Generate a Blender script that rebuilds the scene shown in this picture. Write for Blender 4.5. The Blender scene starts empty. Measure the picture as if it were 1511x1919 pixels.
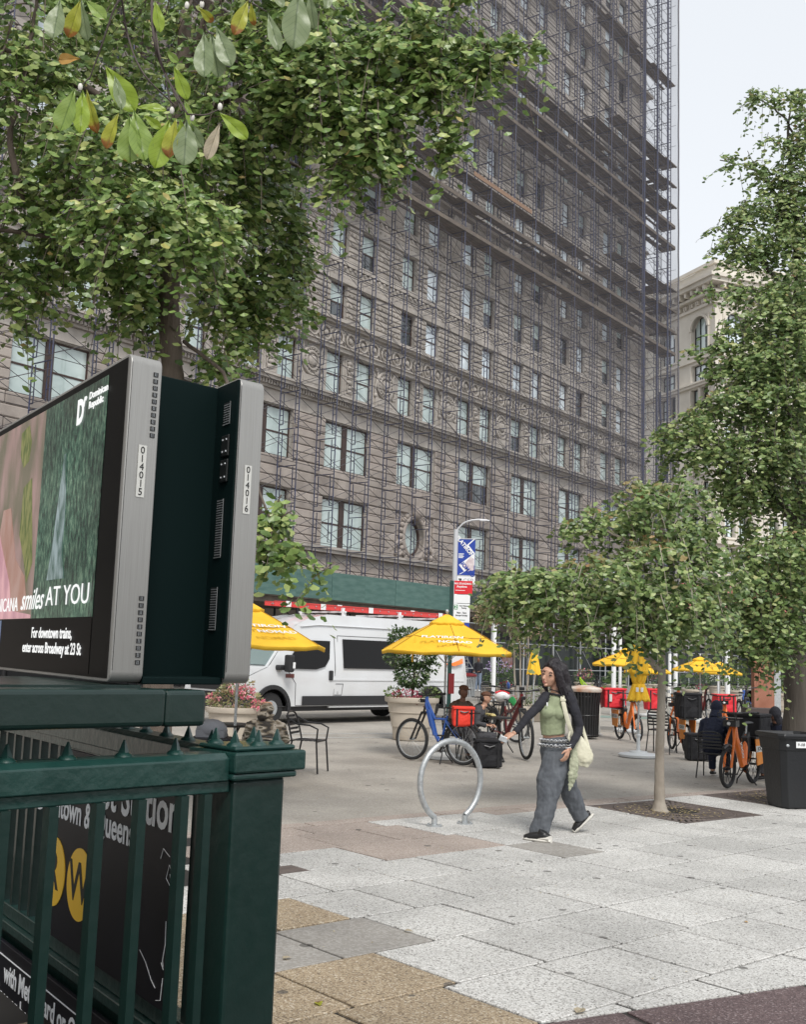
import bpy, math, random
from mathutils import Vector, Matrix
random.seed(7)
PI = math.pi
scene = bpy.context.scene
COL = scene.collection
# ---------------------------------------------------------------- camera, world, sun, exposure
EYE = Vector((0, 0, 1.7))
PITCH, ROLL, FPX = math.radians(7.5), math.radians(1.94), 2036.0
fwd = Vector((0, math.cos(PITCH), math.sin(PITCH)))
u0 = Vector((0, -math.sin(PITCH), math.cos(PITCH)))
CUP = u0*math.cos(ROLL) - Vector((1, 0, 0))*math.sin(ROLL)
CRT = Vector((1, 0, 0))*math.cos(ROLL) + u0*math.sin(ROLL)
cd = bpy.data.cameras.new('camera'); cam = bpy.data.objects.new('camera', cd); COL.objects.link(cam)
cam.matrix_world = Matrix((( CRT.x, CUP.x, -fwd.x, EYE.x), (CRT.y, CUP.y, -fwd.y, EYE.y), (CRT.z, CUP.z, -fwd.z, EYE.z), (0, 0, 0, 1)))
cd.sensor_fit = 'VERTICAL'; cd.sensor_height = 24.0; cd.lens = 24.0*FPX/1919.0
cd.clip_start = 0.05; cd.clip_end = 3000
scene.camera = cam
world = bpy.data.worlds.new('World'); scene.world = world; world.use_nodes = True
SUN_EL, SUN_AZ = math.radians(50), math.radians(168)      # azimuth measured from +Y clockwise
nt = world.node_tree; bg = nt.nodes['Background']
sky = nt.nodes.new('ShaderNodeTexSky'); sky.sky_type = 'NISHITA'; sky.sun_disc = False
sky.sun_elevation = SUN_EL; sky.sun_rotation = SUN_AZ; sky.air_density = 1.0; sky.dust_density = 3.0
hs = nt.nodes.new('ShaderNodeHueSaturation'); hs.inputs['Saturation'].default_value = 0.16
mxw = nt.nodes.new('ShaderNodeMix'); mxw.data_type = 'RGBA'
mxw.inputs[0].default_value = 0.60
mxw.inputs[7].default_value = (8.2, 8.6, 9.1, 1)
nt.links.new(sky.outputs[0], hs.inputs['Color']); nt.links.new(hs.outputs[0], mxw.inputs[6])
nt.links.new(mxw.outputs[2], bg.inputs['Color']); bg.inputs['Strength'].default_value = 0.110
sd = bpy.data.lights.new('sun', 'SUN'); sd.energy = 2.0; sd.angle = math.radians(17); sd.color = (1.0, 0.96, 0.9)
sun = bpy.data.objects.new('sun', sd); COL.objects.link(sun)
sdir = Vector((math.sin(SUN_AZ)*math.cos(SUN_EL), math.cos(SUN_AZ)*math.cos(SUN_EL), math.sin(SUN_EL)))
sun.rotation_euler = sdir.to_track_quat('Z', 'Y').to_euler()
scene.view_settings.view_transform = 'Standard'; scene.view_settings.look = 'None'
scene.view_settings.gamma = 1.0; scene.view_settings.use_curve_mapping = False
scene.view_settings.exposure = 0.40
scene.render.engine = 'CYCLES'; scene.cycles.max_bounces = 6; scene.cycles.transparent_max_bounces = 24
scene.cycles.use_denoising = True

def ray(px, py): return fwd + CRT*((px-755.5)/FPX) - CUP*((py-959.5)/FPX)
def AT(px, py, Y): d = ray(px, py); return EYE + d*(Y/d.y)
def G(px, py, z=0.0): d = ray(px, py); return EYE + d*((z-EYE.z)/d.z)
def az(deg): return Vector((math.cos(math.radians(deg)), math.sin(math.radians(deg)), 0))
def lerp(a, b, t): return a+(b-a)*t
# ---------------------------------------------------------------- mesh builder
class MB:
    def __init__(s): s.v = []; s.f = []; s.mi = []; s.M = None
    def add(s, vs, fs, mi=0):
        b = len(s.v)
        for p in vs:
            p = Vector(p); s.v.append(tuple(s.M @ p) if s.M else tuple(p))
        for f in fs: s.f.append([b+i for i in f]); s.mi.append(mi)
        return s
    def box(s, c, d, rz=0, mi=0, R=None, taper=1.0):
        vs = []; R = R or Matrix.Rotation(rz, 3, 'Z')
        for z in (-.5, .5):
            k = taper if z > 0 else 1
            for x, y in ((-.5, -.5), (.5, -.5), (.5, .5), (-.5, .5)):
                vs.append(Vector(c)+R @ Vector((x*d[0]*k, y*d[1]*k, z*d[2])))
        return s.add(vs, [(3, 2, 1, 0), (4, 5, 6, 7), (0, 1, 5, 4), (1, 2, 6, 5), (2, 3, 7, 6), (3, 0, 4, 7)], mi)
    def bb(s, x0, x1, y0, y1, z0, z1, mi=0): return s.box(((x0+x1)/2, (y0+y1)/2, (z0+z1)/2), (abs(x1-x0), abs(y1-y0), abs(z1-z0)), mi=mi)
    def pillow(s, x0, x1, y0, y1, z0, z1, b=.03):      # block whose front (-y) edges are chamfered
        vs = [(x0, y1, z0), (x1, y1, z0), (x1, y1, z1), (x0, y1, z1), (x0, y0+b, z0), (x1, y0+b, z0), (x1, y0+b, z1), (x0, y0+b, z1),
              (x0+b, y0, z0+b), (x1-b, y0, z0+b), (x1-b, y0, z1-b), (x0+b, y0, z1-b)]
        return s.add(vs, [(0, 4, 5, 1), (1, 5, 6, 2), (2, 6, 7, 3), (3, 7, 4, 0), (4, 8, 9, 5), (5, 9, 10, 6), (6, 10, 11, 7), (7, 11, 8, 4), (8, 11, 10, 9)][:])
    def tube(s, pts, r, n=6, closed=False, mi=0, el=None, side=None, cap=True):
        pts = [Vector(p) for p in pts]; m = len(pts); rs = r if isinstance(r, (list, tuple)) else [r]*m
        base = len(s.v); prev = None; vs = []; fs = []
        for i, p in enumerate(pts):
            if closed: t = (pts[(i+1) % m]-pts[i-1])
            else: t = pts[min(i+1, m-1)]-pts[max(i-1, 0)]
            t.normalize()
            if side is not None: a = Vector(side) - t*t.dot(Vector(side))
            elif prev is None: a = t.orthogonal()
            else: a = prev - t*t.dot(prev)
            if a.length < 1e-5: a = t.orthogonal()
            a.normalize(); prev = a; b = t.cross(a)
            e = (el[i] if isinstance(el, (list, tuple)) else el) if el is not None else 1
            for k in range(n):
                th = 2*PI*k/n; vs.append(p + a*(math.cos(th)*rs[i]) + b*(math.sin(th)*rs[i]*e))
        for i in range(m if closed else m-1):
            j = (i+1) % m
            for k in range(n):
                l = (k+1) % n; fs.append((i*n+k, i*n+l, j*n+l, j*n+k))
        if cap and not closed:
            fs.append(tuple(range(n-1, -1, -1))); fs.append(tuple((m-1)*n+k for k in range(n)))
        return s.add(vs, fs, mi)
    def cyl(s, a, b, r, r2=None, n=10, mi=0): return s.tube([a, b], [r, r if r2 is None else r2], n, mi=mi)
    def lathe(s, prof, c=(0, 0, 0), n=24, mi=0, ey=1.0):
        vs = []; fs = []; c = Vector(c)
        for r, z in prof:
            for k in range(n): vs.append(c+Vector((r*math.cos(2*PI*k/n), r*ey*math.sin(2*PI*k/n), z)))
        for i in range(len(prof)-1):
            for k in range(n): l = (k+1) % n; fs.append((i*n+k, i*n+l, (i+1)*n+l, (i+1)*n+k))
        fs.append(tuple(range(n-1, -1, -1))); fs.append(tuple((len(prof)-1)*n+k for k in range(n)))
        return s.add(vs, fs, mi)
    def prism(s, poly, h0, h1, plane='xy', mi=0):
        n = len(poly); vs = []
        for h in (h0, h1):
            for a, b in poly: vs.append((a, b, h) if plane == 'xy' else ((a, h, b) if plane == 'xz' else (h, a, b)))
        fs = [tuple(range(n-1, -1, -1)), tuple(range(n, 2*n))]+[(i, (i+1) % n, n+(i+1) % n, n+i) for i in range(n)]
        if plane == 'xz': fs = [tuple(reversed(f)) for f in fs]
        return s.add(vs, fs, mi)
    def ball(s, c, r, n=12, m=8, mi=0):
        r = r if isinstance(r, (tuple, list)) else (r, r, r); vs = []; fs = []; c = Vector(c)
        for i in range(m+1):
            ph = PI*i/m
            for k in range(n): vs.append(c+Vector((r[0]*math.sin(ph)*math.cos(2*PI*k/n), r[1]*math.sin(ph)*math.sin(2*PI*k/n), r[2]*math.cos(ph))))
        for i in range(m):
            for k in range(n): l = (k+1) % n; fs.append((i*n+l, i*n+k, (i+1)*n+k, (i+1)*n+l))
        return s.add(vs, fs, mi)
    def mesh(s, name, mats, smooth=35):
        me = bpy.data.meshes.new(name); me.from_pydata(s.v, [], s.f)
        mats = mats if isinstance(mats, (list, tuple)) else [mats]
        for m in mats: me.materials.append(m)
        if len(mats) > 1: me.polygons.foreach_set('material_index', s.mi)
        if smooth:
            me.polygons.foreach_set('use_smooth', [True]*len(me.polygons))
            me.set_sharp_from_angle(angle=math.radians(smooth))
        me.update(); return me
    def build(s, name, mats, parent=None, smooth=35, bevel=0, seg=2):
        o = put(name, s.mesh(name, mats, smooth), parent)
        if bevel:
            b = o.modifiers.new('bevel', 'BEVEL'); b.width = bevel; b.segments = seg; b.limit_method = 'ANGLE'; b.angle_limit = math.radians(40)
            b.harden_normals = False
        return o
def put(name, me, parent=None, loc=None, rz=0, scale=None):
    o = bpy.data.objects.new(name, me); COL.objects.link(o)
    if parent: o.parent = parent
    if loc is not None: o.location = loc
    if rz: o.rotation_euler.z = rz
    if scale is not None: o.scale = scale
    return o
def tag(o, label=None, cat=None, group=None, kind=None):
    for k, v in (('label', label), ('category', cat), ('group', group), ('kind', kind)):
        if v: o[k] = v
    return o
def thing(name, label, cat, loc=(0, 0, 0), rz=0, group=None):
    o = bpy.data.objects.new(name, None); COL.objects.link(o); o.location = loc; o.rotation_euler.z = rz
    o.empty_display_size = .2
    return tag(o, label, cat, group)
def stuffp(o): o['kind'] = 'stuff'; return o
def copy_tree(o, parent=None):
    c = o.copy(); COL.objects.link(c)
    if parent: c.parent = parent
    for ch in [x for x in o.children]: copy_tree(ch, c)
    return c
# ---------------------------------------------------------------- materials
def mat(name, col, rough=.6, metal=0, col2=None, nscale=4, amount=.5, bump=0, bscale=40, spec=.5, coat=0, coords='Object', detail=5, stretch=None, island=0, trans=0, emit=None, es=0, objrand=0, chips=0):
    m = bpy.data.materials.new(name); m.use_nodes = True; n = m.node_tree.nodes; L = m.node_tree.links; b = n['Principled BSDF']
    c4 = tuple(col)+(1,)
    b.inputs['Base Color'].default_value = c4; b.inputs['Roughness'].default_value = rough; b.inputs['Metallic'].default_value = metal
    b.inputs['Specular IOR Level'].default_value = spec; b.inputs['Coat Weight'].default_value = coat; b.inputs['Coat Roughness'].default_value = .08
    if coords == 'World': src = n.new('ShaderNodeNewGeometry').outputs['Position']
    else: src = n.new('ShaderNodeTexCoord').outputs[coords]
    if stretch:
        mp = n.new('ShaderNodeMapping'); mp.inputs['Scale'].default_value = stretch; L.new(src, mp.inputs['Vector']); src = mp.outputs[0]
    out = None
    if col2 is not None:
        t = n.new('ShaderNodeTexNoise'); t.inputs['Scale'].default_value = nscale; t.inputs['Detail'].default_value = detail; L.new(src, t.inputs['Vector'])
        r = n.new('ShaderNodeMapRange'); r.inputs[1].default_value = .5-.3*(1-amount)-.05; r.inputs[2].default_value = .5+.3*(1-amount)+.05
        L.new(t.outputs['Fac'], r.inputs[0])
        mx = n.new('ShaderNodeMix'); mx.data_type = 'RGBA'; L.new(r.outputs[0], mx.inputs[0])
        mx.inputs[6].default_value = c4; mx.inputs[7].default_value = tuple(col2)+(1,); out = mx.outputs[2]
    if objrand or island:
        if island: rnd = n.new('ShaderNodeNewGeometry').outputs['Random Per Island']
        else: rnd = n.new('ShaderNodeObjectInfo').outputs['Random']
        h = n.new('ShaderNodeHueSaturation'); mr = n.new('ShaderNodeMapRange'); a = island or objrand
        mr.inputs[3].default_value = 1-a; mr.inputs[4].default_value = 1+a; L.new(rnd, mr.inputs[0]); L.new(mr.outputs[0], h.inputs['Value'])
        if out: L.new(out, h.inputs['Color'])
        else: h.inputs['Color'].default_value = c4
        out = h.outputs[0]
    if chips:
        c1 = n.new('ShaderNodeTexNoise'); c1.inputs['Scale'].default_value = 9; c1.inputs['Detail'].default_value = 9; c1.inputs['Roughness'].default_value = .72; L.new(src, c1.inputs['Vector'])
        c2 = n.new('ShaderNodeMapRange'); c2.inputs[1].default_value = .685; c2.inputs[2].default_value = .70; c2.inputs[4].default_value = .7; L.new(c1.outputs['Fac'], c2.inputs[0])
        c3 = n.new('ShaderNodeMix'); c3.data_type = 'RGBA'; L.new(c2.outputs[0], c3.inputs[0]); L.new(out, c3.inputs[6]); c3.inputs[7].default_value = (.10, .13, .115, 1); out = c3.outputs[2]
    if out: L.new(out, b.inputs['Base Color'])
    if bump:
        t2 = n.new('ShaderNodeTexNoise'); t2.inputs['Scale'].default_value = bscale; t2.inputs['Detail'].default_value = 4; L.new(src, t2.inputs['Vector'])
        bp = n.new('ShaderNodeBump'); bp.inputs['Strength'].default_value = bump; bp.inputs['Distance'].default_value = .02
        L.new(t2.outputs['Fac'], bp.inputs['Height']); L.new(bp.outputs[0], b.inputs['Normal'])
        rr = n.new('ShaderNodeMapRange'); rr.inputs[3].default_value = max(0, rough-.08); rr.inputs[4].default_value = min(1, rough+.12)
        L.new(t2.outputs['Fac'], rr.inputs[0]); L.new(rr.outputs[0], b.inputs['Roughness'])
    if emit: b.inputs['Emission Color'].default_value = tuple(emit)+(1,); b.inputs['Emission Strength'].default_value = es
    if trans: b.inputs['Transmission Weight'].default_value = trans
    return m
def leafmat(name, cols, trans=.3, rough=.45, back=None):
    m = bpy.data.materials.new(name); m.use_nodes = True; n = m.node_tree.nodes; L = m.node_tree.links
    for x in list(n): n.remove(x)
    out = n.new('ShaderNodeOutputMaterial'); g = n.new('ShaderNodeNewGeometry'); cr = n.new('ShaderNodeValToRGB')
    oi = n.new('ShaderNodeObjectInfo'); ad = n.new('ShaderNodeMath'); ad.operation = 'ADD'; fr = n.new('ShaderNodeMath'); fr.operation = 'FRACT'
    L.new(g.outputs['Random Per Island'], ad.inputs[0]); L.new(oi.outputs['Random'], ad.inputs[1]); L.new(ad.outputs[0], fr.inputs[0])
    L.new(fr.outputs[0], cr.inputs[0]); e = cr.color_ramp.elements
    while len(e) < len(cols): e.new(.5)
    for i, (p, c) in enumerate(cols): e[i].position = p; e[i].color = tuple(c)+(1,)
    b = n.new('ShaderNodeBsdfPrincipled'); b.inputs['Roughness'].default_value = rough; b.inputs['Specular IOR Level'].default_value = .45
    t = n.new('ShaderNodeBsdfTranslucent'); mx = n.new('ShaderNodeMixShader'); mx.inputs[0].default_value = trans
    L.new(cr.outputs[0], b.inputs['Base Color']); L.new(cr.outputs[0], t.inputs['Color'])
    L.new(b.outputs[0], mx.inputs[1]); L.new(t.outputs[0], mx.inputs[2]); L.new(mx.outputs[0], out.inputs[0])
    return m
M = {}
M['stone_low'] = mat('brown_limestone', (.285, .248, .225), .85, col2=(.41, .365, .33), nscale=.8, bump=.5, bscale=9, objrand=.13, coords='World')
M['terra'] = mat('glazed_terracotta', (.325, .298, .27), .75, col2=(.49, .45, .41), nscale=.9, bump=.9, bscale=7, coords='World', island=.16)
M['terra_plain'] = mat('terracotta_plain', (.335, .308, .28), .75, col2=(.46, .425, .39), nscale=1.6, bump=.5, bscale=12, coords='World')
M['winframe'] = mat('brown_window_frame', (.055, .032, .026), .45)
def pane(name, c, r=.06, **k): return mat(name, c, r, spec=.9, coat=.8, **k)
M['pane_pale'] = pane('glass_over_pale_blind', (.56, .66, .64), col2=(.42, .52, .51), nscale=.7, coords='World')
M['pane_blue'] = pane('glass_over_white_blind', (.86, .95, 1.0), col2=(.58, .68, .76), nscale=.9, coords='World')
M['pane_dark'] = pane('dark_glass', (.035, .045, .05))
M['scaf'] = mat('blue_painted_scaffold_steel', (.04, .05, .115), .45, col2=(.055, .055, .068), nscale=3, coords='World', metal=.2)
M['brace'] = mat('galvanised_brace', (.12, .115, .13), .5, metal=.3)
M['plank'] = mat('scaffold_plank', (.10, .085, .075), .9, col2=(.17, .14, .11), nscale=2, coords='World')
M['plank_new'] = mat('new_scaffold_plank', (.27, .17, .11), .85)
M['plywood'] = mat('green_painted_plywood', (.050, .115, .10), .55, col2=(.085, .16, .14), nscale=1.2, amount=.7, bump=.3, bscale=14, coords='Object', stretch=(1, 1, 5), objrand=.08)
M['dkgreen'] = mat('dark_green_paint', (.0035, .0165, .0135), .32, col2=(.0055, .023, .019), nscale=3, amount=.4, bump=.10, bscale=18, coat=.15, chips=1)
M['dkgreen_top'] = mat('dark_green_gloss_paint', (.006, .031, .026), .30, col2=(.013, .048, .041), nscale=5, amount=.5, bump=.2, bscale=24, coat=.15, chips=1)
M['housing'] = mat('very_dark_green_housing', (.0015, .0085, .0085), .7, spec=.12)
M['black'] = mat('black_paint', (.012, .012, .013), .4)
M['rubber'] = mat('black_rubber', (.018, .018, .019), .8)
M['darkmetal'] = mat('dark_metal', (.03, .03, .032), .4, metal=.6)
M['alu'] = mat('brushed_aluminium', (.36, .355, .34), .42, metal=.55, col2=(.30, .295, .28), nscale=5, stretch=(60, 60, 1), amount=.3, bump=.06, bscale=40)
M['galv'] = mat('galvanised_steel', (.36, .38, .39), .42, metal=.6, col2=(.52, .54, .55), nscale=28, bump=.15, bscale=60)
M['chrome'] = mat('chrome', (.6, .6, .6), .2, metal=1)
M['white'] = mat('white_paint', (.74, .75, .76), .35, coat=.3)
M['offwhite'] = mat('off_white', (.62, .60, .55), .6)
M['orange'] = mat('orange_paint', (.72, .16, .015), .4, coat=.3)
M['red'] = mat('red_fabric', (.62, .018, .03), .6, bump=.3, bscale=20)
M['yellow'] = mat('yellow_canvas', (.70, .40, .018), .8, col2=(.82, .51, .035), nscale=2.2, bump=.5, bscale=5)
M['blue'] = mat('blue_frame_paint', (.02, .075, .30), .3, coat=.5)
M['limestone'] = mat('pale_limestone', (.56, .52, .455), .85, col2=(.68, .64, .57), nscale=.5, bump=.4, bscale=4, coords='World')
M['wood'] = mat('wood', (.20, .10, .05), .6, col2=(.12, .06, .03), nscale=6)
M['soil'] = mat('soil', (.05, .04, .03), .95, bump=.8, bscale=30)
M['planter'] = mat('beige_resin_planter', (.52, .46, .38), .7, col2=(.42, .37, .31), nscale=3, bump=.15, bscale=20)
M['skin'] = mat('skin', (.44, .245, .165), .5, col2=(.49, .28, .195), nscale=8)
M['skin_dk'] = mat('darker_skin', (.17, .08, .05), .5)
M['hair'] = mat('black_hair', (.008, .006, .009), .38, col2=(.02, .014, .018), nscale=3, stretch=(40, 40, 3), bump=.5, bscale=8)
# ---------------------------------------------------------------- lettering
_tc = {}
def lettering(body, size, m, Mx, parent, name='lettering', bold=0, sx=1, shear=0, align='CENTER', ext=.0006):
    key = (body, round(size, 4), bold, shear, align, ext)
    if key not in _tc:
        cu = bpy.data.curves.new('t', 'FONT'); cu.body = body; cu.size = size; cu.offset = bold; cu.shear = shear; cu.extrude = ext
        cu.align_x = align; cu.align_y = 'CENTER'; cu.resolution_u = 3
        to = bpy.data.objects.new('t', cu); COL.objects.link(to)
        me = bpy.data.meshes.new_from_object(to.evaluated_get(bpy.context.evaluated_depsgraph_get()))
        bpy.data.objects.remove(to); bpy.data.curves.remove(cu); me.name = 'lettering'
        _tc[key] = me
    me = _tc[key].copy(); me.materials.clear(); me.materials.append(m)
    o = bpy.data.objects.new(name, me); COL.objects.link(o)
    if parent: o.parent = parent
    o.matrix_local = Mx @ Matrix.Diagonal((sx, 1, 1, 1))
    return o
def frameM(o, X, Y):      # matrix with origin o, x axis X, y axis Y
    X = Vector(X).normalized(); Y = Vector(Y).normalized(); Z = X.cross(Y); o = Vector(o)
    return Matrix(((X.x, Y.x, Z.x, o.x), (X.y, Y.y, Z.y, o.y), (X.z, Y.z, Z.z, o.z), (0, 0, 0, 1)))
# ================================================================ GROUND AND SETTING
def aggmat(name, grains, sc=115, gum=True, rough=.75, base=None):
    m = bpy.data.materials.new(name); m.use_nodes = True; n = m.node_tree.nodes; L = m.node_tree.links; b = n['Principled BSDF']
    b.inputs['Roughness'].default_value = rough
    pos = n.new('ShaderNodeNewGeometry').outputs['Position']
    v = n.new('ShaderNodeTexVoronoi'); v.inputs['Scale'].default_value = sc; L.new(pos, v.inputs['Vector'])
    bw = n.new('ShaderNodeSeparateColor'); L.new(v.outputs['Color'], bw.inputs[0])
    cr = n.new('ShaderNodeValToRGB'); cr.color_ramp.interpolation = 'CONSTANT'; L.new(bw.outputs[0], cr.inputs[0]); e = cr.color_ramp.elements
    while len(e) < len(grains): e.new(.5)
    for i, (p, c) in enumerate(grains): e[i].position = p; e[i].color = tuple(c)+(1,)
    # broad wear and damp patches
    nz = n.new('ShaderNodeTexNoise'); nz.inputs['Scale'].default_value = 1.1; nz.inputs['Detail'].default_value = 7; L.new(pos, nz.inputs['Vector'])
    mr = n.new('ShaderNodeMapRange'); mr.inputs[1].default_value = .3; mr.inputs[2].default_value = .72; mr.inputs[3].default_value = .78; mr.inputs[4].default_value = 1.12; L.new(nz.outputs['Fac'], mr.inputs[0])
    oi = n.new('ShaderNodeObjectInfo'); om = n.new('ShaderNodeMapRange'); om.inputs[3].default_value = .90; om.inputs[4].default_value = 1.10; L.new(oi.outputs['Random'], om.inputs[0])
    mm = n.new('ShaderNodeMath'); mm.operation = 'MULTIPLY'; L.new(mr.outputs[0], mm.inputs[0]); L.new(om.outputs[0], mm.inputs[1])
    hsv = n.new('ShaderNodeHueSaturation'); L.new(cr.outputs[0], hsv.inputs['Color']); L.new(mm.outputs[0], hsv.inputs['Value']); c = hsv.outputs[0]
    if gum:
        g = n.new('ShaderNodeTexVoronoi'); g.inputs['Scale'].default_value = 2.6; g.inputs['Randomness'].default_value = 1; L.new(pos, g.inputs['Vector'])
        n2 = n.new('ShaderNodeTexNoise'); n2.inputs['Scale'].default_value = 2; L.new(pos, n2.inputs['Vector'])
        sb = n.new('ShaderNodeMath'); sb.operation = 'MULTIPLY_ADD'; sb.inputs[1].default_value = .17; sb.inputs[2].default_value = 0.0; L.new(n2.outputs['Fac'], sb.inputs[0])
        lt = n.new('ShaderNodeMath'); lt.operation = 'LESS_THAN'; L.new(g.outputs['Distance'], lt.inputs[0]); L.new(sb.outputs[0], lt.inputs[1])
        ml = n.new('ShaderNodeMath'); ml.operation = 'MULTIPLY'; ml.inputs[1].default_value = .75; L.new(lt.outputs[0], ml.inputs[0])
        mx = n.new('ShaderNodeMix'); mx.data_type = 'RGBA'; L.new(ml.outputs[0], mx.inputs[0]); L.new(c, mx.inputs[6]); mx.inputs[7].default_value = (.07, .065, .06, 1); c = mx.outputs[2]
    L.new(c, b.inputs['Base Color'])
    bp = n.new('ShaderNodeBump'); bp.inputs['Strength'].default_value = .35; bp.inputs['Distance'].default_value = .004; L.new(v.outputs['Distance'], bp.inputs['Height']); L.new(bp.outputs[0], b.inputs['Normal'])
    return m
M['agg'] = aggmat('pale_exposed_aggregate', [(0, (.17, .165, .155)), (.07, (.34, .33, .315)), (.24, (.46, .45, .43)), (.55, (.535, .53, .51)), (.88, (.62, .615, .60))])
M['tan'] = aggmat('tan_exposed_aggregate', [(0, (.17, .13, .09)), (.12, (.27, .205, .135)), (.4, (.35, .275, .185)), (.75, (.42, .345, .245)), (.93, (.52, .455, .36))])
M['purple'] = aggmat('purple_brown_granite', [(0, (.075, .05, .052)), (.3, (.105, .072, .073)), (.7, (.15, .105, .105)), (.94, (.26, .21, .21))], sc=130, gum=False)
M['conc'] = aggmat('plain_concrete_slab', [(0, (.25, .235, .215)), (.5, (.29, .275, .255)), (.8, (.32, .305, .285))], sc=60)
M['pink'] = aggmat('pinkish_granite', [(0, (.27, .22, .19)), (.4, (.36, .305, .27)), (.8, (.44, .385, .345))], sc=130)
M['asphalt'] = aggmat('worn_tan_plaza_coating', [(0, (.29, .268, .238)), (.4, (.342, .316, .28)), (.8, (.39, .362, .322))], sc=70)
M['grout'] = mat('dark_joint', (.02, .018, .016), .95)
M['roadpaint'] = mat('white_road_paint', (.55, .55, .53), .7, col2=(.4, .4, .38), nscale=5, coords='World')
M['bikelane'] = mat('green_bike_lane', (.20, .27, .24), .8)
gr = MB().bb(-900, 900, -300, 1500, -.6, -.012).build('ground', M['asphalt'], smooth=0); tag(gr, kind='structure')
UU, WW = az(41), az(131)
curbA, curbB = G(300, 1573), G(1030, 1510); curbC = G(1640, 1466)
def clip(poly, p, n):          # keep the side the normal points to
    out = []
    for i in range(len(poly)):
        a, b = poly[i], poly[(i+1) % len(poly)]; da, db = (a-p).dot(n), (b-p).dot(n)
        if da >= 0: out.append(a)
        if (da >= 0) != (db >= 0): out.append(a+(b-a)*(da/(da-db)))
    return out
def uw(u, w): return UU*u+WW*w
sb = MB(); P = [Vector((-5, -3, 0)), Vector((9, -3, 0)), curbC+Vector((4, 2.9, 0)), curbC, curbB, curbA, curbA-(curbB-curbA).normalized()*5]
sb.prism([(p.x, p.y) for p in P], -.05, -.010); pav = sb.build('sidewalk', M['grout'], smooth=0); tag(pav, kind='structure')
nAB = Vector(((curbB-curbA).y, -(curbB-curbA).x, 0)).normalized(); nBC = Vector(((curbC-curbB).y, -(curbC-curbB).x, 0)).normalized()
pl0, pl1 = G(1055, 1911), G(1511, 1843); npl = Vector((-(pl1-pl0).y, (pl1-pl0).x, 0)).normalized()
gratec = G(1256, 1521); grC = [G(1098, 1510), G(1285, 1543), G(1430, 1527), G(1250, 1499)]
grate2 = [gratec+az(37)*x+az(127)*y for x, y in ((1.72, -.55), (3.3, -.55), (3.3, .9), (1.72, .9))]
def hole(poly, sq):            # square hole cut from a convex polygon: the pieces left outside
    res = []; cur = poly; c = sum(sq, Vector())/4
    for i in range(4):
        a, b = sq[i], sq[(i+1) % 4]; n = Vector(((b-a).y, -(b-a).x, 0))
        if (c-a).dot(n) > 0: n = -n
        o = clip(cur, a, n)
        if len(o) > 2: res.append(o)
        cur = clip(cur, a, -n)
        if len(cur) < 3: break
    return res
def slab_mesh(poly, m, dz):
    g = .0115; c = sum(poly, Vector())/len(poly); P2 = []
    for lay in ((-.045, g), (dz-.004, g), (dz, g+.004)):
        for p in poly:
            d = c-p; q = p+d.normalized()*min(lay[1]*1.4, d.length*.5); P2.append(Vector((q.x, q.y, lay[0])))
    n = len(poly); mb = MB()
    mb.add(P2, [tuple(range(2*n, 3*n))]+[(k*n+i, k*n+(i+1) % n, (k+1)*n+(i+1) % n, (k+1)*n+i) for k in (0, 1) for i in range(n)])
    o = mb.build('paving_slab', m, pav, smooth=0); return o
ST = .702; rs = random.Random(5); wc = 3.58-ST*6; rowi = 0; far_mb = MB()
while wc < 9.3:
    u = -2.0+rs.random()*.5 if rowi != 7 else -1.9
    u = {6: 4.10-ST*9, 7: 4.22-ST*9, 8: 4.40-ST*9}.get(rowi, u)
    while u < 16:
        L_ = ST*(1.0+rs.choice([0, 0, 0, .28, -.2]))
        if rowi in (6, 7): L_ = ST
        c = uw(u+L_/2, wc+ST/2)
        poly = [uw(u, wc), uw(u+L_, wc), uw(u+L_, wc+ST), uw(u, wc+ST)]
        poly = clip(poly, curbB+nAB*.0, nAB) if True else poly
        if len(poly) > 2: poly = clip(poly, curbB, nBC)
        if len(poly) > 2: poly = clip(poly, pl0, npl)
        if len(poly) > 2 and c.y > 3.6 and c.x > -1.6 and c.x < c.y*.42+.8:
            m = M['agg']; cu_, cw_ = c.dot(UU), c.dot(WW)
            if cu_ < 4.25 and cw_ < 4.98: m = M['tan']
            if cu_ < 4.75 and 4.98 < cw_ < 5.68: m = M['conc'] if cu_ > 3.3 else M['tan']
            if cu_ < 4.4 and 5.68 < cw_ < 6.35: m = M['tan']
            if 7.2 < cu_ < 7.95 and 5.65 < cw_ < 6.35: m = M['conc']
            if 7.3 < cu_ < 8.0 and 6.35 < cw_ < 7.0: m = M['conc']
            if cw_ > 7.8 and cu_ < 7.2: m = M['pink']
            if cw_ > 7.4 and 5.9 < cu_ < 7.5: m = M['pink']
            if cw_ > 8.45 and cu_ > 8.6: m = M['pink']
            for q in ([poly] if (c-gratec).length > 2 else hole(poly, grC)):
                for q2 in ([q] if (c-(grate2[0]+grate2[2])/2).length > 2.2 else hole(q, grate2)):
                    if len(q2) > 2: slab_mesh(q2, m, rs.uniform(-.002, .0025))
        u += L_
    wc += ST; rowi += 1
# purple-brown granite band, near right
t = (pl1-pl0).normalized(); nn = -npl
for i, (a, b) in enumerate(((-1.6, .02), (.03, 1.25), (1.26, 2.5))):
    for j in range(2):
        q = [pl0+t*(a+.33)+nn*(j*.9+.01), pl0+t*(b+.33)+nn*(j*.9+.01), pl0+t*(b+.33)+nn*(j*.9+.9), pl0+t*(a+.33)+nn*(j*.9+.9)]
        slab_mesh(list(reversed(q)), M['purple'], .001)
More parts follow.
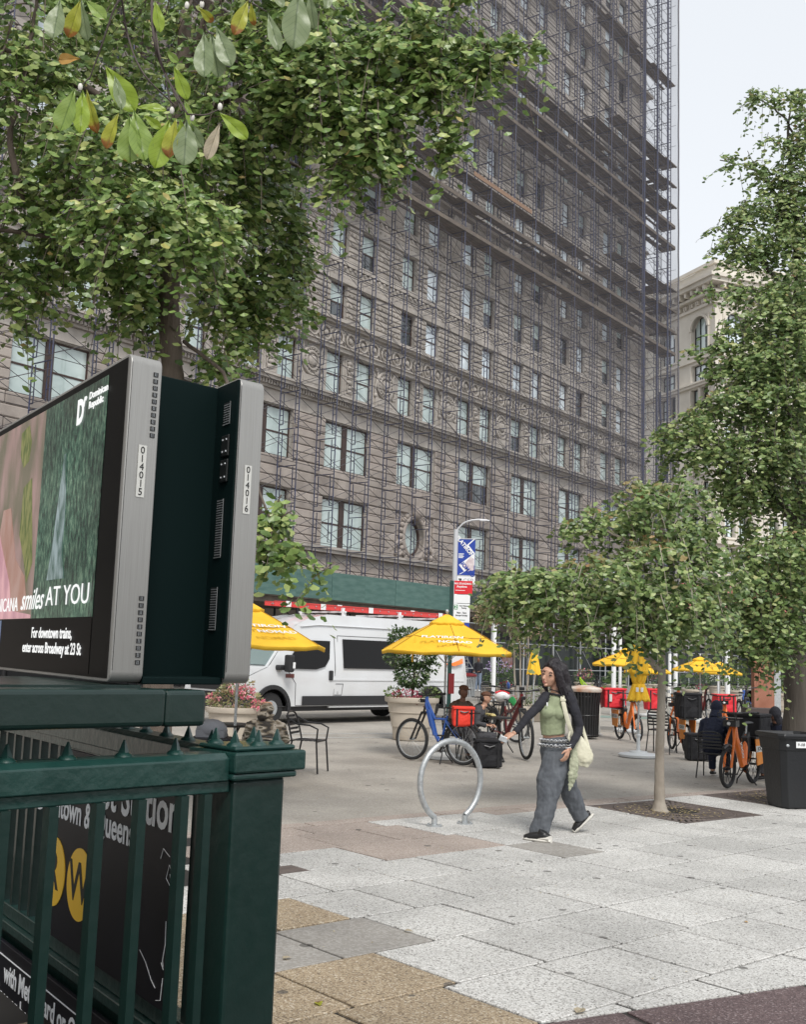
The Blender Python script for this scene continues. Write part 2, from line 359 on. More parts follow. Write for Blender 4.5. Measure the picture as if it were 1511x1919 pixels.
# kerb stones: pale flush granite strip along the plaza edge
for (a, b, n_) in ((curbA, curbB, nAB), (curbB, curbC, nBC)):
    d = (b-a); k = max(1, round(d.length/1.5))
    for i in range(k):
        p, q = a+d*(i/k)+d.normalized()*.004, a+d*((i+1)/k)
        slab_mesh([p-n_*.0, q-n_*.0, q-n_*.22, p-n_*.22], M['pink'], .002)
# ---- markings on the roadway
def marking(name, a, b, w, m, z=-.006):
    d = (b-a).normalized(); n_ = Vector((-d.y, d.x, 0))*w/2; mb = MB()
    mb.add([a-n_+Vector((0, 0, z)), b-n_+Vector((0, 0, z)), b+n_+Vector((0, 0, z)), a+n_+Vector((0, 0, z))], [(0, 1, 2, 3)])
    return tag(mb.build(name, m, smooth=0), kind='structure')
marking('road_line', G(380, 1374), G(860, 1374), .12, M['roadpaint'])
marking('road_line', G(380, 1382), G(860, 1381), .12, M['roadpaint'])
marking('bike_lane', G(1095, 1341), G(1620, 1359), 1.3, M['bikelane'], -.009)
marking('road_line', G(1095, 1334), G(1620, 1351), .14, M['roadpaint'])
marking('road_line', G(1095, 1348), G(1620, 1367), .14, M['roadpaint'])
marking('road_line', G(1110, 1369), G(1620, 1392), .10, M['roadpaint'])
fs = MB(); a, b = G(850, 1313), G(1700, 1338); c_, d_ = G(1700, 1290), G(850, 1287)
fs.prism([(p.x, p.y) for p in (a, b, c_, d_)], -.02, .1); tag(fs.build('far_sidewalk', M['conc'], smooth=0), kind='structure')
# ---- tree grates (cast iron, radial slots)
def grate(sq, label, ctr):
    r = thing('tree_grate', label, 'tree grate', ctr)
    R = [p-ctr for p in sq]; e1 = (R[1]-R[0]); e2 = (R[3]-R[0]); mb = MB(); S = e1.length/2
    mb.prism([(p.x, p.y) for p in R], -.04, -.012); mb.build('soil_bed', M['gratesoil'], r, smooth=0)
    ax = math.atan2(e1.y, e1.x); cc = sum(R, Vector())/4; rim = MB(); bars = MB()
    rim.M = Matrix.Translation(cc) @ Matrix.Rotation(ax, 4, 'Z'); hx, hy = e1.length/2-.006, e2.length/2-.006
    for s_ in (-1, 1):
        rim.bb(-hx, hx, s_*hy-.04*(s_ > 0), s_*hy+.04*(s_ < 0), -.03, .002); rim.bb(s_*hx-.04*(s_ > 0), s_*hx+.04*(s_ < 0), -hy+.04, hy-.04, -.03, .002)
    rim.build('frame', M['castiron'], r, smooth=0)
    n = 72
    for k in range(n):
        th = 2*PI*k/n; c_, s_ = math.cos(th), math.sin(th); ro = min((hx-.04)/max(abs(c_), 1e-3), (hy-.04)/max(abs(s_), 1e-3)); ri = .30
        d = Vector((c_, s_, 0)); p = Vector((-s_, c_, 0))
        for (r0, r1) in ((ri, .52), (.545, min(ro, .68)), (.705, ro)):
            if r1 <= r0: continue
            wa, wb = r0*PI/n*.52, r1*PI/n*.62
            vs = [d*r0-p*wa, d*r1-p*wb, d*r1+p*wb, d*r0+p*wa]; vs = [v+Vector((0, 0, z)) for z in (-.02, 0) for v in vs]
            bars.M = rim.M; bars.add(vs, [(4, 5, 6, 7), (0, 1, 5, 4), (1, 2, 6, 5), (2, 3, 7, 6), (3, 0, 4, 7)])
    stuffp(bars.build('grate_bars', M['castiron'], r, smooth=0)); ri_ = MB(); ri_.M = rim.M
    for q in (.30, .53, .69): ri_.tube([(q*math.cos(2*PI*k/40), q*math.sin(2*PI*k/40), -.006) for k in range(40)], .012, 6, closed=True)
    ri_.build('grate_ring', M['castiron'], r)
    return r
M['castiron'] = mat('cast_iron', (.085, .068, .062), .7, col2=(.14, .112, .10), nscale=9, bump=.3, bscale=50)
M['gratesoil'] = mat('leaf_litter_soil', (.10, .07, .04), .95, col2=(.34, .25, .12), nscale=22, bump=1, bscale=60)
grate(grC, 'square cast iron grate with radial slots round the thin street tree', gratec)
grate(grate2, 'square cast iron grate behind the black bin, under the thick tree', (grate2[0]+grate2[2])/2)
lit = MB(); rl = random.Random(4)
for ctr in (gratec, (grate2[0]+grate2[2])/2):
    for i in range(420):
        th = rl.random()*2*PI; q = abs(rl.gauss(.30, .17))+.08; p = ctr+Vector((q*math.cos(th), q*math.sin(th), .004+rl.random()*.01)); s_ = rl.uniform(.008, .02); a = rl.random()*6.28
        lit.add([p+Vector((math.cos(a+k*2.1)*s_, math.sin(a+k*2.1)*s_, rl.random()*.008)) for k in range(3)], [(0, 1, 2)])
M['litter'] = leafmat('fallen_leaf_litter', [(0, (.22, .16, .07)), (.5, (.38, .29, .13)), (1, (.5, .42, .22))], .1, .8)
tag(lit.build('leaf_litter', M['litter'], smooth=0), 'dry tan leaf crumbs scattered over the two tree grates', 'leaf litter', kind='stuff')
crumb = MB()
for i in range(900):
    px, py = rl.uniform(380, 1600), 1480+abs(rl.gauss(0, 1))*150 if rl.random() < .45 else rl.uniform(1360, 1560)
    p = G(px, min(py, 1915)); s_ = rl.uniform(.003, .011); a = rl.random()*6.28; p.z = .006
    crumb.add([p+Vector((math.cos(a+k*2.1)*s_, math.sin(a+k*2.1)*s_*.7, rl.random()*.004)) for k in range(3)], [(0, 1, 2)])
tag(crumb.build('scattered_crumbs', M['litter'], smooth=0), 'tiny dry leaf bits scattered over pavement and plaza', 'litter', kind='stuff')
# ================================================================ THE TALL STONE BUILDING (long face)
FAC0 = Vector((0.117, 63.75, 0)); FAZ = math.radians(52.93)
FD = Vector((math.cos(FAZ), math.sin(FAZ), 0)); FN = Vector((math.sin(FAZ), -math.cos(FAZ), 0))
BAYS = [-33.1, -26.7, -20.3, -13.95, -7.55, -1.1, 5.3, 11.8, 18.4, 25.3]
S0, S1 = -37.0, 33.0
bld = thing('stone_building', 'tall grey brown carved stone building wrapped in blue scaffolding', 'building', FAC0, FAZ)
rb = random.Random(11)
W2 = 3.85; WA, WB0 = 1.38, 2.57
rows = [(7.33, 10.0, 'd'), (11.63, 14.2, 'd'), (15.72, 18.13, 's')]
k = 0
while 19.97+3.56*k < 66: rows.append((19.97+3.56*k, 22.12+3.56*k, 's')); k += 1
TOP = rows[-1][1]+2
wl = MB()
def holes(kind):
    h = []
    for b in BAYS:
        if kind == 'd': h.append((b, b+W2))
        else: h += [(b, b+WA), (b+WB0, b+WB0+WA)]
    return h
zp = 0
for (z0, z1, kd) in rows:
    wl.bb(S0, S1, 0, .9, zp, z0); zp = z1; x = S0
    for a, b in holes(kd): wl.bb(x, a, 0, .9, z0, z1); x = b
    wl.bb(x, S1, 0, .9, z0, z1)
wl.bb(S0, S1, 0, .9, zp, TOP)
# rounded prow and the body behind it
wl.prism([(S1, 0), (S1+.9, .15), (S1+1.6, .6), (S1+2.0, 1.3), (S1+1.7, 2.1), (S1-6, 12), (S0, 12), (S0, .9), (S1, .9)], 0, TOP)
wl.build('wall', M['terra_plain'], bld, smooth=0)
nbd = thing('unseen_reflection_building', 'unseen brown building beyond the left edge, added to darken the screen reflection', 'building', FAC0, FAZ)  # unseen block, added to give the screen glass something dark to reflect
nw = MB(); nw.bb(-95, S0-.1, -.1, 12, 0, 52)
for i in range(14):
    for j in range(13): nw.bb(-93+j*4.4, -90.6+j*4.4, -.14, -.1, 4+i*3.5, 6.2+i*3.5, mi=1)
nw.build('wall', [M['terra_plain'], M['pane_dark']], nbd, smooth=0)
# big rock-faced blocks of the two lowest double storeys
def blk(w, h):
    key = (round(w, 2), round(h, 2))
    if key not in _bm: _bm[key] = MB().pillow(0, w-.03, -.16, 0, .012, h-.012, .045).mesh('stone_block', M['stone_low'], 0)
    return _bm[key]
_bm = {}; nb = 0
def course(x0, x1, z0, z1, n, w=None, off=0):
    global nb
    h = (z1-z0)/n
    for i in range(n):
        if w is None: put('stone_block', blk(x1-x0, h), bld, (x0+.015, 0, z0+i*h)); nb += 1
        else:
            m = max(1, round((x1-x0)/w)); ww = (x1-x0)/m; o_ = (ww/2)*((i+off) % 2); x = x0
            while x < x1-.05:
                e = min(x1, x+(ww if (x > x0 or not o_) else ww-o_)); put('stone_block', blk(e-x, h), bld, (x+.015, 0, z0+i*h)); nb += 1; x = e
edges = [S0]+[v for b in BAYS for v in (b, b+W2)]+[S1]
for (z0, z1) in ((7.33, 10.0), (11.63, 14.2)):
    for i in range(0, len(edges), 2): 
        if edges[i+1] > -32: course(edges[i], edges[i+1], z0, z1, 6)
course(-30, S1, 10.03, 11.60, 3, 3.2)
lowst = MB()
for i in range(6):
    for j in range(22): lowst.pillow(S0+j*3.18+.01, S0+(j+1)*3.18-.02, -.15, 0, 3.4+i*.55, 3.4+i*.55+.53, .04)
stuffp(lowst.build('lower_stones', M['stone_low'], bld, smooth=0))
# fine coursed terracotta of the upper storeys
fine = MB()
for ri, (z0, z1, kd) in enumerate(rows[3:]):
    e = [S0]+[v for a in holes('s') for v in a]+[S1]; n = 7; h = (z1-z0)/n
    for i in range(0, len(e), 2):
        for q in range(n):
            if ri < 7: fine.pillow(e[i]+.01, e[i+1]-.01, -.10, 0, z0+q*h+.03, z0+(q+1)*h-.03, .03)
            else: fine.bb(e[i]+.01, e[i+1]-.01, -.09, .002, z0+q*h+.03, z0+(q+1)*h-.03)
    z2 = rows[3+ri+1][0] if ri+4 < len(rows) else TOP
    m = 4; h2 = (z2-z1)/m
    for q in range(m):
        nx = 24 if ri < 7 else 8
        for j in range(nx):
            x = S0+(S1-S0)*j/nx; fine.bb(x+.02, x+(S1-S0)/nx-.02, -(.10 if q in (1, 2) else .2), .002, z1+q*h2+.03, z1+(q+1)*h2-.03)
stuffp(fine.build('terracotta_courses', M['terra'], bld, smooth=0))
# rosettes worked into the courses of the nearest upper storeys
ros = MB()
for ri, (z0, z1, kd) in enumerate(rows[3:9]):
    z2 = rows[4+ri][0]
    for zz in (z1+.42, z2-.45):
        x = S0+5
        while x < S1: ros.ball((x, -.13, zz), (.13, .09, .11), 6, 4); x += .44
    for a, b in zip([v for h_ in holes('s') for v in (h_[1],)], [v for h_ in holes('s')[1:] for v in (h_[0],)]):
        if b-a < 1.1 or a < -32: continue
        for q in range(1, 7, 2):
            zz = z0+(q+.5)*(z1-z0)/7; x = a+.2
            while x < b-.15: ros.ball((x, -.11, zz), (.10, .06, .08), 5, 3); x += .38
stuffp(ros.build('rosettes', M['terra'], bld))
# cornices
co = MB()
def belt(z, steps):
    for (dz0, dz1, out) in steps: co.bb(S0, S1+out*.4, -out, -.001, z+dz0, z+dz1)
belt(14.25, ((0, .10, .12), (.12, .72, .05), (.74, .86, .22), (1.08, 1.24, .62), (1.24, 1.36, .72), (1.36, 1.46, .38)))
belt(10.0, ((0, .02, .01),)); belt(6.55, ((0, .14, .18), (.14, .4, .08), (.42, .6, .5), (.6, .74, .6)))
belt(18.15, ((0, .22, .3), (.22, .3, .42), (1.5, 1.62, .28), (1.62, 1.80, .45)))
belt(29.35, ((0, .3, .5), (.3, .5, .95), (.5, .62, 1.2), (.62, 1.1, .5)))
belt(36.4, ((0, .25, .3), (.25, .4, .5))); belt(50.6, ((0, .25, .4), (.25, .5, .8), (.5, .9, .4)))
co.build('cornice', M['terra_plain'], bld, smooth=0)
dn = MB(); x = S0+3
while x < S1: dn.bb(x, x+.11, -.42, -.2, 15.11, 15.33); x += .2
stuffp(dn.build('dentils', M['terra_plain'], bld, smooth=0))
# sloped corbels under the cornice at piers
cb = MB().prism([(-.45, 28.0), (-.02, 26.9), (0, 29.35), (-.95, 29.35)], 0, .95, plane='yz').mesh('corbel', M['terra_plain'], 0)
for b in BAYS:
    put('corbel', cb, bld, (b+W2+.25, 0, 0)); put('corbel', cb, bld, (b+W2+1.25, 0, 0))
# frieze scrolls
fr = MB(); x = S0+8; i = 0
while x < S1-.4:
    fr.tube([(x+.38*math.cos(2*PI*k/14), -.10, 19.02+.38*math.sin(2*PI*k/14)) for k in range(14)], .07, 5, closed=True)
    fr.ball((x, -.08, 19.02), (.17, .12, .17), 8, 5)
    fr.tube([(x+.5+.14*math.cos(t_*.7), -.08, 19.0+(t_-4)*.11) for t_ in range(8)], .05, 5); x += 1.06
stuffp(fr.build('scroll_frieze', M['terra_plain'], bld))
# cartouches between the windows of the first carved storey
cm = MB()
for (rr, zz) in ((.72, 1.42), (.47, 1.42)): cm.tube([(rr*math.cos(2*PI*k/24), -.08, zz+rr*1.05*math.sin(2*PI*k/24)) for k in range(24)], .085, 6, closed=True)
cm.ball((0, -.04, 1.42), (.33, .24, .36), 12, 8)
for k in range(20): cm.ball((.60*math.cos(2*PI*k/20), -.1, 1.42+.63*math.sin(2*PI*k/20)), .06, 5, 4)
cm.box((0, -.06, .33), (1.75, .13, .5)); cm.box((0, -.12, .33), (1.45, .07, .28))
for sx in (-1, 1):
    cm.tube([(sx*(.82+.1*math.sin(t_)), -.08, .6+t_*.28) for t_ in range(7)], .06, 5); cm.ball((sx*.85, -.08, .72), (.16, .1, .14), 6, 4); cm.ball((sx*.85, -.08, 2.2), (.16, .1, .14), 6, 4)
cme = cm.mesh('cartouche', M['terra_plain'], 50)
pm_ = MB(); pm_.bb(-.45, .45, -.07, 0, .15, .25); pm_.bb(-.45, .45, -.07, 0, 2.15, 2.25); pm_.bb(-.45, -.38, -.07, 0, .25, 2.15); pm_.bb(.38, .45, -.07, 0, .25, 2.15)
for t_ in range(7): pm_.ball((.1*math.sin(t_*2), -.05, .4+.27*t_), (.24, .12, .14), 8, 5)
for s_ in (-1, 1): pm_.tube([(s_*(.14+.12*math.sin(t_*1.2)), -.06, .35+.2*t_) for t_ in range(10)], .04, 5)
pme = pm_.mesh('carved_panel', M['terra_plain'], 50)
for b in BAYS:
    put('cartouche', cme, bld, (b+W2+1.28, 0, 15.76)); put('carved_panel', pme, bld, (b+1.97, 0, 15.72))
# windows: frame + sashes
def winmesh(w, h, cols):
    f = MB(); t = .075; f.bb(0, t, .16, .30, 0, h); f.bb(w-t, w, .16, .30, 0, h); f.bb(t, w-t, .16, .30, 0, t); f.bb(t, w-t, .16, .30, h-t, h)
    if cols == 2: f.bb(w/2-.2, w/2+.2, .14, .30, t, h-t)
    xs = [(t, w-t)] if cols == 1 else [(t, w/2-.2), (w/2+.2, w-t)]
    for a, b in xs: f.bb(a, b, .18, .25, h*.49-.045, h*.49+.045)
    return f.mesh('window', M['winframe'], 0), xs
WM = {}
def window(x, z, w, h, cols, ri):
    key = (w, round(h, 2), cols)
    if key not in WM:
        me, xs = winmesh(w, h, cols); pms = []
        for a, b in xs:
            for (u, v) in ((.06, h*.49-.04), (h*.49+.04, h-.06)): pms.append(MB().bb(a-.01, b+.01, .21, .23, u, v).mesh('pane', M['pane_pale'], 0))
        WM[key] = (me, pms)
    me, pms = WM[key]; o = put('window', me, bld, (x, 0, z)); r = rb.random()
    for i, p in enumerate(pms):
        q = put('pane', p, o); lower = (i % 2 == 0)
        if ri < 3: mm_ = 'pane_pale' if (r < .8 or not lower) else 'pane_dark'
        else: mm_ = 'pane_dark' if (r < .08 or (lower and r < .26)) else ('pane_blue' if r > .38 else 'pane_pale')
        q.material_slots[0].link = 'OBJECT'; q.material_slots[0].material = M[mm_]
for ri, (z0, z1, kd) in enumerate(rows):
    for bi, (a, b) in enumerate(holes(kd)):
        if ri == 0 and bi == 5: continue
        if a < -30: continue
        window(a, z0, round(b-a, 3), z1-z0, 2 if kd == 'd' else 1, ri)
# the oculus with its stone wreath in the lowest double storey
oc = MB(); cx_, cz_ = BAYS[5]+W2/2, 8.62
pts = [(cx_+1.0*math.cos(2*PI*k/32), cz_+1.12*math.sin(2*PI*k/32)) for k in range(32)]
sq = [(BAYS[5], 7.33), (BAYS[5]+W2, 7.33), (BAYS[5]+W2, 10.0), (BAYS[5], 10.0)]
def sqpt(th):
    c_, s_ = math.cos(th), math.sin(th); k_ = min(W2/2/max(abs(c_), 1e-4), (1.29 if s_ < 0 else 1.38)/max(abs(s_), 1e-4)); return (cx_+c_*k_, cz_+s_*k_)
for k in range(32):
    a, b = pts[k], pts[(k+1) % 32]; c_, d_ = sqpt(2*PI*(k+1)/32), sqpt(2*PI*k/32)
    oc.add([(a[0], -.02, a[1]), (b[0], -.02, b[1]), (c_[0], -.02, c_[1]), (d_[0], -.02, d_[1]), (a[0], .5, a[1]), (b[0], .5, b[1])], [(0, 3, 2, 1), (0, 1, 5, 4)])
oc.tube([(cx_+1.12*math.cos(2*PI*k/36), -.12, cz_+1.24*math.sin(2*PI*k/36)) for k in range(36)], .15, 8, closed=True)
for k in range(26):
    th = 2*PI*k/26; oc.ball((cx_+1.38*math.cos(th), -.12, cz_+1.48*math.sin(th)), (.19, .16, .17), 7, 5)
oc.ball((cx_, -.28, cz_+1.5), (.4, .3, .42), 8, 6); oc.prism([(cx_-.35, 10.0), (cx_+.35, 10.0), (cx_+.5, 10.6), (cx_-.5, 10.6)], -.35, 0, plane='xz')
for s_ in (-1, 1):
    oc.tube([(cx_+s_*(1.3+.17*t_), -.12, cz_-.9-.22*math.sin(t_*.9)) for t_ in range(7)], [.2, .18, .16, .14, .12, .1, .05], 6)
    for t_ in range(5): oc.ball((cx_+s_*(1.5+.2*t_), -.1, cz_-.4-.12*t_), (.16, .12, .2), 6, 4)
oc.build('oculus_surround', M['stone_low'], bld, smooth=50)
ow = MB(); ow.tube([(cx_+.95*math.cos(2*PI*k/32), .3, cz_+1.06*math.sin(2*PI*k/32)) for k in range(32)], .09, 6, closed=True); ow = ow.build('window', M['winframe'], bld)
MB().prism([(cx_+.95*math.cos(2*PI*k/32), cz_+1.06*math.sin(2*PI*k/32)) for k in range(32)], .33, .36, plane='xz').build('pane', M['pane_pale'], ow, smooth=0)
# ================================================================ SCAFFOLD
scf = thing('scaffolding', 'blue steel tube scaffolding with dark debris netting across the tall stone facade', 'scaffolding', FAC0, FAZ)
YI, YO, LIFT, DX = -.75, -2.05, 1.895, 2.87
ZB = 5.3; SX = [-31.9+DX*i for i in range(24)]; NL = 31
def tri(mb, a, b, r, n=4): mb.tube([a, b], r, n, cap=False)
def frame_mb(mb, x, z, thick=.034):
    for y in (YI, YO): tri(mb, (x, y, z), (x, y, z+LIFT), thick, 5)
    tri(mb, (x, YI, z+LIFT*.93), (x, YO, z+LIFT*.93), thick*.9, 4)
    for y, s_ in ((YI, -1), (YO, 1)):
        tri(mb, (x, y+s_*.24, z+.12), (x, y+s_*.24, z+LIFT*.9), thick*.75, 4)
        for q in (.12, .6, 1.1): tri(mb, (x, y, z+q), (x, y+s_*.24, z+q), thick*.6, 4)
def brace_mb(mb, x, z, odd):
    for y in (YI, YO):
        a, b = ((z+.15, z+LIFT*.75) if odd else (z+LIFT*.75, z+.15))
        tri(mb, (x, y, a), (x+DX, y, b), .017, 3)
        tri(mb, (x, y, b), (x+DX, y, a), .017, 3)
fm = MB(); frame_mb(fm, 0, 0); fm = fm.mesh('scaffold_frame', M['scaf'])
bmz = []
for od in (0, 1):
    q = MB(); brace_mb(q, 0, 0, od); bmz.append(q.mesh('cross_brace', M['brace']))
fst, bst = MB(), MB(); nF = nB = 0
for L_ in range(NL):
    z = ZB+L_*LIFT
    for j, x in enumerate(SX):
        if nF < 300 and x < 34: put('scaffold_frame', fm, scf, (x, 0, z)); nF += 1
        else: frame_mb(fst, x, z, .042)
        if j < len(SX)-1:
            if nB < 300: put('cross_brace', bmz[(j+L_) % 2], scf, (x, 0, z)); nB += 1
            else: brace_mb(bst, x, z, (j+L_) % 2)
for L_ in range(0, NL+1):                       # long guard rails, most lifts
    z = ZB+L_*LIFT
    for y in ((YO,) if L_ % 3 else (YO, YI)): tri(bst, (SX[0], y, z), (SX[-1], y, z), .019, 3)
    if z > 25: tri(bst, (SX[0], YO, z+1.0), (SX[-1], YO, z+1.0), .02, 3)
# towers wrapping the prow
for L_ in range(NL):
    z = ZB+L_*LIFT
    for y in (-.7, 1.0, 2.7, 4.4, 6.1, 7.8):
        for x in (33.9, 35.2):
            if y > 0 or x > 34: tri(fst, (x-max(0, y-1)*.1, y, z), (x-max(0, y-1)*.1, y, z+LIFT), .04, 4)
        tri(fst, (33.9-max(0, y-1)*.1, y, z+LIFT*.92), (35.2-max(0, y-1)*.1, y, z+LIFT*.92), .025, 4)
        tri(bst, (35.2, y-.4, z+(L_ % 2)*LIFT), (35.0, y+1.3, z+((L_+1) % 2)*LIFT), .017, 3)
        tri(bst, (35.2, YO, z+LIFT), (35.2, 7.8, z+LIFT), .018, 3)
stuffp(fst.build('upper_frames', M['scaf'], scf, smooth=0)); stuffp(bst.build('upper_braces_and_rails', M['brace'], scf, smooth=0))
# planked decks
def deck(z, x0=-30, x1=35.3, mats=('plank',), gap=.06, y0=None, y1=None, wrap=True):
    y0 = YO+.03 if y0 is None else y0; y1 = YI-.03 if y1 is None else y1
    x = x0; rr_ = random.Random(int(z*10)); mb = MB()
    while x < x1:
        for q in range(5):
            if rr_.random() < .07: continue
            ya = y0+(y1-y0)*q/5; mb.bb(x, min(x+DX-.02, 35.2), ya+.01, ya+(y1-y0)/5-.012, z, z+.05)
        x += DX
    if wrap:
        for q in range(7):
            if rr_.random() < .1: continue
            mb.bb(33.2+q*.3-.5, min(33.45+q*.3-.5, 35.3), -.7, 4.5+rr_.random()*3, z+.06, z+.11)
        mb.bb(33.0, 35.35, YO-.05, YO+.10, z+.0, z+.10); mb.bb(33, 35.4, 2.6, 2.85, z, z+.1)
    o = mb.build('plank_deck', M[mats[0]], scf, smooth=0); return stuffp(o)
for i in (12, 13, 14, 15, 17, 18, 19, 20, 21, 25): deck(ZB+i*LIFT-.12, x0={15: 24, 20: 20, 21: 24}.get(i, -24), wrap=i in (13, 14, 15, 19, 20, 21))
tb = MB()
for i in (14,): tb.bb(3.3, 10.5, YO-.06, YO-.02, ZB+i*LIFT, ZB+i*LIFT+.28)
tb.build('toe_board', M['plank_new'], scf, smooth=0)
dk = MB()
for i in (12, 13, 17, 18): dk.bb(-25, 35, YO-.05, YO-.01, ZB+i*LIFT-.15, ZB+i*LIFT+.1)
dk.build('toe_board', M['plank'], scf, smooth=0)
bigp = MB()
for x in (33.35, 31.2, 28.6): bigp.tube([(x, YO-.05, 5), (x, YO-.05, 64)], .085, 6)
bigp.tube([(33.0, YO, 14), (31.8, YO, 24)], .09, 6); bigp.build('steel_post', M['scaf'], scf)
# debris netting
def netmat(name, c, a):
    m = bpy.data.materials.new(name); m.use_nodes = True; n = m.node_tree.nodes; L = m.node_tree.links; b = n['Principled BSDF']
    b.inputs['Base Color'].default_value = c+(1,); b.inputs['Roughness'].default_value = .9
    nz = n.new('ShaderNodeTexNoise'); nz.inputs['Scale'].default_value = .18; nz.inputs['Detail'].default_value = 3
    g = n.new('ShaderNodeNewGeometry'); L.new(g.outputs['Position'], nz.inputs['Vector'])
    mr = n.new('ShaderNodeMapRange'); mr.inputs[1].default_value = .3; mr.inputs[2].default_value = .7; mr.inputs[3].default_value = .8; mr.inputs[4].default_value = 1.2
    L.new(nz.outputs['Fac'], mr.inputs[0]); tc = n.new('ShaderNodeTexCoord'); sp = n.new('ShaderNodeSeparateXYZ'); L.new(tc.outputs['Object'], sp.inputs[0])
    # opacity rises towards prow and top: haze of the slanting view painted in
    k1 = n.new('ShaderNodeMapRange'); k1.inputs[1].default_value = -14; k1.inputs[2].default_value = 26; L.new(sp.outputs[0], k1.inputs[0])
    k2 = n.new('ShaderNodeMapRange'); k2.inputs[1].default_value = 14; k2.inputs[2].default_value = 42; L.new(sp.outputs[2], k2.inputs[0])
    ad = n.new('ShaderNodeMath'); ad.operation = 'ADD'; L.new(k1.outputs[0], ad.inputs[0]); L.new(k2.outputs[0], ad.inputs[1])
    k3 = n.new('ShaderNodeMapRange'); k3.interpolation_type = 'SMOOTHSTEP'; k3.inputs[1].default_value = .1; k3.inputs[2].default_value = 1.7; k3.inputs[4].default_value = a; L.new(ad.outputs[0], k3.inputs[0])
    ml = n.new('ShaderNodeMath'); ml.operation = 'MULTIPLY'; L.new(k3.outputs[0], ml.inputs[0]); L.new(mr.outputs[0], ml.inputs[1]); L.new(ml.outputs[0], b.inputs['Alpha']); return m
M['net'] = netmat('dark_blue_debris_net', (.15, .15, .175), .19); M['net2'] = netmat('thin_debris_net', (.15, .15, .20), .20)
def net(x0, x1, z0, z1, y, m, name='netting'):
    mb = MB(); nx = max(2, int((x1-x0)/DX)); nz = max(2, int((z1-z0)/LIFT)); rn = random.Random(3)
    vs = [(x0+(x1-x0)*i/nx, y-rn.random()*.12, z0+(z1-z0)*j/nz) for j in range(nz+1) for i in range(nx+1)]
    mb.add(vs, [(j*(nx+1)+i, j*(nx+1)+i+1, (j+1)*(nx+1)+i+1, (j+1)*(nx+1)+i) for j in range(nz) for i in range(nx)])
    return mb.build(name, M[m], scf)
net(-34, 35.5, 5.5, 64, YO-.12, 'net')
sn = MB(); sn.add([(35.5, YO-.1, 5.5), (35.45, 9, 5.5), (35.45, 9, 64), (35.5, YO-.1, 64)], [(0, 1, 2, 3)]); sn.build('netting', M['net2'], scf)
ed = MB(); ed.tube([(35.52+.03*math.sin(i*1.7), YO-.12, 5+i*1.0) for i in range(60)], .07, 5); ed.build('net_edge_rope', M['brace'], scf)
# ================================================================ SIDEWALK SHED
shd = thing('sidewalk_shed', 'green plywood sidewalk shed projecting over the pavement behind the white van', 'sidewalk shed', FAC0, FAZ)
YS = -5.6
def ons(px, py, off):
    d = ray(px, py); Q = FAC0+FN*off; t_ = (Q-EYE).dot(FN)/d.dot(FN); P = EYE+d*t_; return (P-FAC0).dot(FD), P.z
sR, zt = ons(846, 1102, -YS); sL, zt2 = ons(510, 1065, -YS); _, zb = ons(600, 1122, -YS)
x = sR; i = 0
while x > sR-38:
    o = MB().bb(0.008, 2.42, 0, .04, zb, zt+.05).build('plywood_panel', M['plywood'], shd, smooth=0); o.location = (x-2.43, YS+(.0 if i % 2 else .012), 0); x -= 2.43; i += 1
st = MB(); st.bb(sR-38, sR, YS+.05, -.1, zb-.05, zb+.12)
for k in range(16): st.bb(sR-38, sR, YS+.3+k*.33, YS+.36+k*.33, zb-.32, zb-.06)
st.build('deck', M['plank'], shd, smooth=0)
ps = MB()
for k in range(14):
    for y in (YS+.25, -1.2): ps.cyl((sR-.15-k*2.9, y, 0), (sR-.15-k*2.9, y, zb-.3), .055, n=8)
    ps.tube([(sR-.15-k*2.9, YS+.25, zb-1.2), (sR-1.3-k*2.9, YS+.25, zb-.35)], .03, 5)
ps.build('post', M['darkmetal'], shd)
ep = MB(); ep.bb(sR-.02, sR+.14, YS-.12, YS+.1, 0, zt+.1); ep.build('end_post', M['dkgreen'], shd, smooth=0, bevel=.01)
# lower run of the shed, farther right under the trees
sh2 = thing('sidewalk_shed', 'darker shed run with pipe rails behind the planters and trees', 'sidewalk shed', FAC0, FAZ)
d2 = MB(); d2.bb(sR+.3, 62, -5.2, .2, 4.2, 4.5); 
for k in range(12): d2.bb(sR+.3, 62, -5+k*.42, -4.9+k*.42, 3.95, 4.18)
d2.build('deck', M['plank'], sh2, smooth=0)
fc = MB()
for k in range(12): fc = MB().bb(0.01, 4.0, 0, .05, 4.52, 5.35).build('fascia_panel', M['dkgreen'], sh2, smooth=0); fc.location = (sR+.4+k*4.02, -5.25, 0)
pp = MB()
for k in range(14):
    for y in (-5.0, -1.0): pp.cyl((sR+1.5+k*3.6, y, 0), (sR+1.5+k*3.6, y, 4.0), .05, n=8)
    pp.tube([(sR+1.5+k*3.6, -5.0, 2.6), (sR+3.2+k*3.6, -5.0, 1.1)], .022, 5)
for z in (1.1, 2.6, 3.6): pp.tube([(sR+1.5, -5.0, z), (60, -5.0, z)], .028, 5)
pp.build('pipe_rails', M['galv'], sh2)
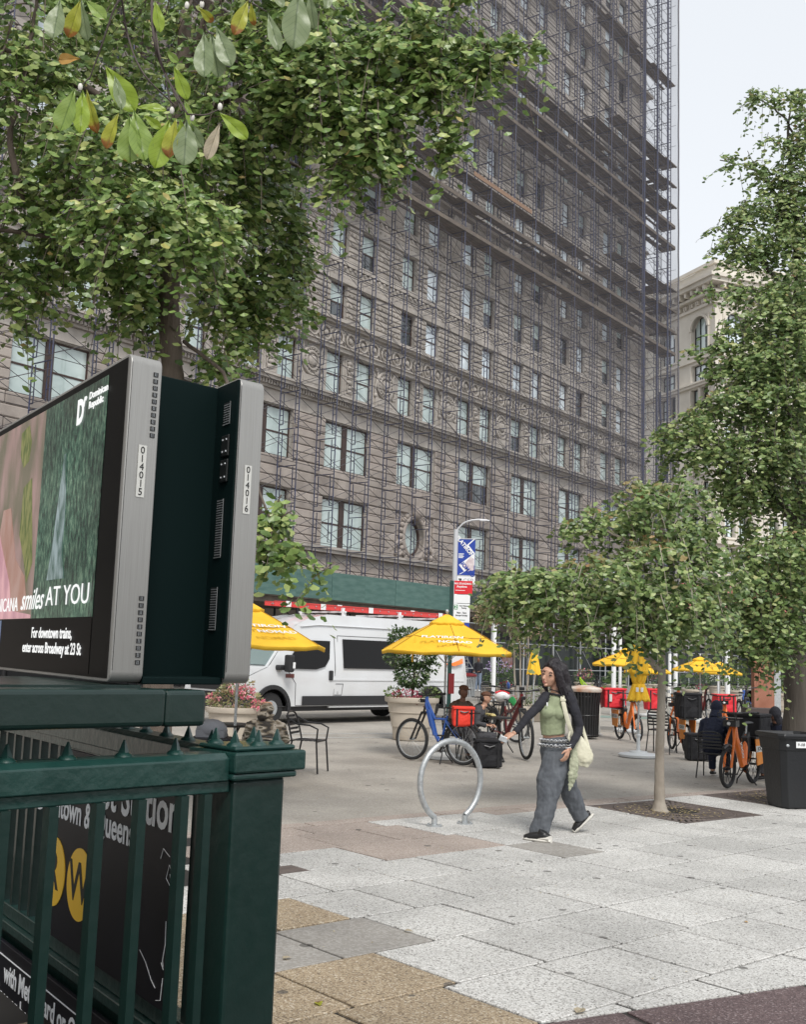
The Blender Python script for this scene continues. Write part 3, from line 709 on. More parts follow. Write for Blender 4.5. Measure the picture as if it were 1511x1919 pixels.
# hoarding panels
hd = thing('green_hoarding', 'dark green plywood hoarding behind the cafe planters', 'hoarding', FAC0, FAZ)
for k in range(34):
    o = MB().bb(0.006, 1.21, 0, .05, 0, 2.9).build('hoarding_panel', M['dkgreen'], hd, smooth=0); o.location = (-14+k*1.22, -.75+(.02 if k % 3 == 0 else 0), 0)
sf = MB(); sf.bb(-30, 60, -.45, -.3, 0, 3.3); sf.build('backing', M['black'], hd, smooth=0)
hd2 = thing('green_hoarding', 'green construction screen farther right below the street trees', 'hoarding', FAC0, FAZ)
for k in range(16):
    o = MB().bb(0.01, 2.4, 0, .05, 0.1, 3.0).build('hoarding_panel', M['dkgreen'], hd2, smooth=0); o.location = (27.6+k*2.42, -3.2, 0)
# ================================================================ PALE LIMESTONE BUILDING (far right)
CL = AT(1342, 800, 100); CL.z = 0
LAZ = math.radians(111.6)
lb = thing('limestone_building', 'pale limestone corner building with balustrade and arched windows behind the trees', 'building', CL, 0)
def side(ang, flip, length, tagm):
    Mx = Matrix.Rotation(ang, 4, 'Z') @ Matrix.Diagonal((1, -1 if flip else 1, 1, 1)); return Mx
# left face frame: x=l away along LAZ, outward = +y local? build with matrix; right face along LAZ-90
def faceM(ang, outward_left):      # local: x along face, -y outward
    X = Vector((math.cos(ang), math.sin(ang), 0)); O = Vector((-math.sin(ang), math.cos(ang), 0))*(1 if outward_left else -1)
    return Matrix(((X.x, -O.x, 0, 0), (X.y, -O.y, 0, 0), (0, 0, 1, 0), (0, 0, 0, 1)))
FL, FR = faceM(LAZ, True), faceM(LAZ-PI/2, False)
lrows = [(31.6, 35.3, 'a'), (28.9, 30.6, 's'), (25.9, 28.2, 'p'), (22.9, 25.0, 'p'), (19.9, 22.0, 'p'), (16.9, 19.0, 'p'), (13.6, 15.8, 'p'), (10.2, 12.6, 'p'), (7.4, 9.2, 'p')]
def lholes(kd, length):
    h = []; x = 1.1
    while x < length-2.6:
        h += [(x, x+2.5)] if kd in 'as' else [(x-.1, x+1.05), (x+1.45, x+2.6)]
        x += 5.1
    return h
lw, lc, lwin, lpan = MB(), MB(), [], []
for Fm, length in ((FL, 46), (FR, 40)):
    lw.M = Fm; zp = 0; xs0 = 0 if Fm is FL else .8
    for (z0, z1, kd) in sorted(lrows):
        lw.bb(xs0, length, 0, .8, zp, z0); zp = z1; x = xs0
        for a, b in lholes(kd, length): lw.bb(x, a, 0, .8, z0, z1); x = b
        lw.bb(x, length, 0, .8, z0, z1)
    lw.bb(xs0, length, 0, .8, zp, 39.88)
    lc.M = Fm
    for (z0, z1, o) in ((36.0, 36.3, .25), (36.3, 36.9, .12), (36.9, 37.15, .7), (37.7, 38.1, 1.35), (38.1, 38.45, 1.6), (39.9, 40.25, .25), (30.9, 31.15, .25), (28.35, 28.6, .3), (28.6, 28.75, .45), (12.9, 13.2, .4), (9.5, 9.9, .3)): lc.bb(-o if Fm is FL else .001, length, -o, -.001, z0, z1)
    x = .1
    while x < length: lc.bb(x, x+.28, -1.2, -.1, 37.2, 37.68); lc.bb(x+.1, x+.22, -.42, -.12, 36.35, 36.75); lc.bb(x+.35, x+.47, -.42, -.12, 36.35, 36.75); x += .95 if True else 1
    # window surrounds
    for (z0, z1, kd) in lrows:
        for a, b in lholes(kd, length):
            lc.bb(a-.22, a-.02, -.10, -.001, z0, z1); lc.bb(b+.02, b+.22, -.10, -.001, z0, z1); lc.bb(a-.3, b+.3, -.16, -.001, z0-.2, z0-.01)
            f = MB(); f.M = Fm; w = b-a; t = .10
            if kd == 'a':
                zc = z1-w/2; pts = [(a+w/2+(w/2)*math.cos(PI*k/12), zc+(w/2)*math.sin(PI*k/12)) for k in range(13)]
                pp_ = [(a+w/2+(w/2+.28)*math.cos(PI*k/12), zc+(w/2+.28)*math.sin(PI*k/12)) for k in range(13)]
                for k in range(12):      # arch ring and spandrel fill
                    lc.prism([pts[k], pp_[k], pp_[k+1], pts[k+1]], -.2, .3, plane='xz')
                sp = MB(); lw.prism([(a, z1+.02), (a, zc)]+[pts[12-k] for k in range(0, 7)][:]+[(a+w/2, z1+.02)], .02, .6, plane='xz')
                lw.prism([(b, zc), (b, z1+.02), (a+w/2, z1+.02)]+[pts[6-k] for k in range(0, 7)], .02, .6, plane='xz')
            for (xx, yy) in ((a, z0), ): pass
            f.bb(a, a+t, .4, .5, z0, z1); f.bb(b-t, b, .4, .5, z0, z1); f.bb(a+t, b-t, .4, .5, z0, z0+t); f.bb(a+t, b-t, .4, .5, z1-t, z1); f.bb(a+t, b-t, .4, .5, (z0+z1)/2-.05, (z0+z1)/2+.05)
            n_ = 3 if kd in 'as' else 2
            for k in range(1, n_): f.bb(a+w*k/n_-.04, a+w*k/n_+.04, .38, .5, z0+t, z1-t)
            fo = f.build('window', M['black'], lb, smooth=0); g_ = MB(); g_.M = Fm; g_.bb(a, b, .46, .48, z0, z1)
            g_.build('pane', M[rb.choice(['pane_blue', 'pane_blue', 'pane_dark', 'pane_pale'])], fo, smooth=0)
lw.M = None
lw.build('wall', M['limestone'], lb, smooth=0); lc.build('trim', M['limestone'], lb, smooth=0)
roof = MB(); X1, X2 = FL @ Vector((46, 0.5, 0)), FR @ Vector((40, 0.5, 0)); c0 = FL @ Vector((.5, .5, 0))
roof.prism([(c0.x, c0.y), (X2.x, X2.y), ((X1+X2-c0).x, (X1+X2-c0).y), (X1.x, X1.y)], 38.3, 38.6); roof.build('roof', M['limestone'], lb, smooth=0)
bal = MB().lathe([(.12, 0), (.12, .1), (.07, .18), (.15, .42), (.09, .8), (.12, 1.0)], n=8).mesh('baluster', M['limestone'])
for Fm, length in ((FL, 30), (FR, 18)):
    # parapet: piers with balusters between
    pr = MB(); pr.M = Fm; xp = 0 if Fm is FL else .31; pr.bb(xp, length, -.01, .29, 38.46, 38.75); pr.bb(xp, 3.0, -.01, .29, 38.75, 39.9); x = 3.0
    while x < length:
        for k in range(8):
            o = put('baluster', bal, lb, Fm @ Vector((x+.3+k*.42, .15, 38.78)))
        pr.bb(x+3.7, x+5.1, -.01, .29, 38.75, 39.9); x += 5.1
    pr.build('parapet', M['limestone'], lb, smooth=0)
# storefront band and pink banner on the limestone building
sfb = MB(); sfb.M = FR; sfb.bb(.3, 38, -.3, -.02, 0, 6.6); sfb.build('shop_front', M['darkmetal'], lb, smooth=0)
M['pinkcloth'] = mat('salmon_pink_cloth', (.52, .16, .15), .8, col2=(.60, .22, .20), nscale=1)
pb = MB(); pb.M = FR; pb.bb(-14.5, 20, -5.0, -4.8, 6.4, 8.6); tag(pb.build('pink_banner', M['pinkcloth'], None, smooth=0), 'salmon pink cloth banner hung across the shop fronts beyond the trees', 'banner').location = CL
# ================================================================ SUBWAY ENTRANCE RAILING (near left)
PP = AT(437, 1480, 3.75); PP.z = 0
ra = thing('subway_railing', 'dark green spiked steel railing with corner post round the subway stair', 'railing', PP)
A_, B_ = az(46), az(126)
MA = Matrix(((A_.x, -A_.y, 0, 0), (A_.y, A_.x, 0, 0), (0, 0, 1, 0), (0, 0, 0, 1)))    # x along A, y behind it
MBm = Matrix(((B_.x, B_.y, 0, 0), (B_.y, -B_.x, 0, 0), (0, 0, 1, 0), (0, 0, 0, 1)))   # x along B (away), y toward +A side
def sk(x, y): return A_*x + B_*y                                                       # skewed post axes
po = MB(); po.M = MA
po.bb(.0, .226, 0, .19, 0, 1.262); po.build('post', M['dkgreen'], ra, smooth=0, bevel=.012)
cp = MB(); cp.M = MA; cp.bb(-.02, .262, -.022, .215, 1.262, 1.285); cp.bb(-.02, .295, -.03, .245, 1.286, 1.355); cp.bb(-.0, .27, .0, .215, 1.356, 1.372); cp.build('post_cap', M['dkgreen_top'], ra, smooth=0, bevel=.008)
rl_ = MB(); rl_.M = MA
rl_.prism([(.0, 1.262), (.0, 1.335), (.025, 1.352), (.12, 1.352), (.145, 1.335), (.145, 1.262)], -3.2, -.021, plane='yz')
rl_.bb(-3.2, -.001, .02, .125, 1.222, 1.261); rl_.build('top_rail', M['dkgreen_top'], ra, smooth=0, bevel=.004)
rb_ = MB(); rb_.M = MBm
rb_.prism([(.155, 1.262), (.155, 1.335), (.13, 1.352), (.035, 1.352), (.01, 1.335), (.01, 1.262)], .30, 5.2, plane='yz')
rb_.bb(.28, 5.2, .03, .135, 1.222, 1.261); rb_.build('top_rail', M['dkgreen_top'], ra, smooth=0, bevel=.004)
spk = MB(); spk.lathe([(.030, 0), (.026, .006), (.018, .012)], n=12); spk.lathe([(.0185, .010), (.003, .052)], n=4); spm = spk.mesh('spike', M['dkgreen_top'])
def spike(x, y, Mx, z=1.352): o = put('spike', spm, ra, Mx @ Vector((x, y, z)), rz=.5); return o
for k in range(8): spike(-.19-.196*k, .075, MA)
for k in range(16): spike(.34+.2*k, .08, MBm)
for (x, y) in ((.035, .05), (.13, .04), (.23, .06), (.05, .18), (.22, .18)): spike(x, y, MA, 1.372)
bar = MB(); bar.bb(-.015, .015, -.019, .019, 0.0, 1.222); barm = bar.mesh('baluster', M['dkgreen'], 0)
for xk in [-.098, -.190, -.350, -.497, -.652]+[-.652-.150*k for k in range(1, 15)]:
    o = put('baluster', barm, ra, MA @ Vector((xk, .022, 0)), rz=math.radians(46))
for k in range(28):
    if .35 < .10+.14*k < 1.75: continue
    o = put('baluster', barm, ra, MBm @ Vector((.14+.14*k+.1, .083, 0)), rz=math.radians(126))
br = MB(); br.M = MBm; br.bb(.3, 5.2, .055, .125, .30, .365); br.bb(.3, 5.2, .025, .155, .255, .298); br.build('lower_rail', M['dkgreen_top'], ra, smooth=0, bevel=.004)
br = MB(); br.M = MBm; br.bb(.3, 5.2, .055, .125, -1.2, .25); br.bb(.34, .40, .045, .125, .37, 1.22); br.build('stringer', M['dkgreen'], ra, smooth=0, bevel=.004)
rb2 = MB(); rb2.M = MA; rb2.bb(-3.2, -.001, .0, .06, .04, .11); rb2.build('lower_rail', M['dkgreen_top'], ra, smooth=0)
# far side of the stairwell, seen between the bars
fw = MB(); fw.M = MA; fw.bb(-3.2, -1.75, 1.9, 2.0, -1, 1.33); fw.bb(-3.3, -3.2, .2, 5, -1, 1.3); 
fw.build('stair_wall', M['dkgreen'], ra, smooth=0)
stt = MB()
for k in range(9): stt.M = MBm; stt.bb(.3+k*.3, .62+k*.3, -2.4, -.14, -.2-.17*k, -.03-.17*k)
tag(stt.build('stair_steps', M['conc'], ra, smooth=0), kind=None)
# signs on the inner face of the side railing
M['signblack'] = mat('black_sign_enamel', (.008, .0078, .010), .45, spec=.2, col2=(.012, .012, .018), nscale=2)
M['signwhite'] = mat('white_lettering', (.90, .92, .94), .5)
M['signyellow'] = mat('yellow_route_disc', (.92, .56, .04), .4)
M['signtext'] = mat('black_lettering', (.012, .012, .012), .5)
SY = .005
s1 = MB(); s1.M = MBm; s1.bb(.42, 1.725, SY+.012, SY+.03, .385, 1.222); s1.build('station_sign', M['signblack'], ra, smooth=0, bevel=.003)
bd = MB(); bd.M = MBm; bd.bb(.42, 1.725, SY+.009, SY+.0115, 1.17, 1.176); bd.build('sign_rule', M['signwhite'], ra, smooth=0)
def onB(t, z, off=.010): return frameM(B_*t + A_*0 + MBm.to_3x3() @ Vector((0, SY+off, 0)) + Vector((0, 0, z)), -B_, (0, 0, 1))
lettering('23 St Station', .215, M['signwhite'], onB(.435, 1.085), ra, bold=.004, align='RIGHT', sx=.92)
lettering('Downtown &', .150, M['signwhite'], onB(1.315, .955), ra, bold=.003, align='RIGHT', sx=.86)
lettering('Queens', .150, M['signwhite'], onB(.845, .955), ra, bold=.003, align='RIGHT', sx=.86)
for t_, ch in ((1.405, 'W'), (1.735, 'R'), (2.065, 'Q'), (2.395, 'N')):
    if t_ > 1.8: continue
    dc = MB(); dc.M = MBm; dc.prism([(t_+.148*math.cos(2*PI*k/40), .665+.152*math.sin(2*PI*k/40)) for k in range(40)], SY+.0085, SY+.0118, plane='xz'); dc.build('route_disc', M['signyellow'], ra, smooth=0)
    lettering(ch, .235, M['signtext'], onB(t_, .665, .0078), ra, bold=.003)
for (pts) in ([(.50, .93), (.56, .95), (.58, .91)], [(.47, .88), (.50, .9), (.52, .85), (.47, .82), (.49, .87)], [(.50, .70), (.495, .62), (.51, .56), (.50, .53), (.52, .55)], [(.72, .55), (.66, .52), (.60, .47), (.56, .45)], [(.5, .5), (.51, .42), (.55, .41)]):
    sc_ = MB(); sc_.M = MBm; sc_.tube([(a, SY+.010, b) for a, b in pts], .0016, 4); sc_.build('scratch', M['signwhite'], ra)
s2 = MB(); s2.M = MBm; s2.bb(.44, 3.1, SY-.0, SY+.022, -.55, .215); s2.build('fare_sign', M['signblack'], ra, smooth=0, bevel=.003)
bd = MB(); bd.M = MBm; bd.bb(.44, 3.1, SY-.003, SY-.0005, .155, .16); bd.build('sign_rule', M['signwhite'], ra, smooth=0)
lettering('with MetroCard or OMNY', .125, M['signwhite'], onB(2.30, .085, -.003), ra, bold=.003, align='LEFT', sx=.9)
lettering('Machines or booth', .125, M['signwhite'], onB(2.62, -.03, -.003), ra, bold=.003, align='LEFT', sx=.9)
lettering('for all trains', .125, M['signwhite'], onB(2.62, -.15, -.003), ra, bold=.003, align='LEFT', sx=.9)
# green beam that carries the screens
bm_ = thing('screen_support_beam', 'thick dark green steel beam under the two screens', 'beam', PP)
b1 = MB(); b1.M = MA; b1.bb(-3.0, -.285, .0, .13, 1.447, 1.566); b1.bb(-.284, -.125, .003, .133, 1.445, 1.563); b1.build('beam', M['dkgreen'], bm_, smooth=0, bevel=.016, seg=3)
b2 = MB(); b2.M = MA; b2.bb(-1.5, -1.25, .03, .11, 0, 1.44); b2.bb(-3.0, -.3, .135, .9, 1.50, 1.573); b2.build('bracket', M['dkgreen'], bm_, smooth=0)
# ================================================================ THE TWO DISPLAY SCREENS
OA, OB = az(44), az(124)
O1 = AT(268, 900, 3.3*1.0625); O1.z = 0
MS = Matrix(((OA.x, OB.x, 0, 0), (OA.y, OB.y, 0, 0), (0, 0, 1, 0), (0, 0, 0, 1)))      # x: to the second screen, y: away
ds = thing('display_unit', 'back-to-back digital advertising screens in brushed metal cases above the subway railing', 'digital screen', O1)
Z0, Z1 = 1.580, 2.682
LL = 2.1
def case(x0, x1, y0, name, lbl=None):
    r = .035; pr = []
    yz = []
    for (yc, zc, a0) in ((y0+r, Z1-r, 90), (y0+LL-r, Z1-r, 0), (y0+LL-r, Z0+r, -90), (y0+r, Z0+r, -180)):
        for k in range(6): a = math.radians(a0+90-k*18); yz.append((yc+r*math.cos(a), zc+r*math.sin(a)))
    mb = MB(); mb.M = MS; mb.prism(yz, x0, x1, plane='yz'); o = mb.build(name, M['alu'], ds, smooth=30, bevel=.004); return o
case(-.034, .086, .098, 'screen_case'); case(.405, .510, .075, 'screen_case')
hs_ = MB(); hs_.M = MS; hs_.bb(.0875, .404, .26, LL-.1, 1.575, 2.672); hs_.bb(.0875, .404, .10, .26, 1.575, 1.60); hs_.build('housing', M['housing'], ds, smooth=0, bevel=.004)
ip = MB(); ip.M = MS; ip.bb(.396, .404, .082, .26, 1.60, 2.672); ip.build('side_plate', M['housing'], ds, smooth=0)
seam = MB(); seam.M = MS; seam.bb(-.030, -.028, .0972, .0978, 1.62, 2.65); seam.bb(.406, .408, .0735, .0748, 1.62, 2.65); seam.build('seam', M['black'], ds, smooth=0)
vsl = MB().box((0, 0, 0), (.018, .002, .015)).mesh('vent_slot', M['black'], 0)
for k in range(10):
    for zz in (2.622-.0235*k, 1.858-.0235*k):
        o_ = put('vent_slot', vsl, ds, MS.to_3x3() @ Vector((.062, .0965, 0))+Vector((0, 0, zz))); o_.rotation_euler.z = math.radians(44)
sl = MB(); sl.M = MS
for k in range(10):
    for zz in (2.622-.0235*k, 1.858-.0235*k): 
        for q in (.0585, .0635): sl.bb(q-.0006, q+.0006, .0945, .0952, zz-.006, zz+.006)
stuffp(sl.build('vent_grille', M['galv'], ds, smooth=0))
M['labelw'] = mat('pale_label', (.56, .56, .53), .5)
def endM(x, z, y=.0948): return frameM(MS.to_3x3() @ Vector((x, y, 0))+Vector((0, 0, z)), OA, (0, 0, 1))
lab = MB(); lab.M = MS; lab.bb(.014, .045, .0958, .0972, 2.195, 2.372); lab.build('number_label', M['labelw'], ds, smooth=0)
for i, ch in enumerate('014015'): lettering(ch, .034, M['signtext'], endM(.0295, 2.354-.0283*i), ds, name='digit')
lab = MB(); lab.M = MS; lab.bb(.440, .470, .0728, .0742, 2.185, 2.362); lab.build('number_label', M['labelw'], ds, smooth=0)
for i, ch in enumerate('014016'): lettering(ch, .034, M['signtext'], endM(.455, 2.345-.0283*i, .0718), ds, name='digit')
# grilles and plug plates on the inner face of the second case
M['meshgrille'] = mat('black_grille', (.02, .022, .022), .5, metal=.4)
for (za, zb_, y0_) in ((2.52, 2.60, .135), (2.03, 2.24, .15), (1.77, 1.92, .16)):
    g_ = MB(); g_.M = MS; g_.bb(.393, .3955, y0_, y0_+.055, za, zb_); g_ = g_.build('grille', M['meshgrille'], ds, smooth=0)
    q = MB(); q.M = MS; z = za+.006
    while z < zb_-.004: q.bb(.391, .3925, y0_+.004, y0_+.051, z, z+.003); z += .009
    q.bb(.391, .393, y0_-.003, y0_, za-.003, zb_); q.bb(.391, .393, y0_-.003, y0_+.055, za-.004, za-.001)
    stuffp(q.build('grille_bars', M['galv'], g_, smooth=0))
for (za, zb_) in ((2.395, 2.475), (2.30, 2.385)):
    g_ = MB(); g_.M = MS; g_.bb(.386, .3955, .125, .185, za, zb_); g_ = g_.build('plug_plate', M['meshgrille'], ds, smooth=0, bevel=.004)
    q = MB(); q.M = MS
    for y in (.14, .17):
        for z in (za+.018, zb_-.018): q.ball((.3855, y, z), .006, 8, 5)
    q.build('bolt', M['chrome'], g_)
# the lit face: bezel glass, picture, picture parts, words
FX = -.0345
M['bezel'] = mat('black_glass_bezel', (.004, .004, .004), .3, spec=.02)
def facebox(y0, y1, z0, z1, lift, m, name, par=ds): q = MB(); q.M = MS; q.bb(FX-lift-.0012, FX-lift, y0, y1, z0, z1); return q.build(name, m, par, smooth=0)
gl = facebox(.128, .098+LL-.03, Z0+.012, Z1-.012, .0005, M['bezel'], 'screen_glass')
def screenmat():
    m = bpy.data.materials.new('screen_forest_picture'); m.use_nodes = True; n = m.node_tree.nodes; L = m.node_tree.links; b = n['Principled BSDF']
    tc = n.new('ShaderNodeTexCoord'); mp = n.new('ShaderNodeMapping'); mp.inputs['Scale'].default_value = (1, 7, 2.2); L.new(tc.outputs['Object'], mp.inputs['Vector'])
    nz = n.new('ShaderNodeTexNoise'); nz.inputs['Scale'].default_value = 9; nz.inputs['Detail'].default_value = 12; nz.inputs['Roughness'].default_value = .75; L.new(mp.outputs[0], nz.inputs['Vector'])
    cr = n.new('ShaderNodeValToRGB'); e = cr.color_ramp.elements; e[0].position = .40; e[0].color = (.004, .014, .010, 1); e[1].position = .68; e[1].color = (.20, .30, .20, 1)
    k = e.new(.5); k.color = (.028, .085, .055, 1); L.new(nz.outputs['Fac'], cr.inputs[0])
    n2 = n.new('ShaderNodeTexNoise'); n2.inputs['Scale'].default_value = 2.3; n2.inputs['Detail'].default_value = 4; L.new(tc.outputs['Object'], n2.inputs['Vector'])
    mr = n.new('ShaderNodeMapRange'); mr.inputs[1].default_value = .35; mr.inputs[2].default_value = .65; mr.inputs[3].default_value = .35; mr.inputs[4].default_value = 1.5; L.new(n2.outputs['Fac'], mr.inputs[0])
    h = n.new('ShaderNodeHueSaturation'); L.new(cr.outputs[0], h.inputs['Color']); L.new(mr.outputs[0], h.inputs['Value'])
    L.new(h.outputs[0], b.inputs['Emission Color']); b.inputs['Emission Strength'].default_value = .62; b.inputs['Base Color'].default_value = (.004, .004, .004, 1)
    b.inputs['Roughness'].default_value = .2; b.inputs['Specular IOR Level'].default_value = .15; return m
def emat(name, c, s=1.0, c2=None, sc=4): 
    m = mat(name, (.01, .01, .01), .2, emit=c, es=s, spec=.15)
    if c2:
        n = m.node_tree.nodes; L = m.node_tree.links; tc = n.new('ShaderNodeTexCoord'); mp = n.new('ShaderNodeMapping'); mp.inputs['Scale'].default_value = (1, 3, 1); L.new(tc.outputs['Object'], mp.inputs['Vector'])
        nz = n.new('ShaderNodeTexNoise'); nz.inputs['Scale'].default_value = sc; nz.inputs['Detail'].default_value = 6; L.new(mp.outputs[0], nz.inputs['Vector'])
        mx = n.new('ShaderNodeMix'); mx.data_type = 'RGBA'; mr = n.new('ShaderNodeMapRange'); mr.inputs[1].default_value = .38; mr.inputs[2].default_value = .62
        L.new(nz.outputs['Fac'], mr.inputs[0]); L.new(mr.outputs[0], mx.inputs[0]); mx.inputs[6].default_value = c+(1,); mx.inputs[7].default_value = c2+(1,); L.new(mx.outputs[2], n['Principled BSDF'].inputs['Emission Color'])
    return m
facebox(.312, 1.06, 1.795, 2.645, .002, screenmat(), 'picture')
facebox(1.0605, LL+.05, 1.795, 2.645, .002, emat('picture_pink_wall', (.34, .22, .20), .7, (.15, .13, .085), 3), 'picture')
facebox(.312, 1.50, 1.60, 1.79, .002, mat('picture_black_strip', (.006, .005, .005), .3, spec=.02), 'picture')
facebox(1.51, LL+.05, 1.60, 1.79, .002, emat('picture_blue_strip', (.06, .09, .16), 1), 'picture')
def facepoly(pts, m, name, lift=.0040): q = MB(); q.M = MS; q.prism(pts, FX-lift-.0008, FX-lift, plane='yz'); return q.build(name, m, ds, smooth=0)
M['fall'] = emat('picture_waterfall', (.26, .33, .34), .8, (.03, .08, .06), 9)
facepoly([(.765, 2.42), (.735, 2.42), (.705, 2.2), (.70, 2.03), (.66, 1.94), (.88, 1.94), (.84, 2.06), (.80, 2.25)], M['fall'], 'picture_waterfall')
M['arm'] = emat('picture_skin', (.34, .17, .12), .7, (.42, .26, .22), 4); M['dress'] = emat('picture_pink_dress', (.62, .34, .36), .8, (.44, .22, .26), 5)
facepoly([(1.62, 2.28), (1.50, 2.28), (1.36, 2.05), (1.20, 1.97), (1.12, 1.83), (1.30, 1.82), (1.5, 1.88), (1.72, 2.02)], M['arm'], 'picture_arm')
facepoly([(1.95, 2.3), (1.78, 2.3), (1.56, 2.08), (1.42, 1.95), (1.36, 1.83), (1.06, 1.81), (1.06, 1.796), (2.1, 1.796)], M['dress'], 'picture_dress', .0052)
M['fol'] = emat('picture_leaves', (.07, .10, .015), .8, (.20, .20, .06), 16)
facepoly([(1.32, 2.35), (1.20, 2.38), (1.15, 2.20), (1.10, 2.02), (1.17, 1.94), (1.24, 2.05), (1.33, 2.15)], M['fol'], 'picture_leaves', .0030)
facepoly([(1.42, 2.60), (1.30, 2.62), (1.25, 2.54), (1.27, 2.46), (1.35, 2.44), (1.41, 2.5)], M['fol'], 'picture_leaves', .0030)
M['lit'] = emat('lit_white_lettering', (.85, .86, .85), .85)
def onS(y, z, off=.0065): return frameM(MS.to_3x3() @ Vector((FX-off, y, 0))+Vector((0, 0, z)), -OB, (0, 0, 1))
lettering('AT YOU', .104, M['lit'], onS(.345, 1.873), ds, align='RIGHT', sx=1.35)
lettering('smiles', .120, M['lit'], onS(.905, 1.868), ds, align='RIGHT', sx=1.05, shear=.45, bold=.0006)
lettering('DOMINICANA', .082, M['lit'], onS(1.255, 1.852), ds, align='RIGHT', sx=1.05)
lettering('For downtown trains,', .058, M['lit'], onS(.765, 1.737), ds, sx=1.0, bold=.0008)
lettering('enter across Broadway at 23 St', .058, M['lit'], onS(.765, 1.680), ds, sx=1.0, bold=.0008)
lettering('Dominican', .036, M['lit'], onS(.505, 2.600), ds, align='LEFT', sx=1.3, bold=.001)
lettering('Republic', .036, M['lit'], onS(.505, 2.565), ds, align='LEFT', sx=1.3, bold=.001)
lettering('D', .125, M['lit'], onS(.60, 2.555), ds, bold=.006, sx=.85); lettering('r', .065, M['lit'], onS(.558, 2.595), ds, bold=.004, shear=.3)
for t_, c_ in ((1.60, 'Q'), (1.75, 'R')): 
    facepoly([(t_+.05*math.cos(2*PI*k/20), 1.70+.05*math.sin(2*PI*k/20)) for k in range(20)], emat('lit_yellow', (.75, .42, .03), .9), 'route_disc', .0048); lettering(c_, .07, M['signtext'], onS(t_, 1.70, .0065), ds)
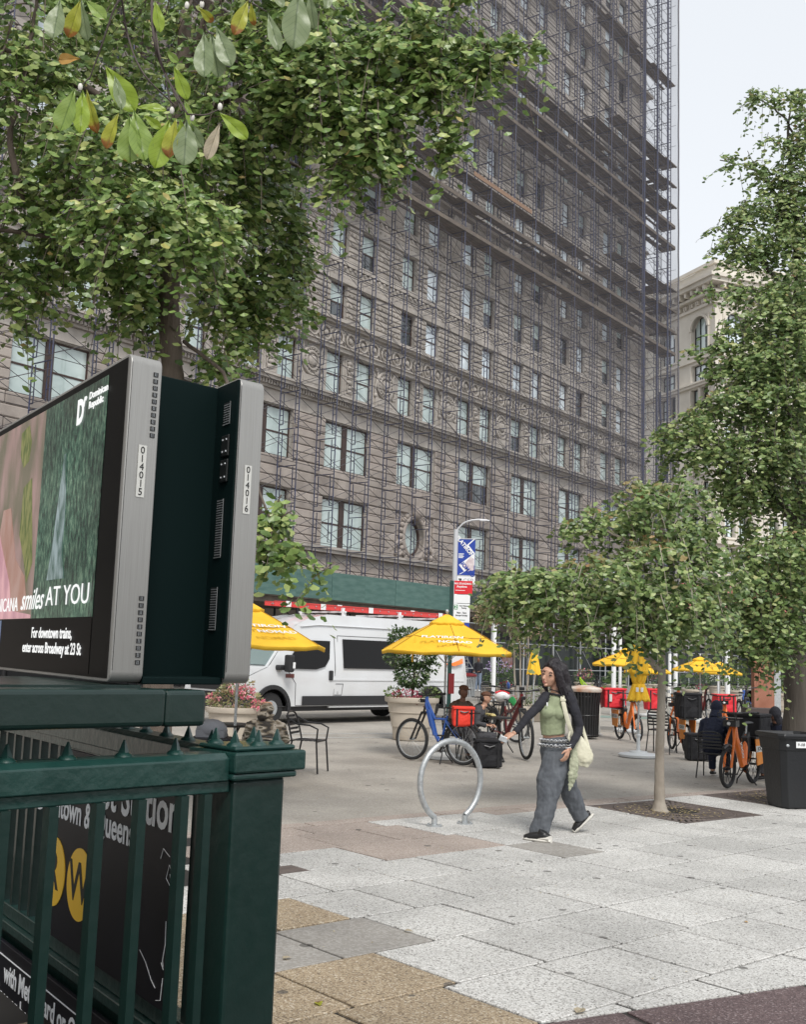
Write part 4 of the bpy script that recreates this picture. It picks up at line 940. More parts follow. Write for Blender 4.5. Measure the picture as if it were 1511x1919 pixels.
# ================================================================ WHITE VAN
def van():
    A0, A1 = G(506, 1359), Vector(G(806, 1357)); A1 = G(806, 1350)
    d = (A1-A0); ang = math.atan2(d.y, d.x); wb = d.length
    r = thing('parked_van', 'white high roof work van with red ladders on its roof', 'van', A0, ang)
    # local: x from front wheel to rear, -y toward the viewer, near side at y=0
    W = 1.98; S = wb/4.0; H = 2.62
    prof = [(-.98, .42), (-1.02, .75), (-.95, 1.02), (-.55, 1.18), (-.15, 1.33), (.28, 1.98), (.52, 2.32), (.85, 2.52), (1.3, H), (4.75, H), (4.98, 2.5), (5.05, 1.4), (5.03, .42)]
    prof = [(x*S if x > 0 else x, z) for x, z in prof]
    b = MB(); n = len(prof)
    lay = ((0.0, 0), (.06, .0), (W-.06, 0), (W, 0))
    def tum(z): return .13*max(0, (z-1.2)/1.4)**1.3        # body leans inwards above the belt
    vs = []
    for side, y in ((0, 0), (1, W)):
        for x, z in prof: vs.append((x, (y+tum(z)) if side == 0 else (y-tum(z)), z))
    fs = [tuple(range(n-1, -1, -1)), tuple(range(n, 2*n))]+[(i, (i+1) % n, n+(i+1) % n, n+i) for i in range(n)]
    # near side with real wheel openings: strips
    b.add(vs, fs[1:])
    R0 = .50; xs = [-1.0]; 
    def inside(x):
        lo, hi = .42, None
        z = None
        for i in range(n-1):
            (x0, z0), (x1, z1) = prof[i], prof[i+1]
            if z1 >= z0-.3 and min(x0, x1)-1e-6 <= x <= max(x0, x1)+1e-6 and x1 != x0: z = z0+(z1-z0)*(x-x0)/(x1-x0) if (z is None or True) and z0 > .9 else z
        return z
    N = 90
    X = [-.98+(5.04*S+.98)*i/N for i in range(N+1)]; side = []
    for x in X:
        zl = .42
        for cx in (0, wb):
            if abs(x-cx) < R0: zl = max(zl, .37+math.sqrt(R0*R0-(x-cx)**2))
        zh = inside(x) or 1.1; side.append((x, zl, zh))
    zz = [0, .3, .48, .6, .8, .92, 1]
    vs = []; fs = []
    for x, zl, zh in side:
        for q in zz:
            z = zl+(zh-zl)*q; vs.append((x, tum(z)-.002-.035*math.exp(-((z-1.12)/.5)**2)*1.0+.0, z))
    m = len(zz)
    for i in range(N):
        for j in range(m-1): fs.append((i*m+j, (i+1)*m+j, (i+1)*m+j+1, i*m+j+1))
    b.add(vs, fs); body = b.build('body', M['vanwhite'], r, smooth=32)
    # roof ribs, gutter, body line
    t = MB()
    for k in range(5): t.bb(1.4*S, 4.7*S, .35+k*.3, .43+k*.3, H, H+.018)
    t.tube([(.62*S, tum(2.3)-.03, 2.30), (1.05*S, tum(2.36)-.03, 2.36), (4.9*S, tum(2.36)-.03, 2.36)], .016, 5)
    t.bb(1.28*S, 4.95*S, -.052, -.02, 1.03, 1.065)
    t.bb(1.30*S, 3.05*S, -.03, .02, .38, .415)
    t.build('trim', M['vanwhite'], r, smooth=30)
    bl = MB()
    # dark lower cladding, arches, bumper
    bl.bb(.66*S, wb-.62, -.062, -.03, .44, .66)
    for cx in (0, wb):
        pts = [(cx+ (R0+.05)*math.cos(a), (R0+.05)*math.sin(a)+.37) for a in [math.radians(v) for v in range(-8, 189, 12)]]; pin = [(cx+(R0-.05)*math.cos(a), (R0-.05)*math.sin(a)+.37) for a in [math.radians(v) for v in range(-8, 189, 12)]]
        for k in range(len(pts)-1): bl.prism([pin[k], pts[k], pts[k+1], pin[k+1]], -.075, .0, plane='xz')
        bl.bb(cx-.46, cx+.46, .30, .34, .3, .9)
    bl.bb(-1.06, -.92, -.03, W+.02, .36, .74); bl.bb(-.95, -.5, -.06, -.02, .40, .62); bl.bb(-1.035, -.97, .25, W-.25, .78, .98); bl.bb(-.9, 4.9*S, .1, W-.1, .30, .42)
    bl.build('cladding', M['vanblack'], r, smooth=30, bevel=.008)
    # glass: windscreen, door window, side window
    def sideglass(pts, name, y0=-.02):
        q = MB(); v = []; 
        for dy in (-.012, .012): v += [(x*S, tum(z)+y0+dy-.03*math.exp(-((z-1.12)/.5)**2), z) for x, z in pts]
        k = len(pts); q.add(v, [tuple(range(k-1, -1, -1)), tuple(range(k, 2*k))]+[(i, (i+1) % k, k+(i+1) % k, k+i) for i in range(k)]); return q.build(name, M['vanglass'], r, smooth=0)
    sideglass([(.30, 1.30), (.34, 1.52), (.66, 1.98), (1.30, 1.98), (1.27, 1.55), (1.16, 1.36), (.95, 1.29)], 'door_window', -.028)
    sideglass([(1.62, 1.33), (1.62, 2.04), (3.0, 2.04), (3.0, 1.33)], 'side_window', -.028)
    ws = MB(); ws.add([(-.12, .12, 1.36), (-.12, W-.12, 1.36), (.40*S, W-.2, 2.16), (.40*S, .2, 2.16), (-.16, .12, 1.375), (-.16, W-.12, 1.375), (.37*S, W-.2, 2.18), (.37*S, .2, 2.18)], [(3, 2, 1, 0), (4, 5, 6, 7), (0, 1, 5, 4), (1, 2, 6, 5), (2, 3, 7, 6), (3, 0, 4, 7)]); ws.build('windscreen', M['windscreen'], r, smooth=0)
    # seams, handle, mirror, badge
    sm = MB()
    for pts in ([(.52, .45), (.50, .95), (.30, 1.28)], [(1.40, .45), (1.42, 1.3), (1.42, 2.1)], [(.52, .44), (1.40, .44)], [(1.5, 2.12), (3.12, 2.12)], [(1.5, .7), (1.5, 2.12)], [(3.12, .7), (3.12, 2.12)], [(1.44, .95), (1.62, .95), (1.60, .68), (1.42, .68)], [(3.2, .9), (5.0, .9)], [(4.0, .7), (4.0, 2.2)]):
        sm.tube([(x*S, tum(z)-.004-.035*math.exp(-((z-1.12)/.5)**2), z) for x, z in pts], .009, 4)
    sm.build('seam', M['vanseam'], r)
    hn = MB(); hn.box((1.31*S, -.05, 1.15), (.13, .05, .24)); hn.build('handle', M['vanblack'], r, smooth=0, bevel=.025)
    mr_ = MB(); mr_.box((.20*S, -.26, 1.42), (.16, .22, .40)); mr_.box((.12*S, -.08, 1.32), (.22, .18, .12)); mr_ = mr_.build('mirror', M['vanblack'], r, smooth=0, bevel=.04)
    MB().box((.235*S, -.375, 1.38), (.07, .012, .14)).build('indicator', M['white'], mr_, smooth=0)
    bg_ = MB(); bg_.box((.36*S, -.045, 1.13), (.26, .006, .09)); bg_.build('badge', mat('dark_red_badge', (.12, .03, .025), .5), r, smooth=0)
    hl = MB(); hl.box((-.80, .02, 1.0), (.34, .10, .26)); hl.build('headlight', M['vanglass'], r, smooth=0, bevel=.03)
    lg = MB(); lg.tube([(4.4*S, -.045, 1.50), (4.62*S, -.045, 1.49), (4.85*S, -.045, 1.57), (4.88*S, -.045, 1.66)], [.02, .06, .07, .02], 6, el=.2); lg.build('orange_mark', M['orange'], r)
    for cx in (0, wb):
        for y in (.02, W-.26):
            w = MB(); w.tube([(cx, y, .37), (cx, y+.24, .37)], .37, 28); w.tube([(cx, y-.004, .37), (cx, y+.01, .37)], .30, 28); w = w.build('wheel', M['rubber'], r, smooth=35, bevel=.02)
            q = MB(); q.tube([(cx, y-.02, .37), (cx, y-.006, .37)], .19, 16); q.tube([(cx, y-.03, .37), (cx, y-.006, .37)], .07, 12); q.build('rim', M['galv'], w)
    return r, S, H, wb
M['vanwhite'] = mat('white_van_paint', (.66, .68, .70), .3, coat=.6, col2=(.56, .565, .57), nscale=.9, amount=.4)
M['vanseam'] = mat('panel_gap_shadow_strip', (.10, .10, .105), .8)
M['vanblack'] = mat('black_plastic_trim', (.016, .016, .018), .55)
M['vanglass'] = mat('black_tinted_glass', (.006, .0055, .0055), .08, spec=.25)
M['windscreen'] = mat('windscreen_glass', (.20, .26, .26), .1, spec=.4)
vr, VS, VH, VWB = van()
van_ang = vr.rotation_euler.z; van_o = vr.location.copy()
M['ladred'] = mat('red_fibreglass', (.62, .055, .05), .5, coat=.2)
def ladder(y, z, x0, x1, label):
    r = thing('ladder', label, 'ladder', van_o, van_ang)
    for yy in (y, y+.36): 
        q = MB(); q.bb(x0, x1, yy, yy+.03, z-.055, z+.055); q.bb(x0, x1, yy-.012, yy, z+.04, z+.055); q.bb(x0, x1, yy-.012, yy, z-.055, z-.04); q.build('side_rail', M['ladred'], r, smooth=0)
    x = x0+.2
    while x < x1: MB().cyl((x, y-.014, z), (x, y+.4, z), .018, n=6).build('rung', M['galv'], r); x += .32
    for x in (x0+.35, (x0+x1)/2-.5, x1-.3): q = MB(); q.bb(x, x+.16, y-.022, y-.013, z-.07, z+.07); q.build('bracket', M['white'], r, smooth=0)
ladder(.28, VH+.19, .95*VS, 4.6*VS, 'red ladder with white brackets nearer the kerb on the van roof')
ladder(.95, VH+.24, .55*VS, 4.3*VS, 'red ladder set farther forward on the van roof, behind the other')
rk = thing('roof_rack', 'white cross bars under the ladders on the van roof', 'roof rack', van_o, van_ang)
for x in (1.7, 3.2, 4.4):
    q = MB(); q.bb(x*VS, x*VS+.06, .12, 1.86, VH+.08, VH+.12); q.bb(x*VS-.02, x*VS+.08, .16, .22, VH, VH+.08); q.bb(x*VS-.02, x*VS+.08, 1.74, 1.8, VH, VH+.08); q.bb(x*VS, x*VS+.07, .2, .26, VH+.12, VH+.20); q.build('cross_bar', M['white'], rk, smooth=0)
# ================================================================ YELLOW UMBRELLAS
M['seamy'] = mat('stitched_seam', (.36, .19, .012), .85)
def canopy_mesh(R, rise, nseg, name='canopy', closed=False):
    mb = MB(); rings = 7; vs = []; fs = []; K = nseg*6
    for i in range(rings+1):
        t = i/rings; 
        for k in range(K):
            a = 2*PI*k/K+PI/nseg; seg = (k % 6)/6; sag = math.sin(PI*seg); rad = R*t*(1-.055*sag) if nseg > 4 else R*t*(math.cos(PI/nseg)/math.cos((a-PI/nseg+PI/nseg) % (2*PI/nseg)-PI/nseg))
            z = -rise*(t**1.12) - sag*.035*R*t*(1 if i < rings else .7)+.006*math.sin(k*2.3+i)
            vs.append((rad*math.cos(a), rad*math.sin(a), z))
    for i in range(rings):
        for k in range(K): l = (k+1) % K; fs.append((i*K+k, (i+1)*K+k, (i+1)*K+l, i*K+l))
    n0 = len(vs)
    for k in range(K): x, y, z = vs[rings*K+k]; vs.append((x*.995, y*.995, z-.05))
    for k in range(K): l = (k+1) % K; fs.append((rings*K+k, n0+k, n0+l, rings*K+l))
    mb.add(vs, fs); return mb
def umbrella(base, ztop, R, rise, rot, label, nseg=6, group=None, text=None, lean=0):
    r = thing('cafe_umbrella', label, 'umbrella', base, rot, group)
    c = canopy_mesh(R, rise, nseg).build('canopy', M['yellow'], r, smooth=25); c.location.z = ztop
    s_ = c.modifiers.new('solid', 'SOLIDIFY'); s_.thickness = .006
    sq_ = MB()
    for k in range(nseg):
        a = 2*PI*k/nseg+PI/nseg; sq_.tube([(R*t*math.cos(a), R*t*math.sin(a), ztop-rise*(t**1.12)+.010) for t in (.05, .2, .4, .6, .8, 1)], .006, 4)
    for t in (.62,):
        pts_ = []
        for k in range(nseg*6): a = 2*PI*k/(nseg*6)+PI/nseg; sg = math.sin(PI*((k % 6)/6)); pts_.append((R*t*(1-.055*sg)*math.cos(a), R*t*(1-.055*sg)*math.sin(a), ztop-rise*(t**1.12)-sg*.035*R*t+.006))
        sq_.tube(pts_, .006, 4, closed=True)
    sq_.build('seam', M['seamy'], r)
    v = canopy_mesh(R*.27, rise*.26, nseg).build('vent', M['yellow'], r, smooth=25); v.location.z = ztop+.055; s_ = v.modifiers.new('solid', 'SOLIDIFY'); s_.thickness = .006
    MB().cyl((0, 0, .08), (0, 0, ztop+.06), .019, n=10).build('pole', M['galv'], r)
    MB().ball((0, 0, ztop+.10), (.03, .03, .04)).build('finial', M['galv'], r)
    for k in range(nseg):
        a = 2*PI*k/nseg+PI/nseg; q = MB(); q.tube([(.02*math.cos(a), .02*math.sin(a), ztop-.03), (R*.97*math.cos(a), R*.97*math.sin(a), ztop-rise-.012)], .008, 4)
        q.tube([(.02*math.cos(a), .02*math.sin(a), ztop-rise*1.35), (R*.5*math.cos(a), R*.5*math.sin(a), ztop-rise*.47-.03)], .007, 4); q.build('rib', M['galv'], r)
    bs = MB(); bs.lathe([(.30, 0), (.31, .05), (.26, .075), (.10, .085), (.04, .10), (.035, .35), (.03, .36)], n=28); bs.build('base', M['umbase'], r)
    return r
M['umbase'] = mat('pale_grey_umbrella_base', (.55, .57, .58), .45, bump=.1)
u2p = G(814, 1415)
# visible umbrella beside the blue bicycle
U2 = Vector((AT(836, 1230, 18.7).x, 18.7, 0)); za = AT(838, 1157, 18.7).z; zr = AT(838, 1218, 18.7).z
um2 = umbrella(U2, za, 1.16, za-zr+.02, math.radians(8), 'open yellow umbrella over the blue bicycle and seated man')
U1 = Vector((AT(446, 1250, 14.3).x, 14.3, 0)); za1 = AT(446, 1128, 14.3).z; zr1 = AT(600, 1208, 14.3).z
um1 = umbrella(U1, za1, 1.19, za1-zr1+.02, math.radians(4), 'open yellow umbrella in front of the van, half hidden by the screens')
def canopy_text(um, body, a_deg, rad, drop, size, R, rise, ztop):
    # lettering laid on the slope of the canopy, facing outward
    a = math.radians(a_deg)-um.rotation_euler.z; out = Vector((math.cos(a), math.sin(a), 0)); X = Vector((-math.sin(a), math.cos(a), 0)); up = (Vector((0, 0, 1))*rise/R*1.0 - out).normalized()
    up = (-out*R+Vector((0, 0, 1))*rise).normalized(); z = ztop-rise*((rad/R)**1.12)
    o = out*rad*.985+Vector((0, 0, z+drop)); lettering(body, size, M['white'], frameM(o, X, up), um, bold=.003, sx=1.35)
rise2 = za-zr+.02
canopy_text(um2, 'FLATIRON', -97, .86, .06, .11, 1.16, rise2, za); canopy_text(um2, 'NOMAD', -84, 1.0, .06, .11, 1.16, rise2, za)
rise1 = za1-zr1+.02
canopy_text(um1, 'FLATIRON', -66, .86, .06, .11, 1.19, rise1, za1); canopy_text(um1, 'NOMAD', -54, 1.0, .06, .11, 1.19, rise1, za1)
cs = MB(); cs.tube([(-.62, -.55, za-rise2*.62), (-.66, -.62, za-rise2*.85), (-.68, -.66, za-rise2-.06), (-.68, -.66, za-rise2-.20)], .012, 5); cs.build('strap', M['yellow'], um2)
fa = [('far yellow umbrella by the white street posts', 1175, 1222, 27.5, 60), ('second far yellow umbrella under the tree branches', 1313, 1237, 33, 48), ('small far yellow umbrella right of the thin tree', 1215, 1242, 36, 44), ('farthest yellow umbrella, left of the rusty sculpture', 1350, 1246, 38, 40)]
for lab_, px, py, Y, rp in fa:
    c = AT(px, py, Y); R_ = rp*Y/FPX*1.05; umbrella(Vector((c.x, c.y, 0)), c.z+.05, R_, .42*R_, .4+px, lab_, nseg=6, group='far open umbrellas')
# closed umbrella
cu0 = G(1197, 1418); cu = thing('closed_umbrella', 'folded yellow umbrella tied round its pole on a white disc base', 'umbrella', (cu0.x, cu0.y, 0))
yy_ = cu0.y
def zat(py): return AT(1197, py, yy_).z
def fold(z0, z1, r0, r1, n=16, ph=0, waist=None):
    mb = MB(); vs = []; fs = []; K = n*4; NR = 8
    for i in range(NR+1):
        t = i/NR; z = lerp(z0, z1, t); rr = lerp(r0, r1, t**.8)
        for k in range(K): a = 2*PI*k/K; w = 1+.20*math.cos(n/2*a+ph+.6*t)*(.4+.6*t); vs.append((rr*w*math.cos(a), rr*w*math.sin(a), z-(.02*math.cos(n*a) if i == NR else 0)))
    for i in range(NR):
        for k in range(K): l = (k+1) % K; fs.append((i*K+k, (i+1)*K+k, (i+1)*K+l, i*K+l))
    return mb.add(vs, fs)
for nm, z0, z1, r0, r1, ph in (('folded_canopy', zat(1208), zat(1264), .12, .165, 0), ('folded_canopy', zat(1256), zat(1281), .17, .095, 1), ('folded_canopy', zat(1279), zat(1313), .09, .185, 2)):
    o = fold(z0, z1, r0, r1, ph=ph).build(nm, M['yellow'], cu, smooth=40); s_ = o.modifiers.new('solid', 'SOLIDIFY'); s_.thickness = .01
MB().tube([(.088*math.cos(2*PI*k/20), .088*math.sin(2*PI*k/20), zat(1280)) for k in range(20)], .012, 5, closed=True).build('tie_strap', M['yellow'], cu)
for a in (-110, -80): q = MB(); q.box((.16*math.cos(math.radians(a)), .16*math.sin(math.radians(a)), zat(1292)), (.05, .012, .08), rz=math.radians(a+90)); q.build('print_patch', M['white'], cu)
MB().cyl((0, 0, .05), (0, 0, zat(1210)), .02, n=10).build('pole', M['galv'], cu)
MB().lathe([(.355, 0), (.365, .04), (.33, .06), (.17, .075), (.16, .10), (.05, .11), (.035, .12), (.032, .36), (.045, .37), (.045, .40), (.03, .41)], n=36).build('base', M['umbase'], cu)
# ================================================================ PLANTERS
def planter(px, py, wtop, h, label, name='planter', grp=None, low=False, cyl_=False):
    g_ = G(px, py); r = thing(name, label, 'planter', (g_.x, g_.y, 0), 0, grp); R = wtop/2
    if low: pr = [(R*.8, 0), (R*.95, h*.7), (R, h*.78), (R, h), (R*.93, h), (R*.92, h*.85)]
    elif cyl_: pr = [(R*.9, 0), (R*.9, h*.9), (R, h*.9), (R, h), (R*.9, h), (R*.9, h*.9)]
    else: pr = [(R*.62, 0), (R*.66, .03), (R*.70, h*.30), (R*.735, h*.31), (R*.735, h*.34), (R*.80, h*.62), (R*.84, h*.64), (R*.84, h*.67), (R*.89, h*.86), (R*.98, h*.88), (R, h*.92), (R, h*.99), (R*.96, h), (R*.9, h*.99), (R*.88, h*.9)]
    MB().lathe(pr, n=40).build('pot', M['planter'], r); MB().lathe([(R*.87, h*.86), (.02, h*.93)], n=24).build('soil', M['soil'], r)
    return r, Vector((g_.x, g_.y, 0)), h
# ================================================================ FOLIAGE TOOLS
def fan_leaf(cup=.12):
    vs = [(0, 0, 0)]; n = 6
    for i in range(n+1):
        a = math.radians(-62+124*i/n); q = 1.0-(.16 if i == n//2 else 0)+(.05 if i in (1, 5) else 0)
        vs.append((q*math.sin(a)*.74, q*math.cos(a)*.70+.04, cup*abs(math.sin(a))**1.5-.05*math.cos(i*2.)))
    return vs, [(0, i, i+1) for i in range(1, n+1)]
def oval_leaf():
    return [(0, 0, 0), (.2, .3, .05), (.24, .6, .04), (0, 1, -.06), (-.24, .6, .04), (-.2, .3, .05)], [(0, 1, 2, 3), (0, 3, 4, 5)]
FAN, OVAL = fan_leaf(), oval_leaf()
def orient(dirv, normal):
    Y = Vector(dirv).normalized(); Z = Vector(normal)-Y*Vector(normal).dot(Y)
    if Z.length < 1e-3: Z = Y.orthogonal()
    Z.normalize(); X = Y.cross(Z); return X, Y, Z
class Leaves:
    def __init__(s, shape): s.sh = shape; s.items = []
    def leaf(s, p, dirv, normal, size): s.items.append((Vector(p), Vector(dirv), Vector(normal), size))
    def build(s, parent, m, near=0, name='crown', cam_=Vector((0, 0, 1.7))):
        it = s.items
        if near:
            it = sorted(it, key=lambda q: -q[3]/(q[0]-cam_).length*(1 if abs(q[0].x/q[0].y+.0) < .40 and q[0].z < 1.7+q[0].y*.62 else .01))
            vs_, fs_ = s.sh; me = MB().add([tuple(v) for v in vs_], fs_).mesh('leaf', m, 60); org = parent.matrix_world.translation if False else parent.location
            for p, d, n, sz in it[:near]:
                X, Y, Z = orient(d, n); o = bpy.data.objects.new('leaf', me); COL.objects.link(o); o.parent = parent; q = p-org
                o.matrix_local = Matrix(((X.x*sz, Y.x*sz, Z.x*sz, q.x), (X.y*sz, Y.y*sz, Z.y*sz, q.y), (X.z*sz, Y.z*sz, Z.z*sz, q.z), (0, 0, 0, 1)))
            it = it[near:]
        V = []; F = []; vs_, fs_ = s.sh; org = parent.location
        for p, d, n, sz in it:
            X, Y, Z = orient(d, n); b = len(V); q = p-org
            for (x, y, z) in vs_: v = q+X*(x*sz)+Y*(y*sz)+Z*(z*sz); V.append((v.x, v.y, v.z))
            for f in fs_: F.append([b+i for i in f])
        me = bpy.data.meshes.new(name); me.from_pydata(V, [], F); me.materials.append(m); me.polygons.foreach_set('use_smooth', [True]*len(F)); me.update()
        o = put(name, me, parent); o['kind'] = 'stuff'; return o
def curve(pts, n):            # Catmull-Rom through points
    P = [Vector(p) for p in pts]; P = [P[0]*2-P[1]]+P+[P[-1]*2-P[-2]]; out = []
    for i in range(1, len(P)-2):
        for k in range(n):
            t = k/n; a, b, c, d = P[i-1], P[i], P[i+1], P[i+2]
            out.append(.5*((2*b)+(c-a)*t+(2*a-5*b+4*c-d)*t*t+(3*b-a-3*c+d)*t**3))
    out.append(P[-2]); return out
M['gink_n'] = leafmat('ginkgo_leaf_near', [(0, (.06, .11, .026)), (.35, (.135, .225, .055)), (.7, (.245, .335, .10)), (.965, (.39, .45, .17)), (.992, (.40, .40, .12)), (1, (.42, .30, .12))], .22, .36)
M['gink_m'] = leafmat('ginkgo_leaf_mid', [(0, (.055, .098, .030)), (.35, (.125, .20, .060)), (.7, (.225, .305, .105)), (.97, (.36, .42, .17)), (1, (.38, .38, .16))], .2, .38)
M['gink_tip'] = leafmat('ginkgo_leaf_turning', [(0, (.15, .18, .07)), (.5, (.26, .25, .10)), (.85, (.36, .27, .12)), (1, (.42, .22, .11))], .25, .5)
M['gink_d'] = leafmat('ginkgo_leaf_far', [(0, (.038, .065, .026)), (.4, (.065, .10, .040)), (.8, (.10, .14, .055)), (1, (.20, .20, .09))], .25, .5)
M['bark'] = mat('grey_brown_bark', (.085, .065, .052), .95, col2=(.15, .12, .095), nscale=7, bump=1.0, bscale=30, stretch=(1, 1, .18))
M['bark_pale'] = mat('pale_bark', (.24, .205, .165), .9, col2=(.36, .32, .27), nscale=5, bump=.7, bscale=26, stretch=(1, 1, .4))
M['bark_dark'] = mat('furrowed_dark_bark', (.050, .042, .036), .95, col2=(.10, .086, .072), nscale=8, bump=1.0, bscale=26, stretch=(1, 1, .12))
def rsph(r, rng): 
    while True:
        v = Vector((rng.uniform(-1, 1), rng.uniform(-1, 1), rng.uniform(-1, 1)))
        if v.length <= 1: return v*r
def tree(name, label, base, trunk, limbs, blobs, leafsize, dens, mats, near, seed, shape=FAN, twig=.32, barkm='bark', tipmat=None, tipfn=None, nl=9, cat='tree'):
    rng = random.Random(seed); r = thing(name, label, cat, base); base = Vector(base)
    tp = curve([p for p, _ in trunk], 6); rr = []
    for i in range(len(tp)): t = i/(len(tp)-1)*(len(trunk)-1); k = min(int(t), len(trunk)-2); rr.append(lerp(trunk[k][1], trunk[k+1][1], t-k)*(1+.05*math.sin(i*1.9)))
    MB().tube([p-base for p in tp], rr, 16).build('trunk', M[barkm], r, smooth=60)
    for pts, r0 in limbs:
        c = curve(pts, 6); MB().tube([p-base+Vector((rng.uniform(-.015, .015), rng.uniform(-.015, .015), rng.uniform(-.02, .02)))*(0 < i < len(c)-1) for i, p in enumerate(c)], [lerp(r0, r0*.25, i/(len(c)-1)) for i in range(len(c))], 8).build('limb', M[barkm], r, smooth=60)
    lv = Leaves(shape); tv = Leaves(shape); tw = MB(); allc = [p for pts, _ in limbs for p in curve(pts, 5)]
    for (c, rad, n) in blobs:
        c = Vector(c); rad = Vector(rad)
        for _ in range(int(n*dens)):
            d = rsph(1, rng); d = d*(d.length**-.45 if d.length > .05 else 1)
            p = c+Vector((d.x*rad.x, d.y*rad.y, d.z*rad.z))
            out = Vector((d.x, d.y, d.z*.4)); 
            if out.length < .1: out = Vector((rng.uniform(-1, 1), rng.uniform(-1, 1), 0))
            out.normalize(); out = (out+Vector((rng.uniform(-.5, .5), rng.uniform(-.5, .5), rng.uniform(-.25, .25)))).normalized()
            L = twig*rng.uniform(.6, 1.4); pts = []; hang = rng.random() < .28; dr = 1.9 if hang else .6
            if hang: L *= 1.35; out = out*.45
            for k in range(5): t = k/4; pts.append(p+out*L*(t-.5)+Vector((0, 0, L*.25*hang-L*dr*(t*t if not hang else t**1.3)*.75)))
            if rng.random() < .45: tw.tube([q-base for q in pts[::2]], [.006, .004, .002], 3, cap=False)
            m_ = nl
            for k in range(m_):
                t = (k+.5)/m_; i = min(int(t*4), 3); q = lerp(pts[i], pts[i+1], t*4-i)
                side = Vector((rng.uniform(-1, 1), rng.uniform(-1, 1), rng.uniform(-.9, .25))).normalized()
                st = q+side*leafsize*rng.uniform(.15, .6)
                dv = (side*.8+Vector((0, 0, -rng.uniform(.3, 1.5)))).normalized()
                nm = Vector((rng.uniform(-.55, .55)+d.x*.5, rng.uniform(-.55, .55)-.35, rng.uniform(.25, 1.0)))
                tgt = lv
                if tipfn and tipfn(c, d, rng): tgt = tv
                tgt.leaf(st, dv, nm, leafsize*rng.uniform(.7, 1.25))
    if tw.v: stuffp(tw.build('twigs', M[barkm], r, smooth=60))
    lv.build(r, M[mats], near)
    if tv.items: tv.build(r, M[tipmat], 0, name='turning_leaves')
    return r
def B(px, py, Y, rx, rz, ry, n): c = AT(px, py, Y); k = Y/FPX; return (c, (rx*k, ry, rz*k), n)
# ================================================================ LEFT GINKGO behind the screens
Yt = 8.6
b0 = AT(318, 1690, Yt); b0.z = 0; b0 = Vector((AT(322, 900, Yt).x, Yt, 0))
trunk = [(b0, .14), (AT(322, 820, Yt), .095), (AT(322, 690, Yt), .088), (AT(316, 590, Yt), .088), (AT(318, 510, Yt), .09), (AT(326, 380, Yt), .075), (AT(335, 200, Yt+.1), .06), (AT(350, 0, Yt+.2), .05), (AT(360, -200, Yt+.3), .03)]
limbs = [([AT(316, 530, Yt), AT(262, 500, Yt-.1), AT(150, 455, Yt-.4), AT(-30, 430, Yt-.8)], .05), ([AT(322, 400, Yt), AT(420, 330, Yt+.3), AT(520, 300, Yt+.5), AT(590, 330, Yt+.6)], .04),
         ([AT(330, 260, Yt), AT(480, 150, Yt-.3), AT(680, 90, Yt-.5), AT(860, 85, Yt-.6), AT(1000, 85, Yt-.6)], .045), ([AT(330, 300, Yt), AT(220, 200, Yt-.5), AT(60, 120, Yt-.8), AT(-60, 60, Yt-1)], .045),
         ([AT(338, 150, Yt), AT(420, -10, Yt-.2), AT(600, -60, Yt)], .04), ([AT(345, 640, Yt), AT(430, 720, Yt-.5), AT(500, 960, Yt-.9), AT(570, 1060, Yt-1.0)], .018), ([AT(40, 380, Yt-.8), AT(20, 240, Yt-1), AT(60, 60, Yt-1.1), AT(70, -60, Yt-1.1)], .03)]
bl = [B(60, 40, 7.8, 130, 90, .6, 70), B(60, 200, 8, 130, 90, .7, 85), B(230, 60, 9.0, 130, 90, .6, 70), B(240, 300, 7.9, 180, 110, .7, 150), B(300, 420, 7.7, 170, 80, .6, 120), B(90, 400, 8.2, 150, 70, .7, 80), B(30, 520, 8.4, 62, 85, .5, 42),
      B(130, 500, 8.6, 50, 40, .4, 16), B(260, 575, 8.5, 42, 60, .3, 22), B(215, 520, 8.3, 60, 36, .3, 22), B(400, 330, 8.6, 130, 120, .7, 110), B(500, 430, 9.2, 85, 150, .5, 95), B(550, 500, 9.3, 38, 110, .3, 34), B(420, 560, 9.2, 70, 70, .4, 34), B(480, 590, 9.3, 55, 62, .3, 20),
      B(400, 680, 8.6, 42, 26, .25, 12), B(440, 640, 8.9, 30, 40, .2, 7), B(225, 735, 7.6, 26, 22, .2, 5), B(450, 180, 8.2, 150, 110, .7, 120), B(600, 160, 8.0, 140, 120, .6, 120), B(560, 60, 8.1, 160, 90, .6, 95), B(690, 220, 7.9, 90, 80, .4, 55), B(720, 120, 7.9, 110, 60, .4, 55), B(760, 60, 8.0, 100, 55, .4, 36),
      B(700, 290, 7.9, 52, 45, .25, 18), B(640, 320, 7.9, 42, 42, .25, 12), B(820, 100, 7.9, 90, 42, .3, 38), B(900, 110, 7.9, 70, 40, .25, 24), B(840, 250, 7.9, 20, 80, .12, 13), B(800, 180, 7.9, 48, 34, .2, 14), B(960, 88, 7.9, 52, 22, .2, 10), B(1010, 78, 7.9, 16, 20, .1, 3), B(850, 10, 8.0, 60, 30, .3, 12), B(380, -20, 8.2, 260, 60, .7, 90),
      B(520, 960, 7.6, 32, 46, .2, 10), B(540, 1040, 7.6, 48, 26, .2, 9), B(592, 1062, 7.6, 18, 14, .1, 2), B(500, 1000, 7.7, 20, 60, .2, 8), B(400, 250, 9.6, 260, 160, .3, 70), B(150, 250, 9.4, 180, 200, .3, 60)]
tree('ginkgo_tree', 'large ginkgo with dark trunk rising behind the two display screens', b0, trunk, limbs, bl, .060, 1.75, 'gink_n', 300, 21, twig=.30, nl=11)
